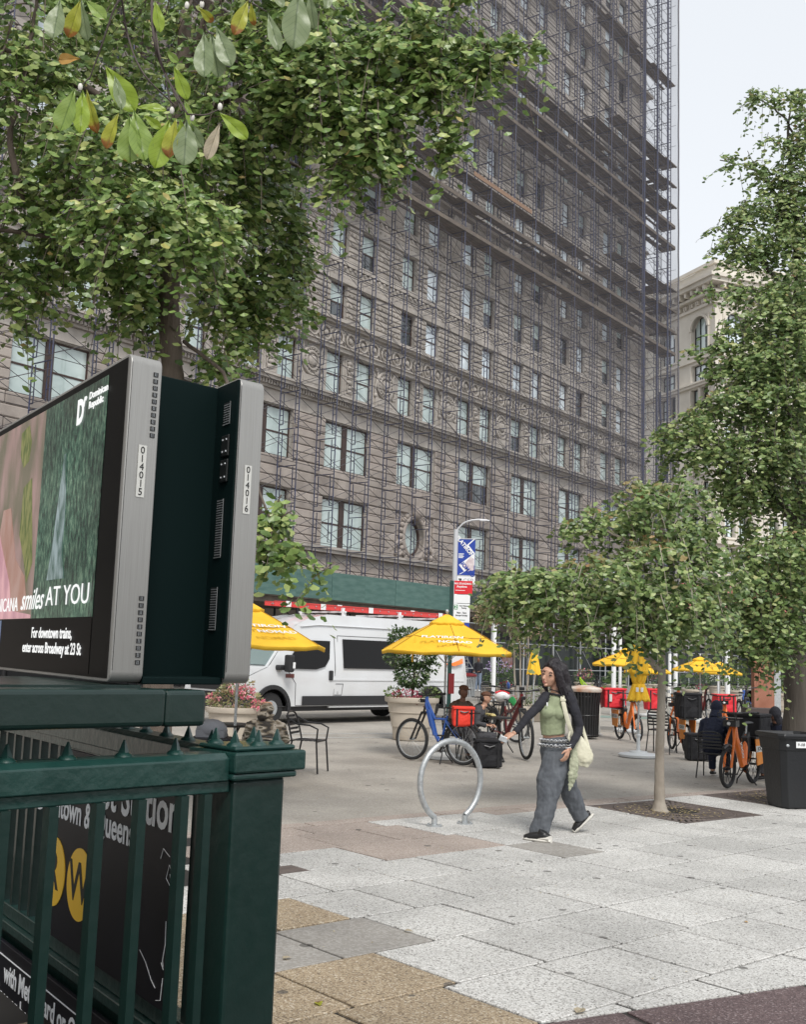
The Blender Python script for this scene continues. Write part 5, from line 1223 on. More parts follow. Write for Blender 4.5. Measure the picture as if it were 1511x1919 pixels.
# ================================================================ MID GINKGO in the near grate
mb0 = G(1237, 1519); Ym = mb0.y
trunk = [(Vector((mb0.x, mb0.y, -.02)), .115), (AT(1237, 1500, Ym), .066), (AT(1237, 1420, Ym), .052), (AT(1240, 1330, Ym), .049), (AT(1241, 1245, Ym), .047), (AT(1236, 1120, Ym), .042), (AT(1240, 1000, Ym), .03), (AT(1250, 930, Ym), .01)]
limbs = [([AT(1241, 1262, Ym), AT(1218, 1235, Ym-.2), AT(1190, 1195, Ym-.3), AT(1080, 1120, Ym-.6), AT(960, 1095, Ym-.8)], .045), ([AT(1240, 1210, Ym), AT(1300, 1140, Ym-.1), AT(1390, 1090, Ym-.2)], .035), ([AT(1238, 1130, Ym), AT(1180, 1020, Ym-.3), AT(1080, 975, Ym-.4)], .03), ([AT(1240, 1100, Ym), AT(1290, 980, Ym), AT(1320, 900, Ym)], .03)]
bl = [B(1250, 960, 13.0, 78, 64, 0.7, 70), B(1200, 940, 12.8, 55, 47, 0.6, 36), B(1290, 920, 13.0, 55, 34, 0.5, 26), B(1140, 975, 12.7, 69, 34, 0.5, 36), B(1085, 975, 12.6, 39, 14, 0.3, 9), B(1060, 990, 12.6, 26, 8, 0.2, 3),
      B(1240, 1060, 12.5, 110, 60, 0.9, 110), B(1120, 1075, 12.3, 92, 38, 0.7, 75), B(1020, 1095, 12.2, 83, 34, 0.6, 62), B(955, 1098, 12.2, 44, 20, 0.4, 22), B(915, 1105, 12.2, 18, 12, 0.2, 3), B(1050, 1122, 12.3, 87, 31, 0.6, 62), B(965, 1122, 12.4, 46, 12, 0.4, 14), B(1025, 1149, 12.5, 33, 12, 0.3, 8), B(1090, 1166, 12.6, 55, 18, 0.4, 18), B(1180, 1122, 12.3, 83, 41, 0.6, 75), B(1280, 1131, 12.4, 83, 41, 0.6, 80), B(1230, 1171, 12.4, 74, 23, 0.5, 40),
      B(1350, 1080, 12.7, 55, 51, 0.5, 40), B(1330, 1158, 12.7, 51, 27, 0.4, 26), B(1190, 1188, 12.5, 37, 12, 0.2, 7), B(1310, 1005, 12.8, 55, 42, 0.4, 30), B(970, 1075, 12.2, 64, 20, 0.4, 20)]
def tipf(c, d, rng): return d.z > .45 and d.x < .1 and c.x < 3.2 and c.z > 2.6 and rng.random() < .5
tree('ginkgo_tree', 'slim pale ginkgo growing from the square grate beside the walking woman', Vector((mb0.x, mb0.y, 0)), trunk, limbs, bl, .061, 1.42, 'gink_m', 300, 5, twig=.30, barkm='bark_pale', tipmat='gink_tip', tipfn=tipf, nl=11)
# ================================================================ FAR RIGHT TREE behind the bin
rbp = G(1482, 1488); Yr = 15.2; RX = AT(1502, 1300, Yr).x
trunk = [(Vector((RX-.05, Yr, 0)), .24), (AT(1496, 1400, Yr), .205), (AT(1499, 1250, Yr), .19), (AT(1502, 1080, Yr), .17), (AT(1505, 900, Yr), .15), (AT(1500, 600, Yr), .09), (AT(1492, 400, Yr), .04), (AT(1478, 260, Yr), .02), (AT(1485, 190, Yr), .008)]
limbs = [([AT(1504, 1000, Yr), AT(1400, 880, Yr-.4), AT(1260, 810, Yr-.7)], .06), ([AT(1502, 800, Yr), AT(1420, 700, Yr-.3), AT(1330, 680, Yr-.5)], .05), ([AT(1500, 600, Yr), AT(1440, 500, Yr-.3), AT(1350, 430, Yr-.4)], .04), ([AT(1498, 450, Yr), AT(1430, 330, Yr), AT(1350, 300, Yr)], .03), ([AT(1496, 260, Yr), AT(1450, 200, Yr), AT(1395, 182, Yr)], .02), ([AT(1503, 1120, Yr), AT(1440, 1080, Yr-.5), AT(1370, 1060, Yr-.6)], .04)]
bl = [B(1512, 300, 15.0, 40, 90, 0.5, 27), B(1492, 420, 15.0, 50, 60, 0.5, 27), B(1330, 540, 14.6, 24, 8, 0.2, 3), B(1390, 545, 14.6, 44, 16, 0.3, 14), B(1300, 655, 14.4, 18, 7, 0.15, 2), B(1360, 648, 14.4, 44, 12, 0.25, 10), B(1452, 182, 15.0, 69, 12, 0.3, 13), B(1412, 180, 15.0, 25, 9, 0.3, 3), B(1512, 185, 15.0, 46, 19, 0.3, 7), B(1507, 240, 15.0, 28, 58, 0.3, 12), B(1472, 265, 15.0, 46, 19, 0.3, 9), B(1487, 300, 15.0, 21, 52, 0.3, 9), B(1382, 305, 15.0, 48, 14, 0.3, 7), B(1432, 320, 15.0, 52, 15, 0.3, 12), B(1482, 345, 15.0, 52, 21, 0.3, 16),
      B(1362, 415, 15.0, 41, 16, 0.3, 7), B(1402, 400, 14.8, 46, 23, 0.3, 13), B(1452, 385, 15.0, 69, 27, 0.4, 29), B(1512, 390, 15.0, 57, 63, 0.6, 39), B(1397, 450, 14.8, 57, 27, 0.4, 20), B(1472, 450, 14.8, 69, 32, 0.5, 39), B(1412, 475, 14.8, 52, 19, 0.3, 13),
      B(1494, 540, 14.6, 60, 55, 0.7, 62), B(1444, 590, 14.5, 60, 50, 0.6, 60), B(1374, 612, 14.5, 37, 13, 0.25, 8), B(1344, 622, 14.5, 19, 8, 0.15, 2), B(1480, 660, 14.5, 70, 70, 0.8, 90), B(1424, 680, 14.4, 68, 50, 0.7, 75), B(1369, 690, 14.4, 38, 22, 0.3, 14), B(1334, 700, 14.4, 17, 12, 0.15, 3), B(1374, 755, 14.3, 68, 34, 0.6, 44), B(1464, 760, 14.3, 76, 50, 0.8, 85), B(1304, 790, 14.2, 51, 26, 0.4, 20), B(1254, 808, 14.2, 34, 14, 0.3, 8), B(1314, 835, 14.3, 76, 34, 0.6, 40),
      B(1424, 840, 14.3, 94, 40, 0.9, 75), B(1480, 840, 14.5, 60, 60, 0.8, 50), B(1414, 915, 14.6, 68, 40, 0.6, 42), B(1404, 980, 14.6, 15, 50, 0.2, 8), B(1494, 930, 14.8, 51, 34, 0.6, 30), B(1374, 905, 14.6, 51, 45, 0.5, 30), B(1500, 990, 14.8, 30, 20, 0.3, 6),
      B(1460, 1027, 14.2, 70, 40, 0.6, 45), B(1410, 1072, 14.2, 50, 55, 0.5, 34), B(1510, 1072, 14.3, 40, 70, 0.6, 42), B(1450, 1102, 14.2, 60, 60, 0.6, 50), B(1420, 1162, 14.2, 50, 45, 0.4, 34), B(1480, 1172, 14.2, 60, 45, 0.5, 40), B(1400, 1207, 14.2, 45, 30, 0.3, 18), B(1460, 1222, 14.3, 40, 18, 0.3, 10), B(1370, 1122, 14.3, 40, 40, 0.3, 16), B(1560, 700, 15.0, 60, 500, 0.6, 110)]
def tipf2(c, d, rng): return d.z > .5 and rng.random() < .10
tree('ginkgo_tree', 'tall ginkgo with thick furrowed trunk behind the black bin at right', Vector((RX-.05, Yr, 0)), trunk, limbs, bl, .059, 2.2, 'gink_m', 300, 9, twig=.32, barkm='bark_dark', tipmat='gink_tip', tipfn=tipf2, nl=11)
# ================================================================ MAGNOLIA BRANCH hanging in close at the top
M['magn_bark'] = mat('thin_dark_twig', (.06, .045, .04), .8)
def magleaf(n, tilt, curl):
    vs = []; fs = []; NY, NX = 16, 6
    for i in range(NY+1):
        t = i/NY; w = .235*math.sin(PI*t**1.75)**.62 if 0 < t < 1 else .004
        for j in range(NX+1):
            s_ = (j/NX-.5)*2; x = w*s_; z = .10*abs(s_)*w/.27-.0-.22*curl*(t*t)+(.020*math.sin(t*15+s_*2) if abs(s_) > .3 else 0)-(.02 if j == NX//2 else 0)
            vs.append((x, t, z))
    for i in range(NY):
        for j in range(NX): a = i*(NX+1)+j; fs.append((a, a+1, a+NX+2, a+NX+1))
    return vs, fs
def magmat(name, c1, c2, edge):
    m = bpy.data.materials.new(name); m.use_nodes = True; n = m.node_tree.nodes; L = m.node_tree.links
    for x in list(n): n.remove(x)
    out = n.new('ShaderNodeOutputMaterial'); tc = n.new('ShaderNodeTexCoord'); sp = n.new('ShaderNodeSeparateXYZ'); L.new(tc.outputs['Object'], sp.inputs[0])
    ab = n.new('ShaderNodeMath'); ab.operation = 'ABSOLUTE'; L.new(sp.outputs[0], ab.inputs[0])
    # herringbone veins: y + |x|
    m1 = n.new('ShaderNodeMath'); m1.operation = 'MULTIPLY_ADD'; m1.inputs[1].default_value = -1.1; L.new(ab.outputs[0], m1.inputs[0]); L.new(sp.outputs[1], m1.inputs[2])
    m2 = n.new('ShaderNodeMath'); m2.operation = 'MULTIPLY'; m2.inputs[1].default_value = 62; L.new(m1.outputs[0], m2.inputs[0])
    sn_ = n.new('ShaderNodeMath'); sn_.operation = 'SINE'; L.new(m2.outputs[0], sn_.inputs[0]); gt = n.new('ShaderNodeMapRange'); gt.inputs[1].default_value = .955; gt.inputs[2].default_value = 1; L.new(sn_.outputs[0], gt.inputs[0])
    md = n.new('ShaderNodeMath'); md.operation = 'LESS_THAN'; md.inputs[1].default_value = .014; L.new(ab.outputs[0], md.inputs[0])
    mxv = n.new('ShaderNodeMath'); mxv.operation = 'MAXIMUM'; L.new(gt.outputs[0], mxv.inputs[0]); L.new(md.outputs[0], mxv.inputs[1])
    nz = n.new('ShaderNodeTexNoise'); nz.inputs['Scale'].default_value = 3; nz.inputs['Detail'].default_value = 5; L.new(tc.outputs['Object'], nz.inputs['Vector'])
    ca = n.new('ShaderNodeMix'); ca.data_type = 'RGBA'; L.new(nz.outputs['Fac'], ca.inputs[0]); ca.inputs[6].default_value = c1+(1,); ca.inputs[7].default_value = c2+(1,)
    # browned margin near the tip
    er = n.new('ShaderNodeMath'); er.operation = 'MULTIPLY_ADD'; er.inputs[1].default_value = .9; L.new(nz.outputs['Fac'], er.inputs[0]); L.new(sp.outputs[1], er.inputs[2])
    em = n.new('ShaderNodeMapRange'); em.inputs[1].default_value = edge; em.inputs[2].default_value = edge+.12; L.new(er.outputs[0], em.inputs[0])
    cb_ = n.new('ShaderNodeMix'); cb_.data_type = 'RGBA'; L.new(em.outputs[0], cb_.inputs[0]); L.new(ca.outputs[2], cb_.inputs[6]); cb_.inputs[7].default_value = (.30, .12, .03, 1)
    cv = n.new('ShaderNodeMix'); cv.data_type = 'RGBA'; vv = n.new('ShaderNodeMath'); vv.operation = 'MULTIPLY'; vv.inputs[1].default_value = .55; L.new(mxv.outputs[0], vv.inputs[0]); L.new(vv.outputs[0], cv.inputs[0]); L.new(cb_.outputs[2], cv.inputs[6]); cv.inputs[7].default_value = (c1[0]*.35, c1[1]*.4, c1[2]*.4, 1)
    b = n.new('ShaderNodeBsdfPrincipled'); b.inputs['Roughness'].default_value = .38; t = n.new('ShaderNodeBsdfTranslucent'); mx = n.new('ShaderNodeMixShader'); mx.inputs[0].default_value = .38
    L.new(cv.outputs[2], b.inputs['Base Color']); L.new(cv.outputs[2], t.inputs['Color']); L.new(b.outputs[0], mx.inputs[1]); L.new(t.outputs[0], mx.inputs[2]); L.new(mx.outputs[0], out.inputs[0]); return m
MG = {'g': magmat('magnolia_leaf_green', (.20, .32, .055), (.30, .40, .10), 1.42), 'p': magmat('magnolia_leaf_grey_green', (.20, .27, .13), (.30, .36, .20), 1.9), 'y': magmat('magnolia_leaf_yellow', (.48, .46, .06), (.36, .42, .05), 1.15), 'o': magmat('magnolia_leaf_orange', (.60, .30, .06), (.55, .36, .12), 1.3), 'w': magmat('magnolia_leaf_pale_underside', (.44, .38, .26), (.58, .50, .38), 1.45), 'l': magmat('magnolia_leaf_lime', (.34, .46, .05), (.26, .38, .05), 1.9)}
Yg = 2.55; mg0 = AT(300, -260, Yg); mg = thing('magnolia_branch', 'hanging magnolia twigs with large yellow green leaves close overhead at upper left', 'branch', mg0)
for pts, r_ in (([(300, -260), (285, -20), (288, 70), (305, 130), (350, 212)], .0042), ([(290, -100), (230, -10), (212, 20), (190, 85), (168, 145)], .003), ([(288, 40), (300, 110), (320, 160), (340, 208)], .003), ([(225, -20), (240, 70), (270, 140), (330, 200)], .0028), ([(300, -180), (370, -30), (385, 50), (400, 65)], .003), ([(370, -30), (440, -10), (500, 22)], .0026), ([(310, 150), (322, 205)], .0028), ([(350, 214), (385, 215), (410, 205)], .0024), ([(290, -100), (200, -40), (150, 0)], .003), ([(360, -40), (470, -30), (560, -20)], .0026), ([(168, 145), (150, 162)], .002), ([(230, 40), (238, 60)], .002)):
    c = curve([AT(a, b_, Yg+.03*math.sin(a*.05+b_*.03)) for a, b_ in pts], 5); MB().tube([p-mg0 for p in c], [lerp(r_, r_*.6, i/(len(c)-1)) for i in range(len(c))], 6).build('twig', M['magn_bark'], mg, smooth=60)
bud = MB().ball((0, 0, 0), (.006, .006, .010), 8, 6).mesh('bud', M['offwhite'])
for a, b_ in ((150, 163), (322, 207), (412, 200), (378, 8), (350, 10), (360, 220)): put('bud', bud, mg, AT(a, b_, Yg-.01)-mg0)
# leaves: stem px, tip px, colour, width, facing tilt
lvs = [(112, 0, 98, 68, 'p', 1.1), (150, 0, 128, 66, 'y', 1.0), (152, 0, 158, 70, 'p', .9), (160, 0, 196, 34, 'g', .9), (290, 0, 300, 56, 'l', .85), (372, 14, 398, 40, 'y', .9), (382, 60, 382, 140, 'p', .95), (395, 62, 410, 138, 'p', 1.0), (412, 60, 415, 110, 'l', .8), (405, 50, 432, 120, 'p', 1.0), (465, 0, 440, 60, 'y', .9), (470, 4, 474, 46, 'y', .7), (502, 24, 522, 92, 'p', .75), (560, -20, 552, 82, 'p', 1.1), (580, -15, 586, 50, 'p', .9), (510, -20, 530, 12, 'p', .8), (620, -20, 612, 12, 'p', .9),
       (150, 110, 106, 110, 'o', .95), (140, 166, 112, 242, 'g', 1.15), (155, 168, 150, 242, 'l', .85), (162, 168, 175, 244, 'y', .8), (196, 122, 250, 205, 'l', 1.05), (214, 140, 228, 198, 'p', .7), (222, 212, 194, 272, 'y', 1.15), (242, 216, 243, 302, 'g', 1.25), (250, 205, 270, 292, 'g', 1.0), (252, 202, 308, 200, 'l', .9), (268, 215, 300, 240, 'l', .8), (318, 222, 292, 308, 'l', 1.0), (330, 222, 312, 288, 'y', 1.15), (338, 222, 342, 262, 'l', .8), (350, 224, 345, 303, 'p', 1.2), (352, 226, 374, 272, 'p', 1.1), (325, 122, 350, 184, 'l', .95), (345, 185, 362, 240, 'g', .6), (312, 96, 330, 114, 'g', .8), (410, 210, 462, 258, 'l', 1.0), (412, 230, 388, 294, 'w', .8)]
lm = [magleaf(0, 0, c_) for c_ in (.2, .6, 1.0)]; cache = {}
for i, (x0, y0, x1, y1, c_, w_) in enumerate(lvs):
    p0_, p1_ = AT(x0, y0, Yg+.02*math.sin(i)), AT(x1, y1, Yg+.02*math.sin(i)-.02*math.cos(i*2)); d = p1_-p0_; L_ = d.length*1.04
    k = (c_, i % 3)
    if k not in cache: cache[k] = MB().add(*lm[i % 3]).mesh('leaf', MG[c_], 60)
    nm = Vector((.35*math.sin(i*2.1), -1, .35*math.cos(i*1.7))); X, Y, Z = orient(d, nm); o = bpy.data.objects.new('leaf', cache[k]); COL.objects.link(o); o.parent = mg; q = p0_-mg0; w_ *= L_*.88
    if L_ < .06: w_ *= 1.3
    o.matrix_local = Matrix(((X.x*w_, Y.x*L_, Z.x*L_*.7, q.x), (X.y*w_, Y.y*L_, Z.y*L_*.7, q.y), (X.z*w_, Y.z*L_, Z.z*L_*.7, q.z), (0, 0, 0, 1)))
# ================================================================ PLANTS IN PLANTERS
M['shrub'] = leafmat('glossy_shrub_leaf', [(0, (.03, .06, .02)), (.5, (.06, .11, .035)), (.9, (.12, .18, .07)), (1, (.30, .32, .22))], .2, .35)
M['shrub_l'] = leafmat('fresh_green_leaf', [(0, (.06, .10, .03)), (.5, (.11, .17, .05)), (1, (.20, .26, .09))], .3, .45)
M['fl_red'] = leafmat('dark_red_flower', [(0, (.16, .01, .03)), (.5, (.30, .02, .06)), (1, (.42, .07, .12))], .2, .6)
M['fl_pink'] = leafmat('pink_flower', [(0, (.55, .10, .16)), (.5, (.68, .20, .26)), (1, (.75, .36, .38))], .2, .6)
M['fl_purple'] = leafmat('purple_flower', [(0, (.25, .17, .38)), (.5, (.38, .28, .50)), (1, (.55, .48, .62))], .2, .6)
M['fl_yellow'] = leafmat('yellow_green_flower', [(0, (.45, .50, .05)), (1, (.60, .62, .10))], .2, .6)
M['bronze'] = leafmat('pinkish_green_leaf', [(0, (.14, .17, .06)), (.4, (.24, .26, .11)), (.75, (.36, .30, .17)), (1, (.42, .24, .20))], .25, .5)
def plant(name, label, cat, base, groups, stems=(), seed=1, grp=None, barkm='bark'):
    rng = random.Random(seed); r = thing(name, label, cat, base, 0, grp)
    for pts, rad in stems: c = curve([Vector(p) for p in pts], 4); MB().tube(c, [lerp(rad, rad*.4, i/(len(c)-1)) for i in range(len(c))], 6).build('stem', M[barkm], r, smooth=60)
    for nm, mt, size, els in groups:
        lv = Leaves(OVAL)
        for (c, rad, n) in els:
            for _ in range(n):
                d = rsph(1, rng); d *= (d.length+.01)**-.5; p = Vector(base)+Vector(c)+Vector((d.x*rad[0], d.y*rad[1], d.z*rad[2]))
                dv = d+Vector((rng.uniform(-.6, .6), rng.uniform(-.6, .6), rng.uniform(-.7, .5))); nm_ = Vector((rng.uniform(-.6, .6), rng.uniform(-.8, .3), rng.uniform(0, 1)))
                lv.leaf(p, dv, nm_, size*rng.uniform(.7, 1.3))
        lv.build(r, M[mt], 0, nm)
    return r
p1_, c1, h1 = planter(770, 1386, 1.12, .86, 'big beige planter with a leafy shrub between the van and umbrella')
plant('leafy_shrub', 'glossy green shrub with white flecks in the big planter by the van', 'shrub', c1+Vector((0, 0, h1)), [('foliage', 'shrub', .075, [((-.02, 0, .45), (.34, .30, .26), 950), ((.05, 0, .85), (.42, .3, .24), 950), ((-.32, 0, .78), (.26, .2, .18), 320), ((-.08, 0, 1.18), (.46, .3, .20), 760), ((.34, -.05, 1.05), (.16, .15, .2), 130), ((.38, 0, .62), (.16, .15, .12), 90), ((-.38, -.05, 1.3), (.14, .1, .12), 60)]),
      ('low_greens', 'shrub_l', .06, [((-.38, -.1, .08), (.16, .3, .10), 160), ((.35, -.1, .08), (.2, .3, .12), 180)]), ('red_leaves', 'fl_red', .05, [((-.10, -.35, .05), (.30, .16, .09), 240), ((.12, -.42, -.05), (.14, .08, .12), 60)]), ('white_flecks', 'labelleaf', .04, [((0, 0, .85), (.5, .35, .6), 70)])],
      [([(0, 0, 0), (.02, 0, .5), (-.05, 0, 1.1)], .025), ([(0, 0, .2), (.2, 0, .7), (.3, 0, 1.1)], .018), ([(0, 0, .3), (-.2, 0, .8), (-.35, 0, 1.25)], .016)], 3) if M.setdefault('labelleaf', leafmat('white_flower', [(0, (.5, .52, .45)), (1, (.7, .7, .66))], .2)) else None
p2_, c2, h2 = planter(435, 1408, .98, .74, 'beige planter of pink flowers in front of the van bonnet')
plant('flower_clump', 'pink begonias and pale leaves in the planter before the van', 'flowers', c2+Vector((0, 0, h2)), [('foliage', 'bronze', .07, [((0, 0, .10), (.46, .4, .20), 560), ((.05, 0, .34), (.26, .25, .14), 200)]), ('pink_flowers', 'fl_pink', .05, [((.22, -.28, .26), (.14, .1, .10), 130), ((-.36, -.15, .14), (.10, .1, .05), 40), ((.44, -.25, .06), (.11, .1, .09), 90), ((.02, -.3, .32), (.08, .08, .08), 40)]), ('white_flowers', 'labelleaf', .04, [((0, 0, .4), (.35, .3, .12), 60)])], (), 4)
p3_, c3, h3 = planter(975, 1348, 2.3, .42, 'wide low beige bowl planter behind the woman', low=True)
plant('multistem_tree', 'slender multi stem young tree with thin pale trunks in the low bowl', 'small tree', c3+Vector((0, 0, h3)), [('foliage', 'bronze', .085, [((-.55, 0, 2.75), (.85, .6, .45), 2200), ((-1.0, -.1, 2.45), (.4, .4, .25), 420), ((-.35, 0, 3.2), (.45, .4, .3), 420), ((.1, 0, 2.1), (.5, .5, .25), 300), ((-.1, 0, 1.55), (.25, .2, .25), 120)])],
      [([(-.10, 0, 0), (-.18, 0, .8), (-.25, 0, 1.7), (-.7, .05, 2.8)], .035), ([(.02, .05, 0), (-.02, 0, .9), (-.05, 0, 1.8), (-.3, .05, 3.0)], .035), ([(.16, 0, 0), (.22, .05, .9), (.2, 0, 1.8), (.15, 0, 2.6)], .032), ([(.3, .05, 0), (.42, 0, .9), (.55, 0, 1.9), (.7, 0, 2.5)], .03)], 8, barkm='bark_pale')
plant('flower_clump', 'pink and pale flowers at the foot of the thin pale trunks', 'flowers', c3+Vector((-.1, -.3, h3)), [('foliage', 'shrub_l', .06, [((0, 0, .06), (.6, .4, .1), 200), ((.6, .1, .25), (.4, .3, .3), 260)]), ('pink_flowers', 'fl_pink', .05, [((-.15, -.1, .12), (.15, .1, .12), 60)])], (), 9)
far = [(935, 1318, 'flower_clump', 'purple asters and green leaves beside the far slatted bin', 'fl_purple', 1.15, .62, .9), (1303, 1325, 'flower_clump', 'tall purple asters in the planter behind the black delivery box', 'fl_purple', 1.15, .72, 1.0), (1380, 1322, 'leafy_shrub', 'bushy olive shrub in the planter left of the rusty sculpture', None, 1.05, .66, 1.25), (1470, 1334, 'flower_clump', 'mixed flowers with a yellow green tuft in the planter by the thick tree', 'fl_yellow', 1.1, .72, .6), (1152, 1305, 'leafy_shrub', 'dark low shrub behind the red delivery box', None, 1.3, .6, .6), (1030, 1312, 'leafy_shrub', 'green bush right of the thin pale trunks', None, 1.0, .5, .8)]
for i, (px, py, nm, lb_, fl, w, h, th) in enumerate(far):
    _, c, hh = planter(px, py, w, h, ['beige planter beside the far slatted bin', 'beige planter behind the black delivery box', 'beige planter left of the rusty sculpture', 'beige planter between sculpture and thick tree', 'beige planter behind the red delivery box', 'small beige planter right of the low bowl'][i])
    gs = [('foliage', 'shrub' if i != 2 else 'shrub_l', .085, [((0, 0, th*.35), (w*.5, w*.42, th*.42), 520), ((.1, 0, th*.75), (w*.34, w*.3, th*.3), 260)])]
    if fl: gs.append(('blossoms', fl, .07, [((-.05 if fl != 'fl_yellow' else .1, -.15, th*(.85 if fl == 'fl_purple' else .3)), (w*(.42 if fl == 'fl_purple' else .16), .3, th*.25), 170)]))
    if i in (0, 1): gs.append(('red_flowers', 'fl_red', .07, [((.2, -.35, .08), (.22, .15, .12), 90)]))
    plant(nm, lb_, 'flowers' if fl else 'shrub', c+Vector((0, 0, hh)), gs, (), 20+i)
# ================================================================ BICYCLES
def wheel(par, cx, R, spokes=20, tyre=.028, hub=.03, m='rubber', fat=False):
    w = MB().tube([(cx+(R-tyre)*math.cos(2*PI*k/32), 0, R+(R-tyre)*math.sin(2*PI*k/32)) for k in range(32)], tyre, 8, closed=True).build('wheel', M[m], par)
    q = MB(); q.tube([(cx+(R-tyre*2)*math.cos(2*PI*k/28), 0, R+(R-tyre*2)*math.sin(2*PI*k/28)) for k in range(28)], .010, 5, closed=True); q.build('rim', M['galv'] if not fat else M['darkmetal'], w)
    s_ = MB()
    for k in range(spokes):
        a = 2*PI*k/spokes; s_.tube([(cx+hub*math.cos(a+.5), (-1)**k*.025, R+hub*math.sin(a+.5)), (cx+(R-tyre*2)*math.cos(a), 0, R+(R-tyre*2)*math.sin(a))], .0018 if not fat else .005, 3, cap=False)
    s_.cyl((cx, -.05, R), (cx, .05, R), hub*.7, n=10); s_.build('spokes', M['galv'] if not fat else M['darkmetal'], w); return w
def tb(par, name, segs, m, n=8):
    q = MB()
    for pts, r in segs: q.tube(pts, r, n)
    return q.build(name, M[m] if isinstance(m, str) else m, par)
def saddle(par, x, z, m='black'):
    q = MB(); q.tube([(x-.14, 0, z), (x-.10, 0, z+.01), (x-.02, 0, z+.005), (x+.07, 0, z), (x+.14, 0, z-.01)], [.05, .085, .07, .035, .02], 12, el=.32, side=(0, 1, 0)); return q.build('saddle', M[m], par)
def crank(par, x, z, m='darkmetal'):
    q = MB(); q.cyl((x, -.06, z), (x, .06, z), .035, n=12); q.tube([(x, -.065, z), (x+.09, -.085, z-.13)], .011, 5); q.tube([(x, .065, z), (x-.09, .085, z+.13)], .011, 5)
    q.box((x+.09, -.13, z-.135), (.09, .08, .02)); q.box((x-.09, .13, z+.135), (.09, .08, .02)); q.tube([(x+.08*math.cos(k), -.05, z+.08*math.sin(k)) for k in [i*PI/8 for i in range(16)]], .006, 4, closed=True); return q.build('crank', M[m], par)
def mountain(rear, front, R, label, fcol='blue', seatz=.92, barz=1.05, extras=True, hb_lean=0):
    d = front-rear; wb = d.length; r = thing('electric_bicycle', label, 'bicycle', rear, math.atan2(d.y, d.x))
    r.rotation_euler.x = hb_lean
    wheel(r, 0, R, 24); wheel(r, wb, R, 24); bbx, bbz = wb*.42, R*.92; hx, hz = wb-.26, R*2+.26
    fm_ = tb(r, 'frame', [([(hx-.02, 0, hz), (wb*.62, 0, R*1.75), (bbx+.02, 0, bbz)], .034), ([(hx-.03, 0, hz+.05), (wb*.55, 0, R*2.05), (bbx-.09, 0, R*2.05)], .022), ([(bbx, 0, bbz), (bbx-.10, 0, R*2.08), (bbx-.12, 0, seatz-.12)], .019), ([(bbx, .03, bbz), (0, .055, R)], .012), ([(bbx, -.03, bbz), (0, -.055, R)], .012), ([(bbx-.09, .02, R*1.98), (0, .055, R)], .010), ([(bbx-.09, -.02, R*1.98), (0, -.055, R)], .010), ([(hx-.035, 0, hz-.06), (hx-.005-.02, 0, hz+.10)], .03)], fcol)
    tb(r, 'battery', [([(hx-.09, 0, hz-.10), (bbx+.12, 0, bbz+.12)], .042)], fcol, 8)
    tb(r, 'fork', [([(wb-.02, s*.06, R), (hx+.03, s*.055, R*2+.10)], .017) for s in (-1, 1)]+[([(hx+.03, -.06, R*2+.10), (hx+.03, .06, R*2+.10)], .02), ([(hx+.03, 0, R*2+.10), (hx-.04, 0, barz)], .017)], 'darkmetal')
    tb(r, 'handlebar', [([(hx-.12, -.33, barz+.03), (hx-.04, -.1, barz), (hx-.04, .1, barz), (hx-.12, .33, barz+.03)], .013), ([(hx-.14, -.36, barz+.03), (hx-.10, -.24, barz+.02)], .019), ([(hx-.14, .36, barz+.03), (hx-.10, .24, barz+.02)], .019), ([(hx-.02, -.12, barz+.02), (hx+.02, -.12, barz+.14)], .006), ([(hx-.02, .05, barz+.01), (hx+.12, .04, barz-.10), (hx+.10, 0, hz)], .005)], 'black')
    hl = MB(); hl.box((hx+.06, 0, hz+.03), (.06, .07, .06)); hl.box((hx-.02, 0, barz+.05), (.05, .09, .06)); hl.build('headlight', M['black'], r, smooth=0, bevel=.01)
    saddle(r, bbx-.14, seatz); tb(r, 'seat_post', [([(bbx-.12, 0, seatz-.12), (bbx-.14, 0, seatz-.01)], .014)], 'galv'); crank(r, bbx, bbz)
    a = [(R+.035)*1.0]*1; tb(r, 'mudguard', [([((R+.03)*math.cos(t_), 0, R+(R+.03)*math.sin(t_)) for t_ in [math.radians(v) for v in range(-5, 150, 10)]], .022)], 'black', 6)
    rz_ = R*2+.14; tb(r, 'rear_rack', [([(bbx-.12, s*.06, rz_), (-.28, s*.07, rz_+.01)], .008) for s in (-1, 1)]+[([(-.28+.09*k, -.07, rz_), (-.28+.09*k, .07, rz_)], .006) for k in range(6)]+[([(0, s*.065, R), (-.1, s*.07, rz_)], .007) for s in (-1, 1)]+[([(0, s*.065, R), (.1, s*.07, rz_)], .007) for s in (-1, 1)], 'black', 5)
    tb(r, 'kickstand', [([(bbx-.05, 0, bbz-.04), (bbx-.07, -.06, R*.4), (bbx-.12, -.17, .01)], .011), ([(bbx-.05, 0, bbz-.04), (bbx-.07, .06, R*.4), (bbx-.12, .17, .01)], .011)], 'darkmetal', 5)
    return r
_f = G(771, 1424); bkA = mountain(Vector((_f.x+.80, _f.y-.66, 0)), _f, .34, 'blue electric bicycle with black rear rack parked left of the seated man', seatz=.88, barz=1.06)
bag_ = MB(); bag_.tube([(-.05, -.12, .62), (-.09, -.13, .5), (-.16, -.14, .3), (-.21, -.14, .2)], [.05, .09, .07, .12], 9, el=.35, side=(1, 0, 0)); M['plasticbag'] = mat('grey_plastic_bag', (.30, .31, .33), .25, col2=(.12, .125, .13), nscale=14, bump=.6, bscale=30)
pb_ = bag_.build('plastic_bag', M['plasticbag'], None); pb_.location = bkA.location; pb_.rotation_euler = bkA.rotation_euler; tag(pb_, 'crumpled grey plastic bag hanging at the rear of the blue bicycle', 'plastic bag')
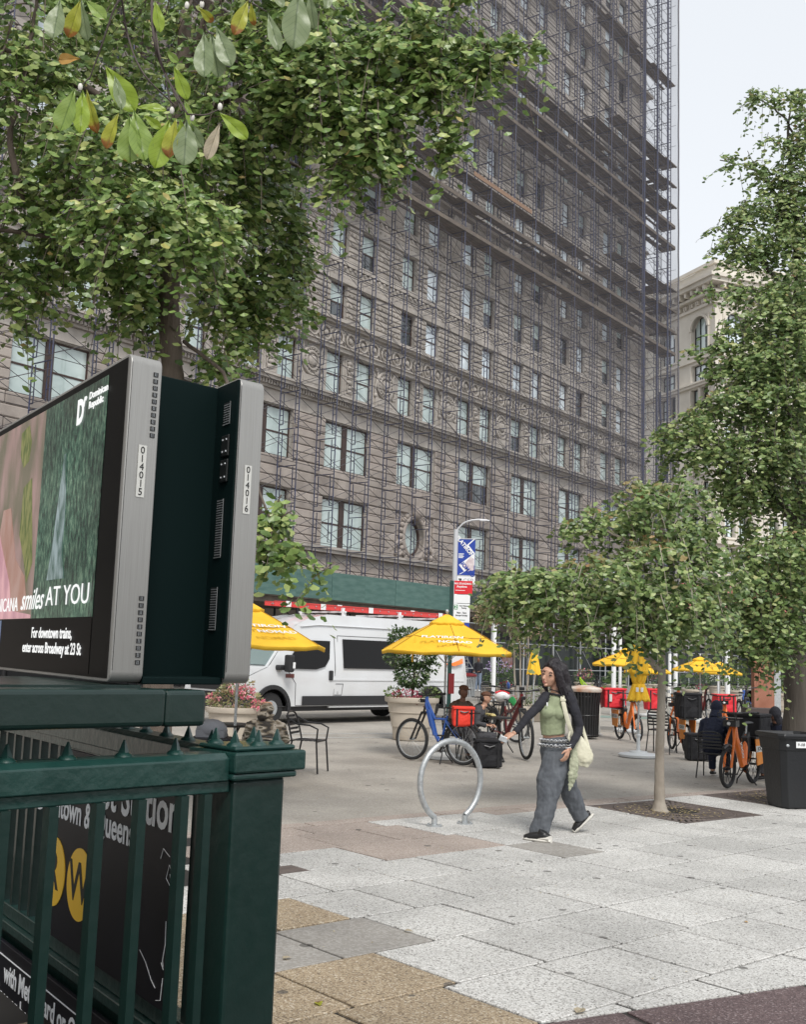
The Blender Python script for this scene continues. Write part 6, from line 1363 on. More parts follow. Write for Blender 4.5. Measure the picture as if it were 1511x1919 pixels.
# --- orange share bikes
M['panel'] = mat('orange_cargo_panel', (.72, .26, .03), .55, col2=(.62, .20, .02), nscale=5)
def orange_bike(rear, front, label, R=.33, box=None, steer=0.0):
    d = front-rear; wb = d.length; r = thing('orange_bicycle', label, 'bicycle', rear, math.atan2(d.y, d.x), 0, 'orange delivery bicycles') if False else thing('orange_bicycle', label, 'bicycle', rear, math.atan2(d.y, d.x))
    r['group'] = 'orange share bicycles on the plaza'
    wheel(r, 0, R, 10, .03, fat=True); wheel(r, wb, R, 10, .03, fat=True)
    f = MB()       # thick stepped down tube as a box-section sweep
    f.tube([(wb-.30, 0, R*2+.36), (wb-.36, 0, R*2+.12), (wb-.50, 0, R+.26), (wb-.66, 0, R+.02), (wb-.78, 0, R-.06), (wb*.30, 0, R+.03)], [.06, .075, .085, .085, .075, .05], 8, el=.62, side=(1, 0, 0))
    f.tube([(wb*.36, 0, R), (wb*.30, 0, R+.35), (wb*.28, 0, R+.5)], [.05, .045, .035], 8); fr_ = f.build('frame', M['orange'], r)
    tb(r, 'fork', [([(wb, s*.06, R), (wb-.12, s*.065, R*2+.10), (wb-.25, s*.03, R*2+.34)], .022) for s in (-1, 1)], 'orange')
    tb(r, 'mudguard', [([(wb+(R+.03)*math.cos(t_), 0, R+(R+.03)*math.sin(t_)) for t_ in [math.radians(v) for v in range(60, 180, 12)]], .03)], 'black', 6)
    tb(r, 'handlebar', [([(wb-.30, 0, R*2+.34), (wb-.35, 0, R*2+.52)], .022), ([(wb-.47, -.31, R*2+.56), (wb-.36, -.15, R*2+.54), (wb-.36, .15, R*2+.54), (wb-.47, .31, R*2+.56)], .014), ([(wb-.52, -.33, R*2+.56), (wb-.42, -.25, R*2+.55)], .021), ([(wb-.52, .33, R*2+.56), (wb-.42, .25, R*2+.55)], .021)], 'black')
    bk = MB(); bk.box((wb-.16, 0, R*2+.38), (.16, .22, .10)); bk.box((wb-.12, 0, R*2+.47), (.26, .34, .012)); 
    for s_ in (-1, 1): bk.tube([(wb-.24, s_*.16, R*2+.47), (wb, s_*.16, R*2+.47), (wb+.02, s_*.16, R*2+.55), (wb-.24, s_*.16, R*2+.55)], .006, 4)
    bk.tube([(wb+.02, -.16, R*2+.55), (wb+.02, .16, R*2+.55)], .006, 4); bk.build('front_basket', M['black'], r, smooth=0)
    MB().ball((wb-.06, 0, R*2+.38), (.03, .035, .03), 8, 6).build('headlight', M['white'], r)
    saddle(r, wb*.25, R*2+.36); tb(r, 'seat_post', [([(wb*.28, 0, R+.5), (wb*.26, 0, R*2+.34)], .016)], 'galv'); crank(r, wb*.36, R-.02)
    q = MB(); q.prism([(wb*.36-.10, R*.2+.36), (wb*.36-.02, R*1.0+.46), (wb*.36-.12, R+.56), (wb*.36-.20, R+.40)], -.05, .05, plane='xz'); q.build('battery', M['black'], r, smooth=0, bevel=.01)
    for s_ in (-1, 1):
        q = MB(); q.prism([(-.30, R*2+.10), (.20, R*2+.10), (.12, R*.95), (-.22, R*1.05)], s_*.115-.008, s_*.115+.008, plane='xz'); p_ = q.build('side_panel', M['panel'], r, smooth=0, bevel=.004)
        q = MB(); q.prism([(-.285, R*2-.015), (.19, R*2-.015), (.168, R*2-.12), (-.263, R*2-.12)], s_*.1235-.001 if s_ > 0 else s_*.1235-.001, s_*.1235+.001, plane='xz'); q.build('white_band', M['labelw'], p_, smooth=0)
        Mx = frameM((-.05, s_*.1262, R*2-.068), (-s_, 0, 0), (0, 0, 1)); lettering('JOCO', .085, M['signtext'], Mx, p_, sx=1.4, bold=.002)
        X = Vector((.38, 0, .93)).normalized() if s_ < 0 else Vector((-.38, 0, -.93)).normalized(); Z = Vector((0, s_, 0)); Y = Z.cross(X)
        Mx = frameM((wb-.50, s_*.056, R+.26), X, Y); lettering('JOCO', .10, M['labelw'], Mx, fr_, sx=1.1, bold=.003)
    q = MB(); q.box((-.05, 0, R*2+.12), (.52, .26, .03)); q.build('rear_rack', M['black'], r, smooth=0)
    tb(r, 'kickstand', [([(wb*.34, 0, R-.05), (wb*.33, -.08, R*.5), (wb*.33, -.13, R*.3), (wb*.27, -.17, .01)], .012), ([(wb*.34, 0, R-.05), (wb*.33, .08, R*.5), (wb*.33, .13, R*.3), (wb*.27, .17, .01)], .012)], 'darkmetal', 5)
    return r
def dbox(name, label, c, rz, w, d, h, m, cat='delivery bag', logo=None):
    r = thing(name, label, cat, c, rz)
    q = MB(); q.box((0, 0, h/2), (w, d, h)); o = q.build('body', M[m], r, smooth=0, bevel=.035, seg=3); s_ = o.modifiers.new('sub', 'SUBSURF'); s_.levels = 2; s_.render_levels = 2; s_.subdivision_type = 'SIMPLE'
    t = bpy.data.textures.new('crease', 'CLOUDS'); t.noise_scale = .16; dm = o.modifiers.new('crease', 'DISPLACE'); dm.texture = t; dm.strength = .05; dm.mid_level = .5
    q = MB(); q.box((0, 0, h+.012), (w*1.03, d*1.03, .05)); q.build('lid', M[m], r, smooth=0, bevel=.015)
    q = MB(); q.tube([(-w*.2, -d/2-.012, h*.86), (0, -d/2-.03, h*.80), (w*.2, -d/2-.012, h*.86)], .012, 5)
    for s2 in (-1, 1): q.box((s2*w*.34, -d/2-.012, h*.5), (.03, .01, h*.98))
    q.build('strap', M['black' if m != 'black_nylon' else 'darkmetal'], r)
    if logo: q = MB(); q.box((logo[0], -d/2-.022, h*.55), (logo[1], .006, logo[2])); q.build('patch', M['labelw'], r)
    return r
M['black_nylon'] = mat('black_nylon', (.009, .009, .011), .7, spec=.3, col2=(.018, .018, .021), nscale=6, bump=.4, bscale=16)
jA = orange_bike(G(1156, 1380), G(1205, 1394)+Vector((.0, .0, 0)), 'orange bicycle with a red delivery box beside the closed umbrella')
f_, r_ = G(1205, 1394), G(1156, 1380); dv = (f_-r_).normalized(); jA.location = f_-dv*1.12; 
for ch in jA.children: pass
def joco(fpx, rpx, label, wb=1.14):
    f_, r_ = G(*fpx), G(*rpx); dv = (f_-r_).normalized(); mid = (f_+r_)/2; wb_ = wb*.98; o = orange_bike(mid-dv*wb_/2, mid+dv*wb_/2, label); o.scale = (.86,)*3; o.location = mid-dv*wb_*.43; return o
bpy.data.objects.remove(jA) if False else None
def kill(o):
    for c in list(o.children): kill(c)
    bpy.data.objects.remove(o)
kill(jA)
jA = joco((1205, 1394), (1153, 1383), 'orange bicycle with a red delivery box beside the closed umbrella', 1.16)
jB = joco((1245, 1400), (1305, 1418), 'orange bicycle carrying a tall black delivery box, seen behind the thin tree', 1.16)
jC = joco((1352, 1480), (1424, 1466), 'orange bicycle nearest the black bin with its front wheel to the kerb', 1.16)
jD = joco((1365, 1412), (1352, 1375), 'orange bicycle half hidden behind the hooded man with a red box on it', 1.16)
jE = joco((1290, 1345), (1252, 1332), 'far orange bicycle between thin tree and purple asters', 1.16)
def onrack(b, dz=.80): return b.matrix_basis @ Vector((-.10, 0, dz))
def ang(b): return b.rotation_euler.z
bpy.context.view_layer.update()
dbox('red_delivery_box', 'bright red soft delivery box on the orange bicycle beside the closed umbrella', onrack(jA)+Vector((-.12, 0, 0)), .08, .50, .42, .40, 'red', logo=(-.12, .06, .16))
dbox('black_delivery_box', 'tall black delivery box standing on an orange rear rack', onrack(jB), .12, .42, .38, .44, 'black_nylon')
dbox('red_delivery_box', 'red delivery box with white print behind the hooded man', onrack(jD)+Vector((.05, .1, -.05)), .05, .46, .40, .38, 'red')
dbox('red_delivery_box', 'small far red delivery box seen right of the closed umbrella', Vector((AT(1226, 1305, 26).x, 26, .62)), .1, .40, .36, .46, 'red')
dbox('black_delivery_bag', 'large black pannier bag slung over the orange bicycle nearest the bin', onrack(jC, .52)+Vector((.0, .25, 0)), ang(jC), .50, .50, .52, 'black_nylon')
g_ = G(1308, 1424); dbox('black_delivery_bag', 'square black bag with white script standing on the ground by the chair', g_, -.05, .42, .34, .44, 'black_nylon'); lettering('Ola', .15, M['labelw'], frameM(g_+Vector((.02, -.205, .26)), (1, 0, .12), (-.12, 0, 1)), None, name='bag_print', bold=0, shear=.3)
_o = bpy.data.objects['bag_print']; _p = [o for o in bpy.data.objects if o.name.startswith('black_delivery_bag')][-1]; _mw = _o.matrix_local.copy(); _o.parent = _p; _o.matrix_local = _p.matrix_basis.inverted() @ _mw; _o.name = 'lettering'
dbox('black_delivery_bag', 'low black cooler bag on the ground behind the steel ring rack', G(913, 1437), .1, .42, .36, .40, 'black_nylon')
g_ = G(1400, 1440); dbox('black_delivery_bag', 'heap of black bags on the ground in front of the thick tree', G(1462, 1448), -.2, .7, .4, .62, 'black_nylon')
# --- dark / green bicycle behind the cooler bag
bkG = mountain(G(925, 1405), G(986, 1424), .37, 'black and red bicycle with a green cover facing right behind the cooler bag', fcol='fred', seatz=.96, barz=1.14) if M.setdefault('fred', mat('dark_red_frame', (.16, .012, .015), .35)) else None
bpy.context.view_layer.update()
M['green_c'] = mat('green_cover', (.02, .22, .06), .5)
q = MB(); q.tube([(.92, 0, .92), (1.02, 0, .98), (1.16, 0, .94), (1.24, 0, .88)], [.03, .07, .06, .03], 8, el=.5); q.build('green_cover', M['green_c'], bkG)
q = MB(); q.ball((.98, -.05, 1.22), (.07, .03, .07)); q.build('blue_disc', M['blue'], bkG)
hm = thing('bike_helmet', 'white and red bicycle helmet hung over the black and red bicycle', 'helmet', bkG.matrix_basis @ Vector((.62, -.05, 1.02)))
MB().ball((0, 0, 0), (.15, .11, .10), 14, 9).build('shell', M['white'], hm); q = MB(); 
for k in (-1, 0, 1): q.tube([(-.12, k*.05, .05), (0, k*.055, .098), (.13, k*.045, .045)], .018, 6)
q.build('vents', M['red'], hm)
bkH = mountain(G(905, 1385), G(968, 1392), .36, 'black bicycle parked deeper behind the small round table', fcol='black', seatz=.98, barz=1.1)
bkF = mountain(G(1128, 1326), G(1082, 1320), .36, 'lime green bicycle standing far behind the slatted litter bin', fcol='lime', seatz=.95, barz=1.1) if M.setdefault('lime', mat('lime_frame', (.38, .62, .03), .35)) else None
bkI = mountain(G(1268, 1338), G(1232, 1330), .36, 'dark bicycle far behind the thin tree', fcol='black')
# ================================================================ CAFE CHAIRS AND TABLES
def chair(loc, rz, label, arms=True, far_=False):
    r = thing('cafe_chair', label, 'chair', loc, rz, 'black metal cafe chairs'); rr_ = .013
    # local: faces -y ; seat .42 wide, .44 high
    for s_ in (-1, 1):
        tb(r, 'leg', [([(s_*.23, -.24, 0), (s_*.215, -.20, .44), (s_*.215, -.20, .46)], rr_)], 'black', 6)
        tb(r, 'leg', [([(s_*.23, .26, 0), (s_*.205, .17, .44)], rr_)], 'black', 6)
        if arms: tb(r, 'arm', [([(s_*.215, -.20, .44), (s_*.235, -.22, .62), (s_*.245, -.10, .67), (s_*.24, .10, .68), (s_*.19, .25, .76)], rr_)], 'black', 6)
    tb(r, 'back_frame', [(curve([(-.205, .17, .42), (-.205, .22, .62), (-.17, .27, .80), (0, .285, .84), (.17, .27, .80), (.205, .22, .62), (.205, .17, .42)], 4), rr_)], 'black', 6)
    for k in range(5): MB().box((0, .215+.018*k, .545+.058*k), (.385-.02*max(0, k-2), .008, .032)).build('back_slat', M['black'], r, smooth=0)
    tb(r, 'seat_frame', [([(-.21, -.20, .44), (.21, -.20, .44), (.205, .19, .44), (-.205, .19, .44)], rr_)], 'black', 6)
    for k in range(6): MB().box((0, -.17+.065*k, .448), (.40, .045, .008)).build('seat_slat', M['black'], r, smooth=0)
    return r
cw = G(575, 1446); chair((cw.x, cw.y, 0), math.radians(75), 'black metal armchair nearest the van, just right of the green post')
def table(loc, label, R=.33):
    r = thing('cafe_table', label, 'table', loc); MB().lathe([(R, 0), (R, .02), (R*.98, .024)], (0, 0, .70), 32).build('tabletop', M['black'], r); tb(r, 'pedestal', [([(-.2, -.2, 0), (.1, .1, .68)], .012), ([(.2, -.2, 0), (-.1, .1, .68)], .012), ([(-.2, .2, 0), (.1, -.1, .68)], .012), ([(.2, .2, 0), (-.1, -.1, .68)], .012)], 'black', 6); return r
table(Vector((AT(432, 1378, 14.6).x, 14.6, 0)), 'small black round table beside the man in camouflage', .36)
table(Vector((AT(923, 1352, 18.6).x, 18.6, 0)), 'small black round table carrying wrapped food beside the seated man', .34)
fw_ = thing('food_wrapper', 'crumpled yellow and white food wrapper on the small round table', 'wrapper', Vector((AT(918, 1352, 18.5).x, 18.5, .728)))
q = MB(); 
for k in range(7): q.ball((.03*math.sin(k*2.3)*2, .05*math.cos(k*1.7), .02+.012*(k % 3)), (.05, .04, .022), 6, 4)
q.build('paper', mat('yellowish_paper', (.60, .50, .22), .7), fw_)
a_ = G(1192, 1418); chair(Vector((G(1265, 1412).x-.25, G(1265, 1412).y, 0)), math.radians(150), 'empty black metal chair behind the thin tree')
chair(Vector((AT(1338, 1370, 17.0).x, 17.0, 0)), math.radians(150), 'black slatted chair on which the navy hooded person sits', arms=False).scale = (.9, .9, .84)
chair(Vector((AT(497, 1360, 13.6).x, 13.6, 0)), math.radians(180), 'black metal chair under the person in camouflage', arms=True).scale = (.95, .9, .8)
chair(Vector((AT(859, 1350, 18.6).x, 18.6, 0)), math.radians(38), 'black metal chair under the bearded person in brown', arms=False).scale = (.86,)*3
chair(Vector((AT(884, 1360, 18.3).x, 18.3, 0)), math.radians(75), 'black metal chair under the slumped person in grey', arms=False).scale = (.82,)*3
chair(Vector((AT(1470, 1360, 17.0).x, 17.0, 0)), math.radians(-60), 'black metal chair under the dark hooded person by the thick tree', arms=False).scale = (.78,)*3
g1 = G(914, 1322); chair(Vector((g1.x, g1.y, 0)), math.radians(10), 'far black chair beside the far slatted bin', arms=True)
g1 = G(950, 1320); table(Vector((g1.x, g1.y, 0)), 'far folding table between chair and thin pale trunks', .34)
tb_ = thing('carry_case', 'grey and black box bag on the ground left of the camouflage jacket', 'bag', Vector((AT(397, 1360, 13.2).x, 13.2, 0)))
q = MB(); q.box((0, 0, .50), (.46, .34, .32)); q.box((0, 0, .17), (.4, .3, .34)); q.build('box', M['black_nylon'], tb_, smooth=0, bevel=.02); q = MB(); q.ball((0, 0, .74), (.19, .15, .13), 12, 8); q.box((0, 0, .69), (.34, .26, .10)); q.build('soft_top', mat('grey_nylon', (.13, .135, .15), .6, bump=.5, bscale=12), tb_)
# ================================================================ STEEL RING RACK
rr = thing('bike_rack', 'galvanised steel ring bicycle rack bolted to the pavement edge', 'bike rack', (G(843, 1546).x, G(843, 1546).y, 0), math.atan2((G(875, 1543)-G(810, 1548)).y, (G(875, 1543)-G(810, 1548)).x)*1.0)
hw = (G(875, 1543)-G(810, 1548)).length/2; topz = AT(845, 1394, rr.location.y).z; Rr = .40
hz_ = topz/2+.02; rx_ = .345; th0 = math.asin(min(1, hw/rx_*.62)); pts = []
a0 = math.radians(-90)+math.asin(min(.95, hw*.78/rx_)); 
for k in range(49): a = lerp(a0, 2*PI-PI-a0, k/48) if False else lerp(a0, PI-a0, k/48); pts.append((rx_*1.13*math.cos(a), 0, hz_+.012+(topz/2)*math.sin(a)))
q = MB().tube(pts, .030, 14).build('ring', M['galv'], rr)
for s_ in (0, -1):
    p_ = pts[s_]; q = MB(); q.lathe([(.085, 0), (.085, .010), (.05, .014)], (p_[0], 0, 0.002), 24); fl_ = q.build('base_flange', M['galv'], rr)
    q = MB(); q.tube([(p_[0], 0, .005), (p_[0], 0, pts[s_][2])], .03, 12)
    for a in (.6, 2.2, 3.8, 5.3): q.lathe([(.012, 0), (.012, .012), (.006, .016)], (p_[0]+.062*math.cos(a), .062*math.sin(a), .012), 6)
    q.build('bolt', M['galv'], fl_)
# ================================================================ BINS
def slatbin(c, R, h, label, m, topm, n=26, name='litter_bin'):
    r = thing(name, label, 'litter bin', c); 
    for k in range(n):
        a = 2*PI*k/n; q = MB(); q.tube([(R*.86*math.cos(a), R*.86*math.sin(a), .04), (R*.93*math.cos(a), R*.93*math.sin(a), h*.7), (R*math.cos(a), R*math.sin(a), h*.92), (R*1.04*math.cos(a), R*1.04*math.sin(a), h)], .012 if n < 30 else .01, 4, el=2.2, side=(math.cos(a), math.sin(a), 0)); q.build('slat', M[m], r, smooth=0)
    for z in (.08, h*.5, h*.9): MB().tube([(R*.92*math.cos(2*PI*k/30), R*.92*math.sin(2*PI*k/30), z) for k in range(30)], .012, 5, closed=True).build('hoop', M[m], r)
    MB().lathe([(R*.78, .03), (R*.88, h*.9)], n=24).build('liner', M['black'], r); MB().lathe([(R*1.08, h), (R*1.12, h+.02), (R*1.12, h+.07), (R*1.0, h+.10), (R*.5, h+.14), (R*.1, h+.15)], n=30).build('lid', M[topm], r); return r
M['rustlid'] = mat('orange_brown_lid', (.42, .17, .07), .6, col2=(.55, .50, .44), nscale=3, amount=.7)
slatbin(G(1097, 1383), .33, 1.02, 'black slatted litter bin with orange brown lid behind the woman', 'black', 'rustlid', 28)
slatbin(G(875, 1310), .36, .92, 'far silver slatted litter bin by the hoarding posters', 'galv', 'fred', 26)
bn = G(1483, 1512); bi = thing('wheeled_bin', 'square black plastic rubbish bin with white handwritten label at right', 'rubbish bin', (bn.x, bn.y, 0), math.radians(12))
M['binplastic'] = mat('black_bin_plastic', (.013, .014, .016), .42, bump=.15, bscale=30)
q = MB(); hB = 1.03; 
def sqr(w, z, c=.06): w /= 2; return [(w-c, -w, z), (w, -w+c, z), (w, w-c, z), (w-c, w, z), (-w+c, w, z), (-w, w-c, z), (-w, -w+c, z), (-w+c, -w, z)]
lv_ = [(.40, 0), (.44, .02), (.50, .42), (.535, .80), (.56, .80), (.585, .96), (.64, .965), (.655, 1.0), (.64, 1.03), (.59, 1.03), (.55, .99), (.52, .7)]
vs = [p for w, z in lv_ for p in sqr(w, z)]; q.add(vs, [(i*8+k, i*8+(k+1) % 8, (i+1)*8+(k+1) % 8, (i+1)*8+k) for i in range(len(lv_)-1) for k in range(8)]+[tuple(range(7, -1, -1)), tuple((len(lv_)-1)*8+k for k in range(8))]); q.build('body', M['binplastic'], bi, smooth=25, bevel=.006); bi.scale = (1, 1, .88)
q = MB(); q.bb(-.10, .26, -.300, -.296, .84, .925); q.build('label', M['white'], bi, smooth=0); lettering('9-08 Broadway', .055, M['signtext'], frameM((.085, -.3015, .882), (1, 0, 0), (0, 0, 1)), bi, shear=.15)
q = MB(); q.lathe([(.02, 0), (.02, .015), (.01, .02)], (0, 0, 0), 10); q = q.build('bolt', M['galv'], bi); q.rotation_euler.x = PI/2; q.location = (-.21, -.285, .87)
# ================================================================ POLES, LAMP, SIGNS
Yp = 34.0; X0 = AT(848, 1250, Yp).x
lp = thing('street_lamp', 'silver street lamp with curved arm and blue banner near the shed corner', 'street lamp', (X0, Yp, 0))
zt_ = AT(845, 992, Yp).z; q = MB(); q.tube([(0, 0, 0), (0, 0, zt_*.5), (0, 0, zt_)], [.11, .09, .075], 12); q.build('pole', M['lamp'] if 'lamp' in M else M.setdefault('lamp', mat('silver_lamp_paint', (.50, .51, .53), .4, metal=.2)), lp)
arm = [(0, 0, zt_-.05), (.25, 0, zt_+.22), (.6, 0, zt_+.33), (.98, 0, zt_+.33)]; MB().tube(curve(arm, 5), .028, 8).build('arm', M['lamp'], lp); q = MB(); q.tube([(.75, 0, zt_+.33), (1.05, 0, zt_+.32)], [.05, .03], 8, el=.5); q.build('lamp_head', M['lamp'], lp)
M['bannerblue'] = mat('blue_banner_cloth', (.012, .045, .30), .7)
def zp(py): return AT(848, py, Yp).z
bw = .56; zb0, zb1 = zp(1077), zp(1010); ban = MB().bb(.06, .06+bw, -.012, -.004, zb0, zb1).build('banner', M['bannerblue'], lp, smooth=0)
hB_ = zb1-zb0
def bp_(pts, m, name, d=.0): q = MB(); q.prism([(.06+x*bw, zb0+y*hB_) for x, y in pts], -.017-d, -.013-d, plane='xz'); return q.build(name, m, lp, smooth=0)
bp_([(.12, .02), (.20, .02), (.98, .28), (.98, .62), (.62, .84), (1.0, 1.02), (.92, 1.02), (.52, .84), (.92, .60), (.10, .28), (.40, .10)], M['white'], 'banner_white_stripe'); bp_([(.30, .25), (.75, .52), (.95, .45), (.95, .15), (.65, .08)], mat('banner_photo_print', (.45, .35, .38), .7, col2=(.65, .6, .6), nscale=9), 'banner_print', .005)
for txt_, x_, y_, a_ in (('FLATIRON', .42, .80, -50), ('NOMAD', .55, .18, -48)):
    a = math.radians(a_); lettering(txt_, .17, M['white'] if txt_[0] == 'F' else M['bannerblue'], frameM((.06+x_*bw, -.025, zb0+y_*hB_), (math.cos(a), 0, math.sin(a)), (-math.sin(a), 0, math.cos(a))), lp, bold=.006)
for k in range(4): q = MB(); q.bb(.10, .10+.17-.03*(k % 2), -.016, -.013, zb0+hB_*(.58-.035*k), zb0+hB_*(.60-.035*k)); q.build('banner_small_print', M['white'], lp, smooth=0)
q = MB(); q.bb(.02, .02+.62, -.012, -.002, zp(1094), zp(1079)); q.build('banner_foot', M['white'], lp, smooth=0); lettering('CFP', .20, mat('grey_print', (.3, .3, .32), .6), frameM((.42, -.015, zp(1088)), (1, 0, 0), (0, 0, 1)), lp); lettering('\u2197', .2, M['signtext'], frameM((.16, -.015, zp(1088)), (1, 0, 0), (0, 0, 1)), lp)
q = MB(); q.tube([(.10, -.016, zp(1092)), (.20, -.016, zp(1084))], .014, 4); q.tube([(.12, -.016, zp(1084)), (.205, -.016, zp(1084)), (.205, -.016, zp(1090))], .012, 4); q.build('arrow', M['signtext'], lp)
for z in (zb1+.02, zb0-.02): MB().tube([(0, -.008, z), (.66, -.008, z)], .014, 6).build('banner_bracket', M['lamp'], lp)
Ys = 27.0; Xs = AT(843, 1250, Ys).x; sp_ = thing('street_sign', 'parking rules signs on a dark green post behind the yellow umbrella', 'street sign', (Xs, Ys, 0))
def zs(py): return AT(848, py, Ys).z
q = MB(); q.bb(-.05, .05, -.03, .03, 0, zs(1088)); q.build('post', M['dkgreen_top'], sp_, smooth=0)
def signp(x0, x1, p0, p1, m, name): q = MB(); q.bb(x0, x1, -.042, -.034, zs(p1), zs(p0)); return q.build(name, m, sp_, smooth=0, bevel=.004)
M['signred'] = mat('red_sign', (.60, .015, .025), .4)
k_ = Ys/FPX
signp(.06, .06+34*k_, 1088, 1113, M['signred'], 'red_sign'); signp(.06, .06+30*k_, 1114, 1130, M['white'], 'white_sign'); signp(.06, .06+30*k_, 1131, 1166, M['white'], 'white_sign'); signp(.06+14*k_, .06+30*k_, 1167, 1178, M['bannerblue'], 'blue_sign')
def sl_(t_, px, py, s, m): lettering(t_, s, m, frameM((px, -.0445, zs(py)), (1, 0, 0), (0, 0, 1)), sp_, bold=.002)
sl_('NO STANDING', .06+16*k_, 1093.5, .062, M['white']); sl_('Anytime', .06+14*k_, 1099, .075, M['white']); q = MB(); q.bb(.06+2*k_, .06+20*k_, -.0445, -.043, zs(1106.5), zs(1105.5)); q.build('sign_line', M['white'], sp_, smooth=0)
q = MB(); q.bb(.065, .065+7*k_, -.0445, -.043, zs(1142), zs(1133)); q.build('green_square', M['green_c'], sp_, smooth=0); lettering('2', .13, M['white'], frameM((.065+3.5*k_, -.046, zs(1137.5)), (1, 0, 0), (0, 0, 1)), sp_, bold=.004)
sl_('Hour Metered', .06+19*k_, 1135, .04, M['signtext']); sl_('Parking', .06+19*k_, 1139, .04, M['signtext']); sl_('9am - 7pm', .06+15*k_, 1148, .055, M['signtext']); sl_('Except Sunday', .06+15*k_, 1153, .05, M['signtext'])
q = MB(); q.bb(.07, .06+22*k_, -.0445, -.043, zs(1162), zs(1161)); q.build('sign_line', M['green_c'], sp_, smooth=0)
q = MB(); q.bb(-.02, .12, -.06, -.04, zs(1300), zs(1262)); q.build('sticker', M['fred'], sp_, smooth=0)
for px, y0_, y1_, Y_, w_, lb_ in ((926, 1150, 1250, 40, 8, 'pale post left of the woman above the purple asters'), (1151, 1160, 1290, 36, 9, 'tall white post above the red delivery box'), (1163, 1165, 1285, 37, 6, 'thinner white post just right of the tall one'), (1267, 1220, 1300, 42, 8, 'white post just right of the thin tree'), (1256, 1225, 1290, 44, 6, 'slim white post close to the thin tree'), (1364, 1205, 1300, 45, 10, 'broad white post above the olive shrub'), (1348, 1235, 1300, 50, 6, 'slim white post left of the olive shrub')):
    X_ = AT(px, 1250, Y_).x; t_ = thing('white_post', lb_, 'post', (X_, Y_, 0), 0, 'white posts along the far kerb'); z1_ = AT(px, y0_, Y_).z; r_ = w_*Y_/FPX/2; q = MB(); q.tube([(0, 0, 0), (0, 0, z1_)], r_, 10); q.build('shaft', M['white'], t_); q = MB(); q.tube([(0, 0, 0), (0, 0, .25)], r_*1.5, 10); q.build('foot', M['white'], t_)
for px, py, lb_ in ((1122, 1378, 'cream flexible bollard just right of the black slatted bin'), (1254, 1347, 'white flexible bollard between thin tree and black delivery box'), (1390, 1352, 'white flexible bollard behind the orange bicycles')):
    c_ = G(px, py); t_ = thing('flexible_bollard', lb_, 'bollard', (c_.x, c_.y, 0), 0, 'flexible bollards on the bike lane line'); q = MB(); q.tube([(0, 0, 0), (0, 0, .95), (0, 0, 1.0)], [.045, .045, .02], 10); q.build('post', M['offwhite'], t_); q = MB(); q.lathe([(.10, 0), (.10, .03), (.05, .05)], n=16); q.build('foot', M['offwhite'], t_); q = MB(); q.lathe([(.047, .8), (.047, .9)], n=12); q.build('reflective_band', M['galv'], t_)
# rusty sculpture and its plinth, blue chairs, posters
c_ = AT(1432, 1300, 34); sc_ = thing('rusty_steel_panel', 'tall rust brown steel monolith with dark plinth before the thick tree', 'sculpture', (c_.x, 34, 0)); M['rust'] = mat('rusted_steel', (.22, .085, .05), .85, col2=(.33, .15, .10), nscale=2.5, bump=.4)
q = MB(); q.bb(-.30, .32, -.05, .25, 0, 2.3); q.build('panel', M['rust'], sc_, smooth=0); q = MB(); q.bb(.35, .75, .6, .7, 0, 2.6); q.build('grey_panel', M['galv'], sc_, smooth=0)
c_ = AT(1425, 1322, 30); pl_ = thing('dark_plinth', 'low dark brown tapered block in front of the rusty steel panel', 'plinth', (c_.x, 30, 0)); q = MB(); q.box((0, 0, .34), (1.0, .6, .52), taper=.85); q.bb(-.45, -.3, -.3, .3, 0, .08); q.bb(.3, .45, -.3, .3, 0, .08); q.build('block', mat('dark_brown_steel', (.04, .028, .026), .6), pl_, smooth=0, bevel=.01)
for px in (1402, 1414): c_ = AT(px, 1310, 40); t_ = thing('blue_chair', ('left' if px < 1410 else 'right')+' one of two far blue cafe chairs near the rusty panel', 'chair', (c_.x, 40, 0), 0, 'far blue chairs'); q = MB(); q.bb(-.2, .2, -.2, .2, .42, .46); q.bb(-.2, .2, .18, .21, .46, .85); [q.bb(x-.02, x+.02, y-.02, y+.02, 0, .42) for x in (-.18, .18) for y in (-.18, .18)]; q.build('seat', M['blue'], t_, smooth=0)
def poster(px0, px1, py0, py1, m, label, name='poster', frm=None):
    # on the hoarding plane
    s0_, z0_ = ons(px0, py1, 1.05); s1_, z1_ = ons(px1, py0, 1.05); P0_ = FAC0+FD*s0_+FN*1.0; r = thing(name, label, 'poster', (P0_.x, P0_.y, 0), FAZ); w_ = s1_-s0_; q = MB(); q.bb(0, w_, -.03, 0, z0_, z1_); q.build('sheet', m, r, smooth=0)
    if frm: q = MB(); [q.bb(*a) for a in ((-.05, 0, -.05, 0, z0_-.05, z1_+.05), (w_, w_+.05, -.05, 0, z0_-.05, z1_+.05), (0, w_, -.05, 0, z0_-.05, z0_), (0, w_, -.05, 0, z1_, z1_+.05))]; q.build('frame', frm, r, smooth=0)
    return r, w_, z0_, z1_
M['navy'] = mat('navy_poster', (.012, .02, .06), .6, col2=(.03, .04, .09), nscale=3)
r_, w_, a0_, a1_ = poster(868, 886, 1222, 1262, M['navy'], 'navy notice board with small white text on the hoarding')
for k in range(9): q = MB(); q.bb(.15, .15+w_*(.35+.2*((k*7) % 3)/2), -.045, -.034, a1_-.25-k*.22, a1_-.20-k*.22); q.build('text_line', M['labelw'], r_, smooth=0)
poster(888, 904, 1230, 1260, mat('framed_photo_print', (.16, .15, .12), .5, col2=(.30, .30, .26), nscale=2.5), 'silver framed picture on the hoarding above the far bin', 'framed_picture', M['galv'])
poster(854, 864, 1230, 1250, mat('poster_orange_white', (.62, .22, .12), .6, col2=(.7, .66, .6), nscale=2), 'white and orange flyer by the sign post')
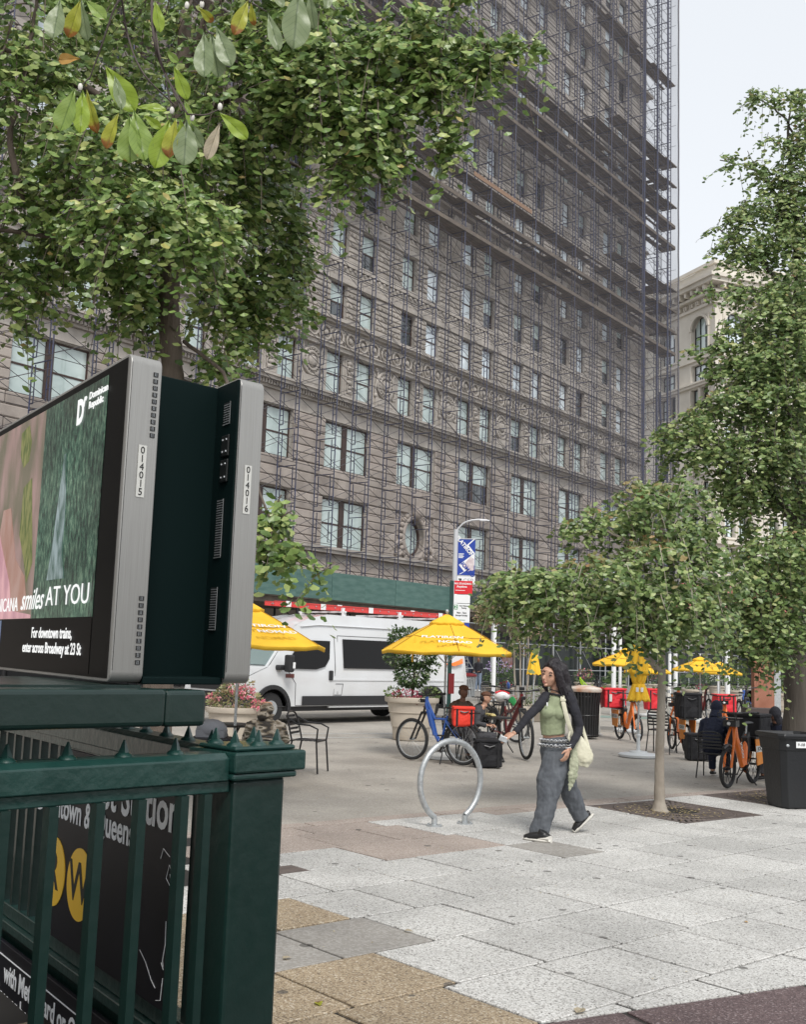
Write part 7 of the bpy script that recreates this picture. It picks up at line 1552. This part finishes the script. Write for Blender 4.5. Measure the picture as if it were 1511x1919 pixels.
poster(942, 962, 1232, 1252, mat('poster_pale_red', (.6, .52, .5), .6, col2=(.5, .15, .13), nscale=2), 'pale flyer with red print behind the thin trunks')
# small far people and closed far umbrella
c_ = AT(1001, 1262, 30); t_ = thing('closed_umbrella', 'small far folded yellow umbrella left of the woman', 'umbrella', (c_.x, 30, 0)); o = fold(1.95, 1.3, .06, .17, n=12).build('folded_canopy', M['yellow'], t_); MB().cyl((0, 0, 0), (0, 0, 2.0), .02).build('pole', M['galv'], t_)
# fallen leaves on the pavement
for px, py, m_, s_, a, lb_ in ((600, 1888, 'y', .062, .3, 'yellow green fallen leaf on the tan paving'), (548, 1796, 'w', .06, 2.2, 'pale curled fallen leaf on the grey slab'), (1095, 1892, 'w', .085, 2.6, 'long dry brown leaf on the pale paving'), (775, 1748, 'w', .06, 1.2, 'small dark curled leaf at the slab corner'), (1403, 1731, 'o', .035, .5, 'tiny orange leaf on the far right paving')):
    t_ = thing('fallen_leaf', lb_, 'leaf', G(px, py)+Vector((0, 0, .008))); me = MB().add(*magleaf(0, 0, .3)).mesh('blade', MG[m_], 60); o = put('blade', me, t_, rz=a, scale=(s_*1.5, s_, s_)); o.rotation_euler.x = .06
gm = MB(); gm.bb(-.16, .16, -.12, .12, -.02, .004); t_ = tag(gm.build('utility_cover', M['castiron'], smooth=0), 'small dark metal cover set in the paving beside the green post', 'cover'); t_.location = G(531, 1631); t_.rotation_euler.z = math.radians(41); t_.location.z = .002

# more parked bicycles and planters farther off
for (fx, fy, gx, gy, lb_, col_) in ((1118, 1318, 1140, 1312, 'far dark bicycle left of the red delivery box', 'black'), (1330, 1352, 1300, 1346, 'dark red bicycle behind the hooded person', 'fred'), (1062, 1316, 1084, 1310, 'blue bicycle far behind the woman, left of the lime one', 'blue'), (1405, 1362, 1380, 1356, 'black bicycle in front of the dark plinth', 'black')):
    a_, b_ = G(fx, fy), G(gx, gy); d_ = (a_-b_).normalized(); o_ = mountain(a_-d_*1.1, a_, .35, lb_, fcol=col_, seatz=.93, barz=1.08)
for (px, py, w, h, lb_, lp_, fl) in ((1095, 1300, 1.1, .6, 'far beige planter just right of the woman', 'far pink and green flowers just right of the woman', 'fl_pink'), (1215, 1302, 1.2, .6, 'far beige planter behind the closed umbrella', 'far red flowers behind the closed umbrella', 'fl_red'), (1345, 1306, 1.1, .6, 'far beige planter right of the purple asters', 'far white and green flowers right of the purple asters', 'labelleaf')):
    _, c, hh = planter(px, py, w, h, lb_); plant('flower_clump', lp_, 'flowers', c+Vector((0, 0, hh)), [('foliage', 'shrub', .09, [((0, 0, .3), (w*.5, w*.42, .38), 500)]), ('blossoms', fl, .07, [((0, -.2, .45), (w*.4, .3, .25), 150)])], (), int(px))
# ================================================================ PEOPLE
def body(parts, name, m, parent, vox=.010, org=Vector((0, 0, 0)), disp=0, dscale=.08, smooth=4, dec=None):
    mb = MB()
    for p in parts: 
        k = p[0]
        if k == 'L': mb.tube([q-org for q in p[1]], p[2], 14, el=p[3] if len(p) > 3 else 1, side=p[4] if len(p) > 4 else (1, 0, 0))
        elif k == 'S': mb.ball(p[1]-org, p[2], 16, 12)
    o = mb.build(name, M[m] if isinstance(m, str) else m, parent, smooth=180)
    r = o.modifiers.new('remesh', 'REMESH'); r.mode = 'VOXEL'; r.voxel_size = vox; r.use_smooth_shade = True
    s_ = o.modifiers.new('smooth', 'SMOOTH'); s_.iterations = smooth; s_.factor = .5
    if disp:
        t = bpy.data.textures.new('folds', 'CLOUDS'); t.noise_scale = dscale; t.noise_depth = 2
        d = o.modifiers.new('folds', 'DISPLACE'); d.texture = t; d.strength = disp; d.mid_level = .5; d.texture_coords = 'LOCAL'
    return o
def hand(parts, w, f, palmn, size=1.0, curl=.5):
    """palm + five fingers as loft parts; w wrist, f direction of the hand, palmn palm normal"""
    f = f.normalized(); s_ = f.cross(palmn).normalized(); n = palmn.normalized()
    parts.append(('L', [w, w+f*.04*size, w+f*.085*size], [.024*size, .036*size, .036*size], .45, s_))
    for k, (off, ln) in enumerate(((-.030, .070), (-.010, .080), (.010, .075), (.029, .058))):
        b = w+f*.082*size+s_*off*size; c = curl
        p1 = b+(f*math.cos(c*.6)+n*math.sin(c*.6))*ln*.45*size; p2 = p1+(f*math.cos(c*1.5)+n*math.sin(c*1.5))*ln*.32*size; p3 = p2+(f*math.cos(c*2.3)+n*math.sin(c*2.3))*ln*.25*size
        parts.append(('L', [b-f*.02*size, b, p1, p2, p3], [.0095*size, .0095*size, .0088*size, .0080*size, .0062*size]))
    b = w+f*.028*size-s_*.030*size; parts.append(('L', [b, b+(f*.6-s_*.7+n*.3).normalized()*.035*size, b+(f*.9-s_*.55+n*.5).normalized()*.070*size], [.013*size, .011*size, .008*size]))
Yw = 11.0; KW = Yw/FPX
def W(px, py, dy=0.0): return AT(px, py, Yw+dy)
wm = thing('person', 'long haired woman in green and black top and wide jeans walking left', 'person', Vector((W(1045, 1570).x, Yw, 0)))
WO = wm.location.copy()
M['olive'] = mat('sage_green_jersey', (.235, .27, .165), .85, col2=(.27, .305, .19), nscale=5, bump=.25, bscale=16)
M['blackknit'] = mat('black_knit', (.010, .010, .015), .85, col2=(.022, .022, .030), nscale=6, bump=.4, bscale=24)
M['denim'] = mat('washed_grey_denim', (.052, .058, .068), .85, col2=(.115, .125, .14), nscale=16, amount=.2, bump=.6, bscale=9, stretch=(1.4, 1, .4))
M['canvas'] = mat('cream_canvas', (.50, .48, .36), .85, col2=(.60, .58, .46), nscale=6, bump=.5, bscale=14)
M['lips'] = mat('lips', (.28, .075, .07), .45); M['eye'] = mat('eye_dark', (.012, .008, .006), .2); M['eyew'] = mat('eye_white', (.42, .38, .34), .3)
k = KW
bodyp = []
# skull, jaw (turned three-quarters to the left), neck, torso, arms, legs, hands: one continuous body
bodyp += [('S', W(1041, 1262, .0), (15.5*k, 16.5*k, 17*k)), ('L', [W(1033, 1254, -.015), W(1031, 1259, -.02), W(1030, 1266, -.022), W(1029, 1275, -.022), W(1027.5, 1282, -.02), W(1027, 1286, -.018)], [11*k, 15*k, 15*k, 13*k, 9.5*k, 6*k], 1.0),
          ('L', [W(1042, 1272, .01), W(1043, 1285, .012), W(1043, 1296, .01), W(1045, 1304, .01)], [11.5*k, 10*k, 10*k, 15*k], .95),
          ('L', [W(1022.5, 1262, -.068), W(1020.5, 1267, -.078), W(1019, 1271.5, -.085), W(1021.5, 1274.5, -.076)], [1.8*k, 2.3*k, 3.0*k, 2.0*k]),
          ('S', W(1023, 1284, -.062), (.020, .02, .015)), ('S', W(1021, 1278, -.080), (.017, .012, .009)), ('S', W(1034, 1272, -.075), (.028, .022, .03)), ('S', W(1026, 1256, -.072), (.035, .02, .016)),
          ('L', [W(1044, 1300, .01), W(1041, 1320, .015), W(1038, 1345, .015), W(1037, 1372, .015), W(1040, 1388, .02), W(1043, 1402, .02)], [20*k, 24*k, 22*k, 19.5*k, 21*k, 19*k], .60)]
armA = [W(1023, 1308, -.02), W(1007, 1326, -.10), W(990, 1343, -.18), W(977, 1360, -.23), W(963, 1375, -.27)]
armB = [W(1068, 1309, -.02), W(1079, 1336, -.07), W(1086, 1364, -.08), W(1078, 1385, -.13), W(1067, 1405, -.17)]
bodyp += [('L', armA, [8*k, 6.5*k, 5.6*k, 5*k, 4.2*k]), ('L', armB, [8*k, 6.5*k, 5.6*k, 5*k, 4.2*k])]
hand(bodyp, W(964, 1374, -.265), W(946, 1383, -.28)-W(964, 1374, -.265), Vector((.1, .5, -1)), .98, .5)
hand(bodyp, W(1067, 1403, -.17), W(1060, 1424, -.19)-W(1067, 1403, -.17), Vector((-.8, .6, 0)), .95, .5)
legF = [W(1040, 1405, -.02), W(1033, 1450, -.08), W(1027, 1490, -.12), W(1018, 1530, -.15), W(1013, 1560, -.16)]
legB = [W(1053, 1408, .04), W(1060, 1450, .10), W(1069, 1490, .13), W(1084, 1515, .165), W(1091, 1528, .18)]
bodyp += [('L', legF, [11*k, 10*k, 8*k, 7*k, 5.5*k]), ('L', legB, [11*k, 10*k, 8*k, 7*k, 5.5*k])]
body(bodyp, 'body', 'skin', wm, .0062, WO, smooth=2)
def bit(c, r, m, nm, par=wm): q = MB(); q.ball(c-WO, r, 12, 8); return q.build(nm, M[m], par)
for x_, y_, dy, sx_ in ((1019.0, 1262.8, -.083, .010), (1032.2, 1265.4, -.107, .015)):
    bit(W(x_, y_, dy+.004), (sx_, .007, .006), 'eyew', 'eye'); bit(W(x_-.4, y_+.5, dy-.001), (sx_*.6, .005, .006), 'eye', 'iris')
    q = MB(); q.tube([W(x_-2.6, y_+.3, dy-.002)-WO, W(x_, y_-1.0, dy-.008)-WO, W(x_+3.2, y_+.7, dy)-WO], .0032, 5); q.build('eyelid', M['hair'], wm)
    q = MB(); q.tube([W(x_-2.8, y_-4.0, dy+.0)-WO, W(x_+.3, y_-5.6, dy-.006)-WO, W(x_+4.2, y_-3.8, dy+.003)-WO], [.003, .0045, .0025], 6); q.build('eyebrow', M['hair'], wm)
bit(W(1020, 1277.0, -.094), (.014, .008, .0045), 'lips', 'upper_lip'); bit(W(1020.5, 1279.4, -.092), (.012, .008, .005), 'lips', 'lower_lip'); bit(W(1018.8, 1273.6, -.100), (.005, .003, .002), 'eye', 'nostril')
hp = [('S', W(1043, 1258.5, .012), (18*k, 19.5*k, 19*k)), ('L', [W(1030, 1247, -.05), W(1036, 1242, -.03), W(1046, 1241, -.01)], [5*k, 9*k, 10*k]),
      ('L', [W(1031, 1246, -.02), W(1042, 1243, .0), W(1053, 1252, .02), W(1058, 1270, .03), W(1062, 1290, .04), W(1067, 1308, .045), W(1076, 1322, .045)], [7*k, 10*k, 12.5*k, 12*k, 10.5*k, 8*k, 2*k], .95),
      ('L', [W(1030, 1249, -.072), W(1037, 1247, -.08), W(1044, 1254, -.092), W(1048, 1268, -.085), W(1052, 1282, -.07), W(1057, 1298, -.055), W(1064, 1312, -.03)], [3.0*k, 6.0*k, 7.5*k, 8.5*k, 8.5*k, 8*k, 3*k], .75),
      ('L', [W(1036, 1243, .02), W(1026, 1247, .04), W(1020, 1256, .06), W(1019, 1270, .065), W(1021, 1285, .06), W(1027, 1298, .055)], [7*k, 6.5*k, 5.0*k, 5*k, 5*k, 3*k], .8),
      ('L', [W(1056, 1284, .02), W(1066, 1298, .02), W(1076, 1310, .02), W(1084, 1318, .01)], [10*k, 10*k, 6*k, 1.5*k])]
hr = body(hp, 'hair', 'hair', wm, .0075, WO, smooth=3, disp=.012, dscale=.03)
st_ = MB(); rs_ = random.Random(2)
for i in range(70):
    x0, y0, dy = 1047+rs_.uniform(-5, 10), 1262+rs_.uniform(-4, 10), rs_.uniform(-.10, .05); sw = rs_.uniform(-5, 8)
    st_.tube([q-WO for q in curve([W(x0, y0, dy), W(x0+4+sw*.3, y0+22, dy), W(x0+12+sw*.6, y0+44, dy), W(x0+20+sw, y0+62+rs_.uniform(-8, 8), dy)], 3)], [.0035]*10, 3)
stuffp(st_.build('loose_strands', M['hair'], wm))
tp_ = [('L', [W(1044, 1302, .01), W(1042, 1312, .0), W(1040, 1326, -.005), W(1038, 1340, -.01), W(1037, 1356, .005), W(1037, 1370, .01), W(1037.5, 1376, .012)], [18*k, 25*k, 27*k, 26*k, 23.5*k, 22.5*k, 22.5*k], .66), ('S', W(1027, 1334, -.065), (.082, .068, .068)), ('S', W(1049, 1336, -.068), (.078, .062, .066))]
body(tp_, 'top', 'olive', wm, .0075, WO, disp=.012, dscale=.05)
for nm_, arm_, fat in (('sleeve', armA, 1), ('sleeve', armB, 1.1)):
    c_ = curve(arm_[:-1]+[lerp(arm_[-2], arm_[-1], .85)], 4); n_ = len(c_)
    sp = [('L', c_, [lerp(11*k*fat, 6*k, (i/(n_-1))**.7)+.003*math.sin(i*2.2) for i in range(n_)])]
    sh = W(1031, 1303, -.0) if arm_ is armA else W(1058, 1302, 0)
    sp.append(('L', [sh, lerp(sh, arm_[0], .6)+Vector((0, 0, .006)), arm_[0]], [7*k, 10.5*k, 11.5*k], .95)); sp.append(('S', arm_[0]+Vector((0, .01, -.03)), (10.5*k, 12*k, 14*k)))
    body(sp, nm_, 'blackknit', wm, .0075, WO, disp=.010, dscale=.03)
def ring(c, rx, ry, r, m, nm, tilt=0, n=28, a0=0, a1=2*PI):
    q = MB(); q.tube([Vector((rx*math.cos(a0+(a1-a0)*i/n), ry*math.sin(a0+(a1-a0)*i/n), tilt*math.cos(a0+(a1-a0)*i/n)))+c-WO for i in range(n)], r, 7, closed=(a1-a0 > 6)); return q.build(nm, M[m], wm)
ring(W(1043.5, 1301.5, .0), .085, .082, .010, 'blackknit', 'neck_trim', -.012); ring(W(1042.5, 1295, .005), .062, .060, .0055, 'blackknit', 'choker', -.016)
q = MB(); q.tube([W(1033, 1299, -.06)-WO, W(1027, 1306, -.115)-WO, W(1026, 1316, -.138)-WO, W(1030, 1308, -.12)-WO, W(1039, 1299, -.09)-WO], .0026, 4); q.build('cord', M['black'], wm); q = MB(); q.box(W(1026, 1320, -.146)-WO, (.014, .01, .038)); q.build('pendant', M['white'], wm, bevel=.004)
jf = [('L', [W(1039, 1381, .015), W(1041, 1394, .02), W(1043, 1408, .02), W(1045, 1424, .03)], [23.5*k, 27*k, 29*k, 29*k], .70),
      ('L', curve([W(1040, 1410, -.02), W(1038, 1435, -.05), W(1032, 1466, -.09), W(1027, 1496, -.13), W(1020, 1528, -.15), W(1012, 1554, -.16), W(1010, 1566, -.16)], 3), [22*k, 23*k, 24*k, 24.5*k, 25*k, 25.5*k, 25*k, 23.5*k, 21.5*k, 20*k, 19*k, 18*k, 17.5*k, 17.5*k, 17.5*k, 17.5*k, 17.5*k, 17*k, 17*k], .74),
      ('L', curve([W(1052, 1412, .05), W(1058, 1440, .09), W(1065, 1470, .12), W(1074, 1498, .15), W(1086, 1522, .18), W(1093, 1535, .19)], 3), [19*k]*3+[18.5*k]*3+[17.5*k]*3+[16.5*k]*3+[15*k]*3+[14*k], .8)]
jn = body(jf, 'jeans', 'denim', wm, .0085, WO, disp=.034, dscale=.10, smooth=3)
for i in range(2):
    ring(W(1040, 1387+i*9.0, .02), (25.5+i*2.4)*k, .128+.008*i, .0022, 'chrome', 'chain_belt', .0)
    q = MB(); c_ = W(1040, 1387+i*9.0, .02)
    for j in range(24):
        a = PI+PI*j/23; p_ = Vector(((26.6+i*2.4)*k*math.cos(a), (.138+.008*i)*math.sin(a), 0))+c_-WO
        if j % 2: q.tube([p_+Vector((.017*math.cos(t_), -.004, .014*math.sin(t_))) for t_ in [v*PI/4 for v in range(8)]], .0030, 4, closed=True)
        else: q.ball(p_, (.007, .004, .006), 6, 4)
    q.build('belt_links', M['chrome'], wm)
def shoe(toe, heel, up, nm='shoe', cap_=.26):
    d = (heel-toe); L_ = d.length; d.normalize()
    body([('L', [toe+up*.022, lerp(toe, heel, .22)+up*.032, lerp(toe, heel, .5)+up*.045, lerp(toe, heel, .78)+up*.058, heel+up*.045-d*.01], [.034, .050, .053, .047, .036], .80, d.cross(up)), ('L', [lerp(toe, heel, .66)+up*.06, lerp(toe, heel, .7)+up*.10], [.048, .046])], nm, 'black', wm, .006, WO, smooth=2)
    q = MB(); q.tube([x-WO for x in (toe-d*.008+up*.014, lerp(toe, heel, .15)+up*.012, lerp(toe, heel, .5)+up*.012, lerp(toe, heel, .85)+up*.012, heel+d*.012+up*.014)], [.028, .050, .051, .044, .028], 12, el=.45, side=d.cross(up)); q.build('sole', M['offwhite'], wm)
    q = MB(); q.tube([x-WO for x in (toe-d*.008+up*.024, lerp(toe, heel, cap_)+up*.032, lerp(toe, heel, cap_*1.8)+up*.036)], [.022, .045, .046], 10, el=.66, side=d.cross(up)); q.build('toe_cap', M['offwhite'], wm)
    q = MB()
    for t_ in (.38, .48, .58): c0_ = lerp(toe, heel, t_)+up*(.062+.06*(t_-.38)); sd_ = d.cross(up)*.024; q.tube([c0_-sd_-WO, c0_+up*.012-WO, c0_+sd_-WO], .003, 4)
    q.build('laces', M['offwhite'], wm)
up_ = Vector((0, 0, 1))
tF = G(984, 1573); hF = G(1026, 1579)+Vector((0, .0, .0)); shoe(tF, tF+(hF-tF).normalized()*.27, (up_+Vector((.10, 0, 0))).normalized(), cap_=.55)
tB = G(1078, 1560); shoe(tB, tB+Vector((.155, .03, .135)).normalized()*.25, Vector((-.60, 0, .80)).normalized())
q = MB(); q.box(W(944, 1385, -.30)-WO, (.085, .014, .055), R=Matrix.Rotation(.35, 3, 'Y')); q.build('phone', M['galv'], None, smooth=0, bevel=.005); ph = bpy.data.objects['phone']; ph.location = WO; tag(ph, "small silver phone held in the walking woman's forward hand", 'phone')
for dz in (0, 4): ring(W(1068-dz*.3, 1400-dz, -.16), .036, .030, .004, 'chrome' if dz else 'white', 'bangle', .012)
bgm = thing('shoulder_bag', "cream canvas shoulder bag hanging at the walking woman's hip", 'bag', WO)
bgp = [('L', [W(1079, 1376, -.0), W(1085, 1392, -.01), W(1090, 1410, -.01), W(1092, 1424, -.01), W(1090, 1436, -.01)], [8*k, 14*k, 20*k, 21*k, 13*k], .5, (1, 0, 0)), ('S', W(1092, 1418, -.01), (.115, .065, .09))]
body(bgp, 'bag_body', 'canvas', bgm, .008, WO, disp=.02, dscale=.05)
q = MB(); q.tube([x-WO for x in curve([W(1056, 1299, .0), W(1055, 1308, -.10), W(1059, 1328, -.135), W(1064, 1348, -.13), W(1069, 1364, -.12), W(1073, 1378, -.09)], 5)], .021, 6, el=.28, side=(1, 0, .1)); q.tube([x-WO for x in curve([W(1071, 1368, -.10), W(1067, 1384, -.11), W(1080, 1394, -.08)], 4)], .018, 6, el=.5)
q.build('front_strap', M['canvas'], bgm); q = MB(); q.tube([x-WO for x in curve([W(1060, 1300, .04), W(1084, 1340, .10), W(1096, 1375, .08), W(1106, 1408, .02)], 5)], .016, 6, el=.3, side=(1, 0, 0)); q.build('back_strap', M['canvas'], bgm)
q = MB(); q.box(W(1056, 1312, -.122)-WO, (.054, .014, .024)); q.build('strap_buckle', M['canvas'], bgm, bevel=.004)
body([('L', [W(1076, 1398, -.05), W(1077, 1428, -.10), W(1074, 1456, -.12), W(1067, 1483, -.13)], [5*k, 9*k, 9*k, 2*k], .35, (1, 0, 0))], 'scarf', mat('sheer_green_scarf', (.24, .26, .18), .9, col2=(.40, .41, .30), nscale=18), bgm, .007, WO, disp=.03, dscale=.03)
# ---------------------------------------------------------------- seated and far figures
M['camo'] = mat('camouflage_cloth', (.20, .17, .13), .9, bump=.4, bscale=10)
def camofix(m):
    n = m.node_tree.nodes; L = m.node_tree.links; tc = n.new('ShaderNodeTexCoord'); mp = n.new('ShaderNodeMapping'); mp.inputs['Scale'].default_value = (.7, 1, 1.9); L.new(tc.outputs['Object'], mp.inputs[0])
    v = n.new('ShaderNodeTexNoise'); v.inputs['Scale'].default_value = 7.5; v.inputs['Detail'].default_value = 1.5; L.new(mp.outputs[0], v.inputs['Vector']); cr = n.new('ShaderNodeValToRGB'); cr.color_ramp.interpolation = 'CONSTANT'; e = cr.color_ramp.elements
    for p_, c_ in ((.44, (.13, .105, .075)), (.51, (.23, .20, .16)), (.57, (.34, .30, .25))): k_ = e.new(p_); k_.color = c_+(1,)
    e[0].color = (.035, .03, .025, 1); e[-1].position = .66; e[-1].color = (.09, .08, .055, 1); L.new(v.outputs['Fac'], cr.inputs[0]); L.new(cr.outputs[0], n['Principled BSDF'].inputs['Base Color'])
camofix(M['camo'])
def seated(loc, rz, label, coat='blackknit', legs='blackknit', hood=None, skin='skin', cap=None, lean=.12, hats=None, sc=1.0):
    """local: sits at the origin facing -y, seat .45"""
    r = thing('person', label, 'person', loc, rz); r.scale = (sc, sc, sc); V = Vector
    sk = [('L', [V((0, 0, .5)), V((0, -.02+lean*-.2, .8)), V((0, -lean*.6, 1.04)), V((0, -lean, 1.12))], [.15, .15, .15, .06], .7), ('L', [V((0, -lean, 1.10)), V((0, -lean-.01, 1.2))], [.055, .05]),
          ('L', [V((0, -lean-.03, 1.36)), V((0, -lean-.03, 1.30)), V((0, -lean-.04, 1.22)), V((0, -lean-.06, 1.165))], [.06, .082, .075, .035], 1.1), ('S', V((0, -lean-.135, 1.25)), (.014, .022, .018)), ('S', V((.078, -lean-.02, 1.25)), (.012, .02, .028)), ('S', V((-.078, -lean-.02, 1.25)), (.012, .02, .028))]
    for s_ in (-1, 1):
        sk += [('L', [V((s_*.2, -lean*.6, 1.02)), V((s_*.27, -.10-lean*.3, .78)), V((s_*.17, -.36, .74))], [.05, .045, .03]), ('L', [V((s_*.1, 0, .50)), V((s_*.13, -.42, .50)), V((s_*.13, -.46, .08))], [.09, .065, .045])]
        hand(sk, V((s_*.17, -.36, .74)), V((-s_*.5, -1, -.1)), V((0, 0, -1)), 1, .6)
    body(sk, 'body', skin, r, .011, smooth=3)
    ct = [('L', [V((0, .02, .47)), V((0, .03, .62)), V((0, .02-lean*.3, .85)), V((0, -lean*.6, 1.03)), V((0, -lean*.85, 1.11))], [.19, .20, .215, .19, .085], .72)]
    for s_ in (-1, 1): ct += [('L', [V((s_*.13, -lean*.6, 1.04)), V((s_*.215, -lean*.6, 1.0)), V((s_*.285, -.09-lean*.3, .77)), V((s_*.18, -.33, .74))], [.075, .078, .068, .05])]
    body(ct, 'jacket', coat, r, .012, smooth=3, disp=.025, dscale=.06)
    tr = [('L', [V((0, .02, .5)), V((0, -.1, .5))], [.17, .15], .7)]
    for s_ in (-1, 1): tr += [('L', [V((s_*.1, .0, .51)), V((s_*.13, -.43, .52)), V((s_*.14, -.47, .12))], [.105, .085, .068])]; body([('L', [V((s_*.14, -.42, .05)), V((s_*.14, -.55, .045)), V((s_*.14, -.66, .03))], [.045, .048, .035], .8)], 'shoe', 'black', r, .01, smooth=2)
    body(tr, 'trousers', legs, r, .012, smooth=3, disp=.02, dscale=.06)
    if hood: body([('S', V((0, -lean*1.0+.0, 1.285)), (.115, .125, .145)), ('L', [V((0, -lean*.7+.02, 1.08)), V((0, -lean*.9+.01, 1.2))], [.13, .11], .9)], 'hood', hood, r, .012, smooth=3, disp=.015, dscale=.04)
    elif cap: 
        body([('S', V((0, -lean-.025, 1.345)), (.092, .105, .062)), ('L', [V((0, -lean-.08, 1.33)), V((0, -lean-.19, 1.32))], [.08, .06], .15)], 'cap', cap, r, .01, smooth=2)
        body([('S', V((0, -lean+.02, 1.26)), (.082, .075, .075))], 'hair', 'hair', r, .012)
    else: body([('S', V((0, -lean+.0, 1.30)), (.09, .10, .09)), ('S', V((0, -lean+.03, 1.24)), (.08, .07, .08))], 'hair', 'hair', r, .012)
    return r
M['brown'] = mat('brown_jacket_cloth', (.075, .045, .03), .85); M['greycloth'] = mat('grey_jacket_cloth', (.055, .055, .062), .85, bump=.4, bscale=12); M['navyc'] = mat('navy_hoodie_cloth', (.010, .014, .035), .85); M['capb'] = mat('brown_cap_cloth', (.11, .05, .03), .8)
p1 = seated(Vector((AT(497, 1360, 13.6).x, 13.6, .0)), math.radians(180), 'person in camouflage jacket seated with their back to us', 'camo', 'greycloth', lean=.10)
for c_ in list(p1.children):
    if c_.name.startswith('hair'): bpy.data.objects.remove(c_)
for c_ in list(p1.children):
    if c_.name.startswith('body'): pass
p1.scale = (.86, .9, .80); p1.location.z = -.02; p1.rotation_euler.x = 0
body([('L', [Vector((-.09, -.02, 1.13)), Vector((.0, .03, 1.17)), Vector((.09, -.02, 1.13))], [.07, .085, .07]), ('S', Vector((0, -.09, 1.25)), (.105, .115, .10))], 'hood', 'camo', p1, .012, smooth=3, disp=.02, dscale=.05)
p2 = seated(Vector((AT(859, 1350, 18.6).x, 18.6, .03)), math.radians(38), 'bearded person in brown jacket and cap seated behind the blue bicycle', 'brown', 'greycloth', skin='skin_dk', cap='capb', sc=.86)
p3 = seated(Vector((AT(884, 1360, 18.3).x, 18.3, .0)), math.radians(75), 'person in grey jacket and cap slumped beside the one in brown', 'greycloth', 'greycloth', cap='capb', lean=.26, sc=.82)
rbk = dbox('red_backpack', 'bright red fabric backpack leaning against the seated pair', Vector((AT(868, 1360, 17.5).x, 17.5, .62)), .1,   .34, .22, .27, 'redbp', cat='backpack') if M.setdefault('redbp', mat('vermilion_fabric', (.72, .04, .02), .7, bump=.3)) else None
p4 = seated(Vector((AT(1338, 1370, 17.0).x, 17.0, .0)), math.radians(150), 'person in navy hooded sweatshirt seated on a slatted chair', 'navyc', 'navyc', hood='navyc', lean=.26, sc=.82)
p5 = seated(Vector((AT(1470, 1360, 17.0).x, 17.0, .0)), math.radians(-60), 'person in a dark hood looking down at a phone before the thick tree', 'navyc', 'greycloth', hood='blackknit', skin='skin_dk', lean=.24, sc=.78)
def stander(loc, rz, label, coat, legs, h=1.7):
    r = thing('person', label, 'person', loc, rz); V = Vector; s = h/1.7; r.scale = (s, s, s); sk = [('L', [V((0, 0, .95)), V((0, 0, 1.4))], [.12, .12], .7), ('L', [V((0, 0, 1.38)), V((0, 0, 1.5))], [.055, .05]), ('L', [V((0, 0, 1.68)), V((0, -.01, 1.6)), V((0, -.02, 1.52)), V((0, -.04, 1.48))], [.06, .08, .07, .04])]
    for x in (-1, 1): sk += [('L', [V((x*.19, 0, 1.37)), V((x*.22, -.02, 1.08)), V((x*.14, -.2, .98))], [.045, .04, .028]), ('L', [V((x*.09, 0, .92)), V((x*.10, 0, .5)), V((x*.11, .02, .06))], [.08, .06, .04])]; hand(sk, V((x*.14, -.2, .98)), V((-x*.3, -1, 0)), V((0, 0, -1)), 1, .6)
    body(sk, 'body', 'skin_dk', r, .015, smooth=2); ct = [('L', [V((0, 0, .88)), V((0, 0, 1.15)), V((0, 0, 1.38)), V((0, 0, 1.46))], [.17, .175, .18, .07], .66)]
    for x in (-1, 1): ct += [('L', [V((x*.14, 0, 1.39)), V((x*.2, 0, 1.35)), V((x*.235, -.02, 1.08)), V((x*.16, -.17, 1.0))], [.06, .065, .055, .042])]
    body(ct, 'jacket', coat, r, .015, smooth=2, disp=.015); tr = [('L', [V((0, 0, .95)), V((0, 0, .85))], [.15, .15], .7)]
    for x in (-1, 1): tr += [('L', [V((x*.09, 0, .9)), V((x*.10, 0, .5)), V((x*.115, .01, .08))], [.10, .08, .065])]; body([('L', [V((x*.115, .05, .04)), V((x*.12, -.18, .035))], [.045, .035], .8)], 'shoe', 'white', r, .012)
    body(tr, 'trousers', legs, r, .015, smooth=2, disp=.015); body([('S', V((0, .02, 1.63)), (.085, .095, .085))], 'hair', 'hair', r, .014); return r
M['jeansb'] = mat('light_jeans', (.16, .20, .27), .85)
gg = G(896, 1299); stander(Vector((gg.x, gg.y, .1)), math.radians(-30), 'far person in black top and pale jeans standing by the hoarding posters', 'blackknit', 'jeansb', 1.62)
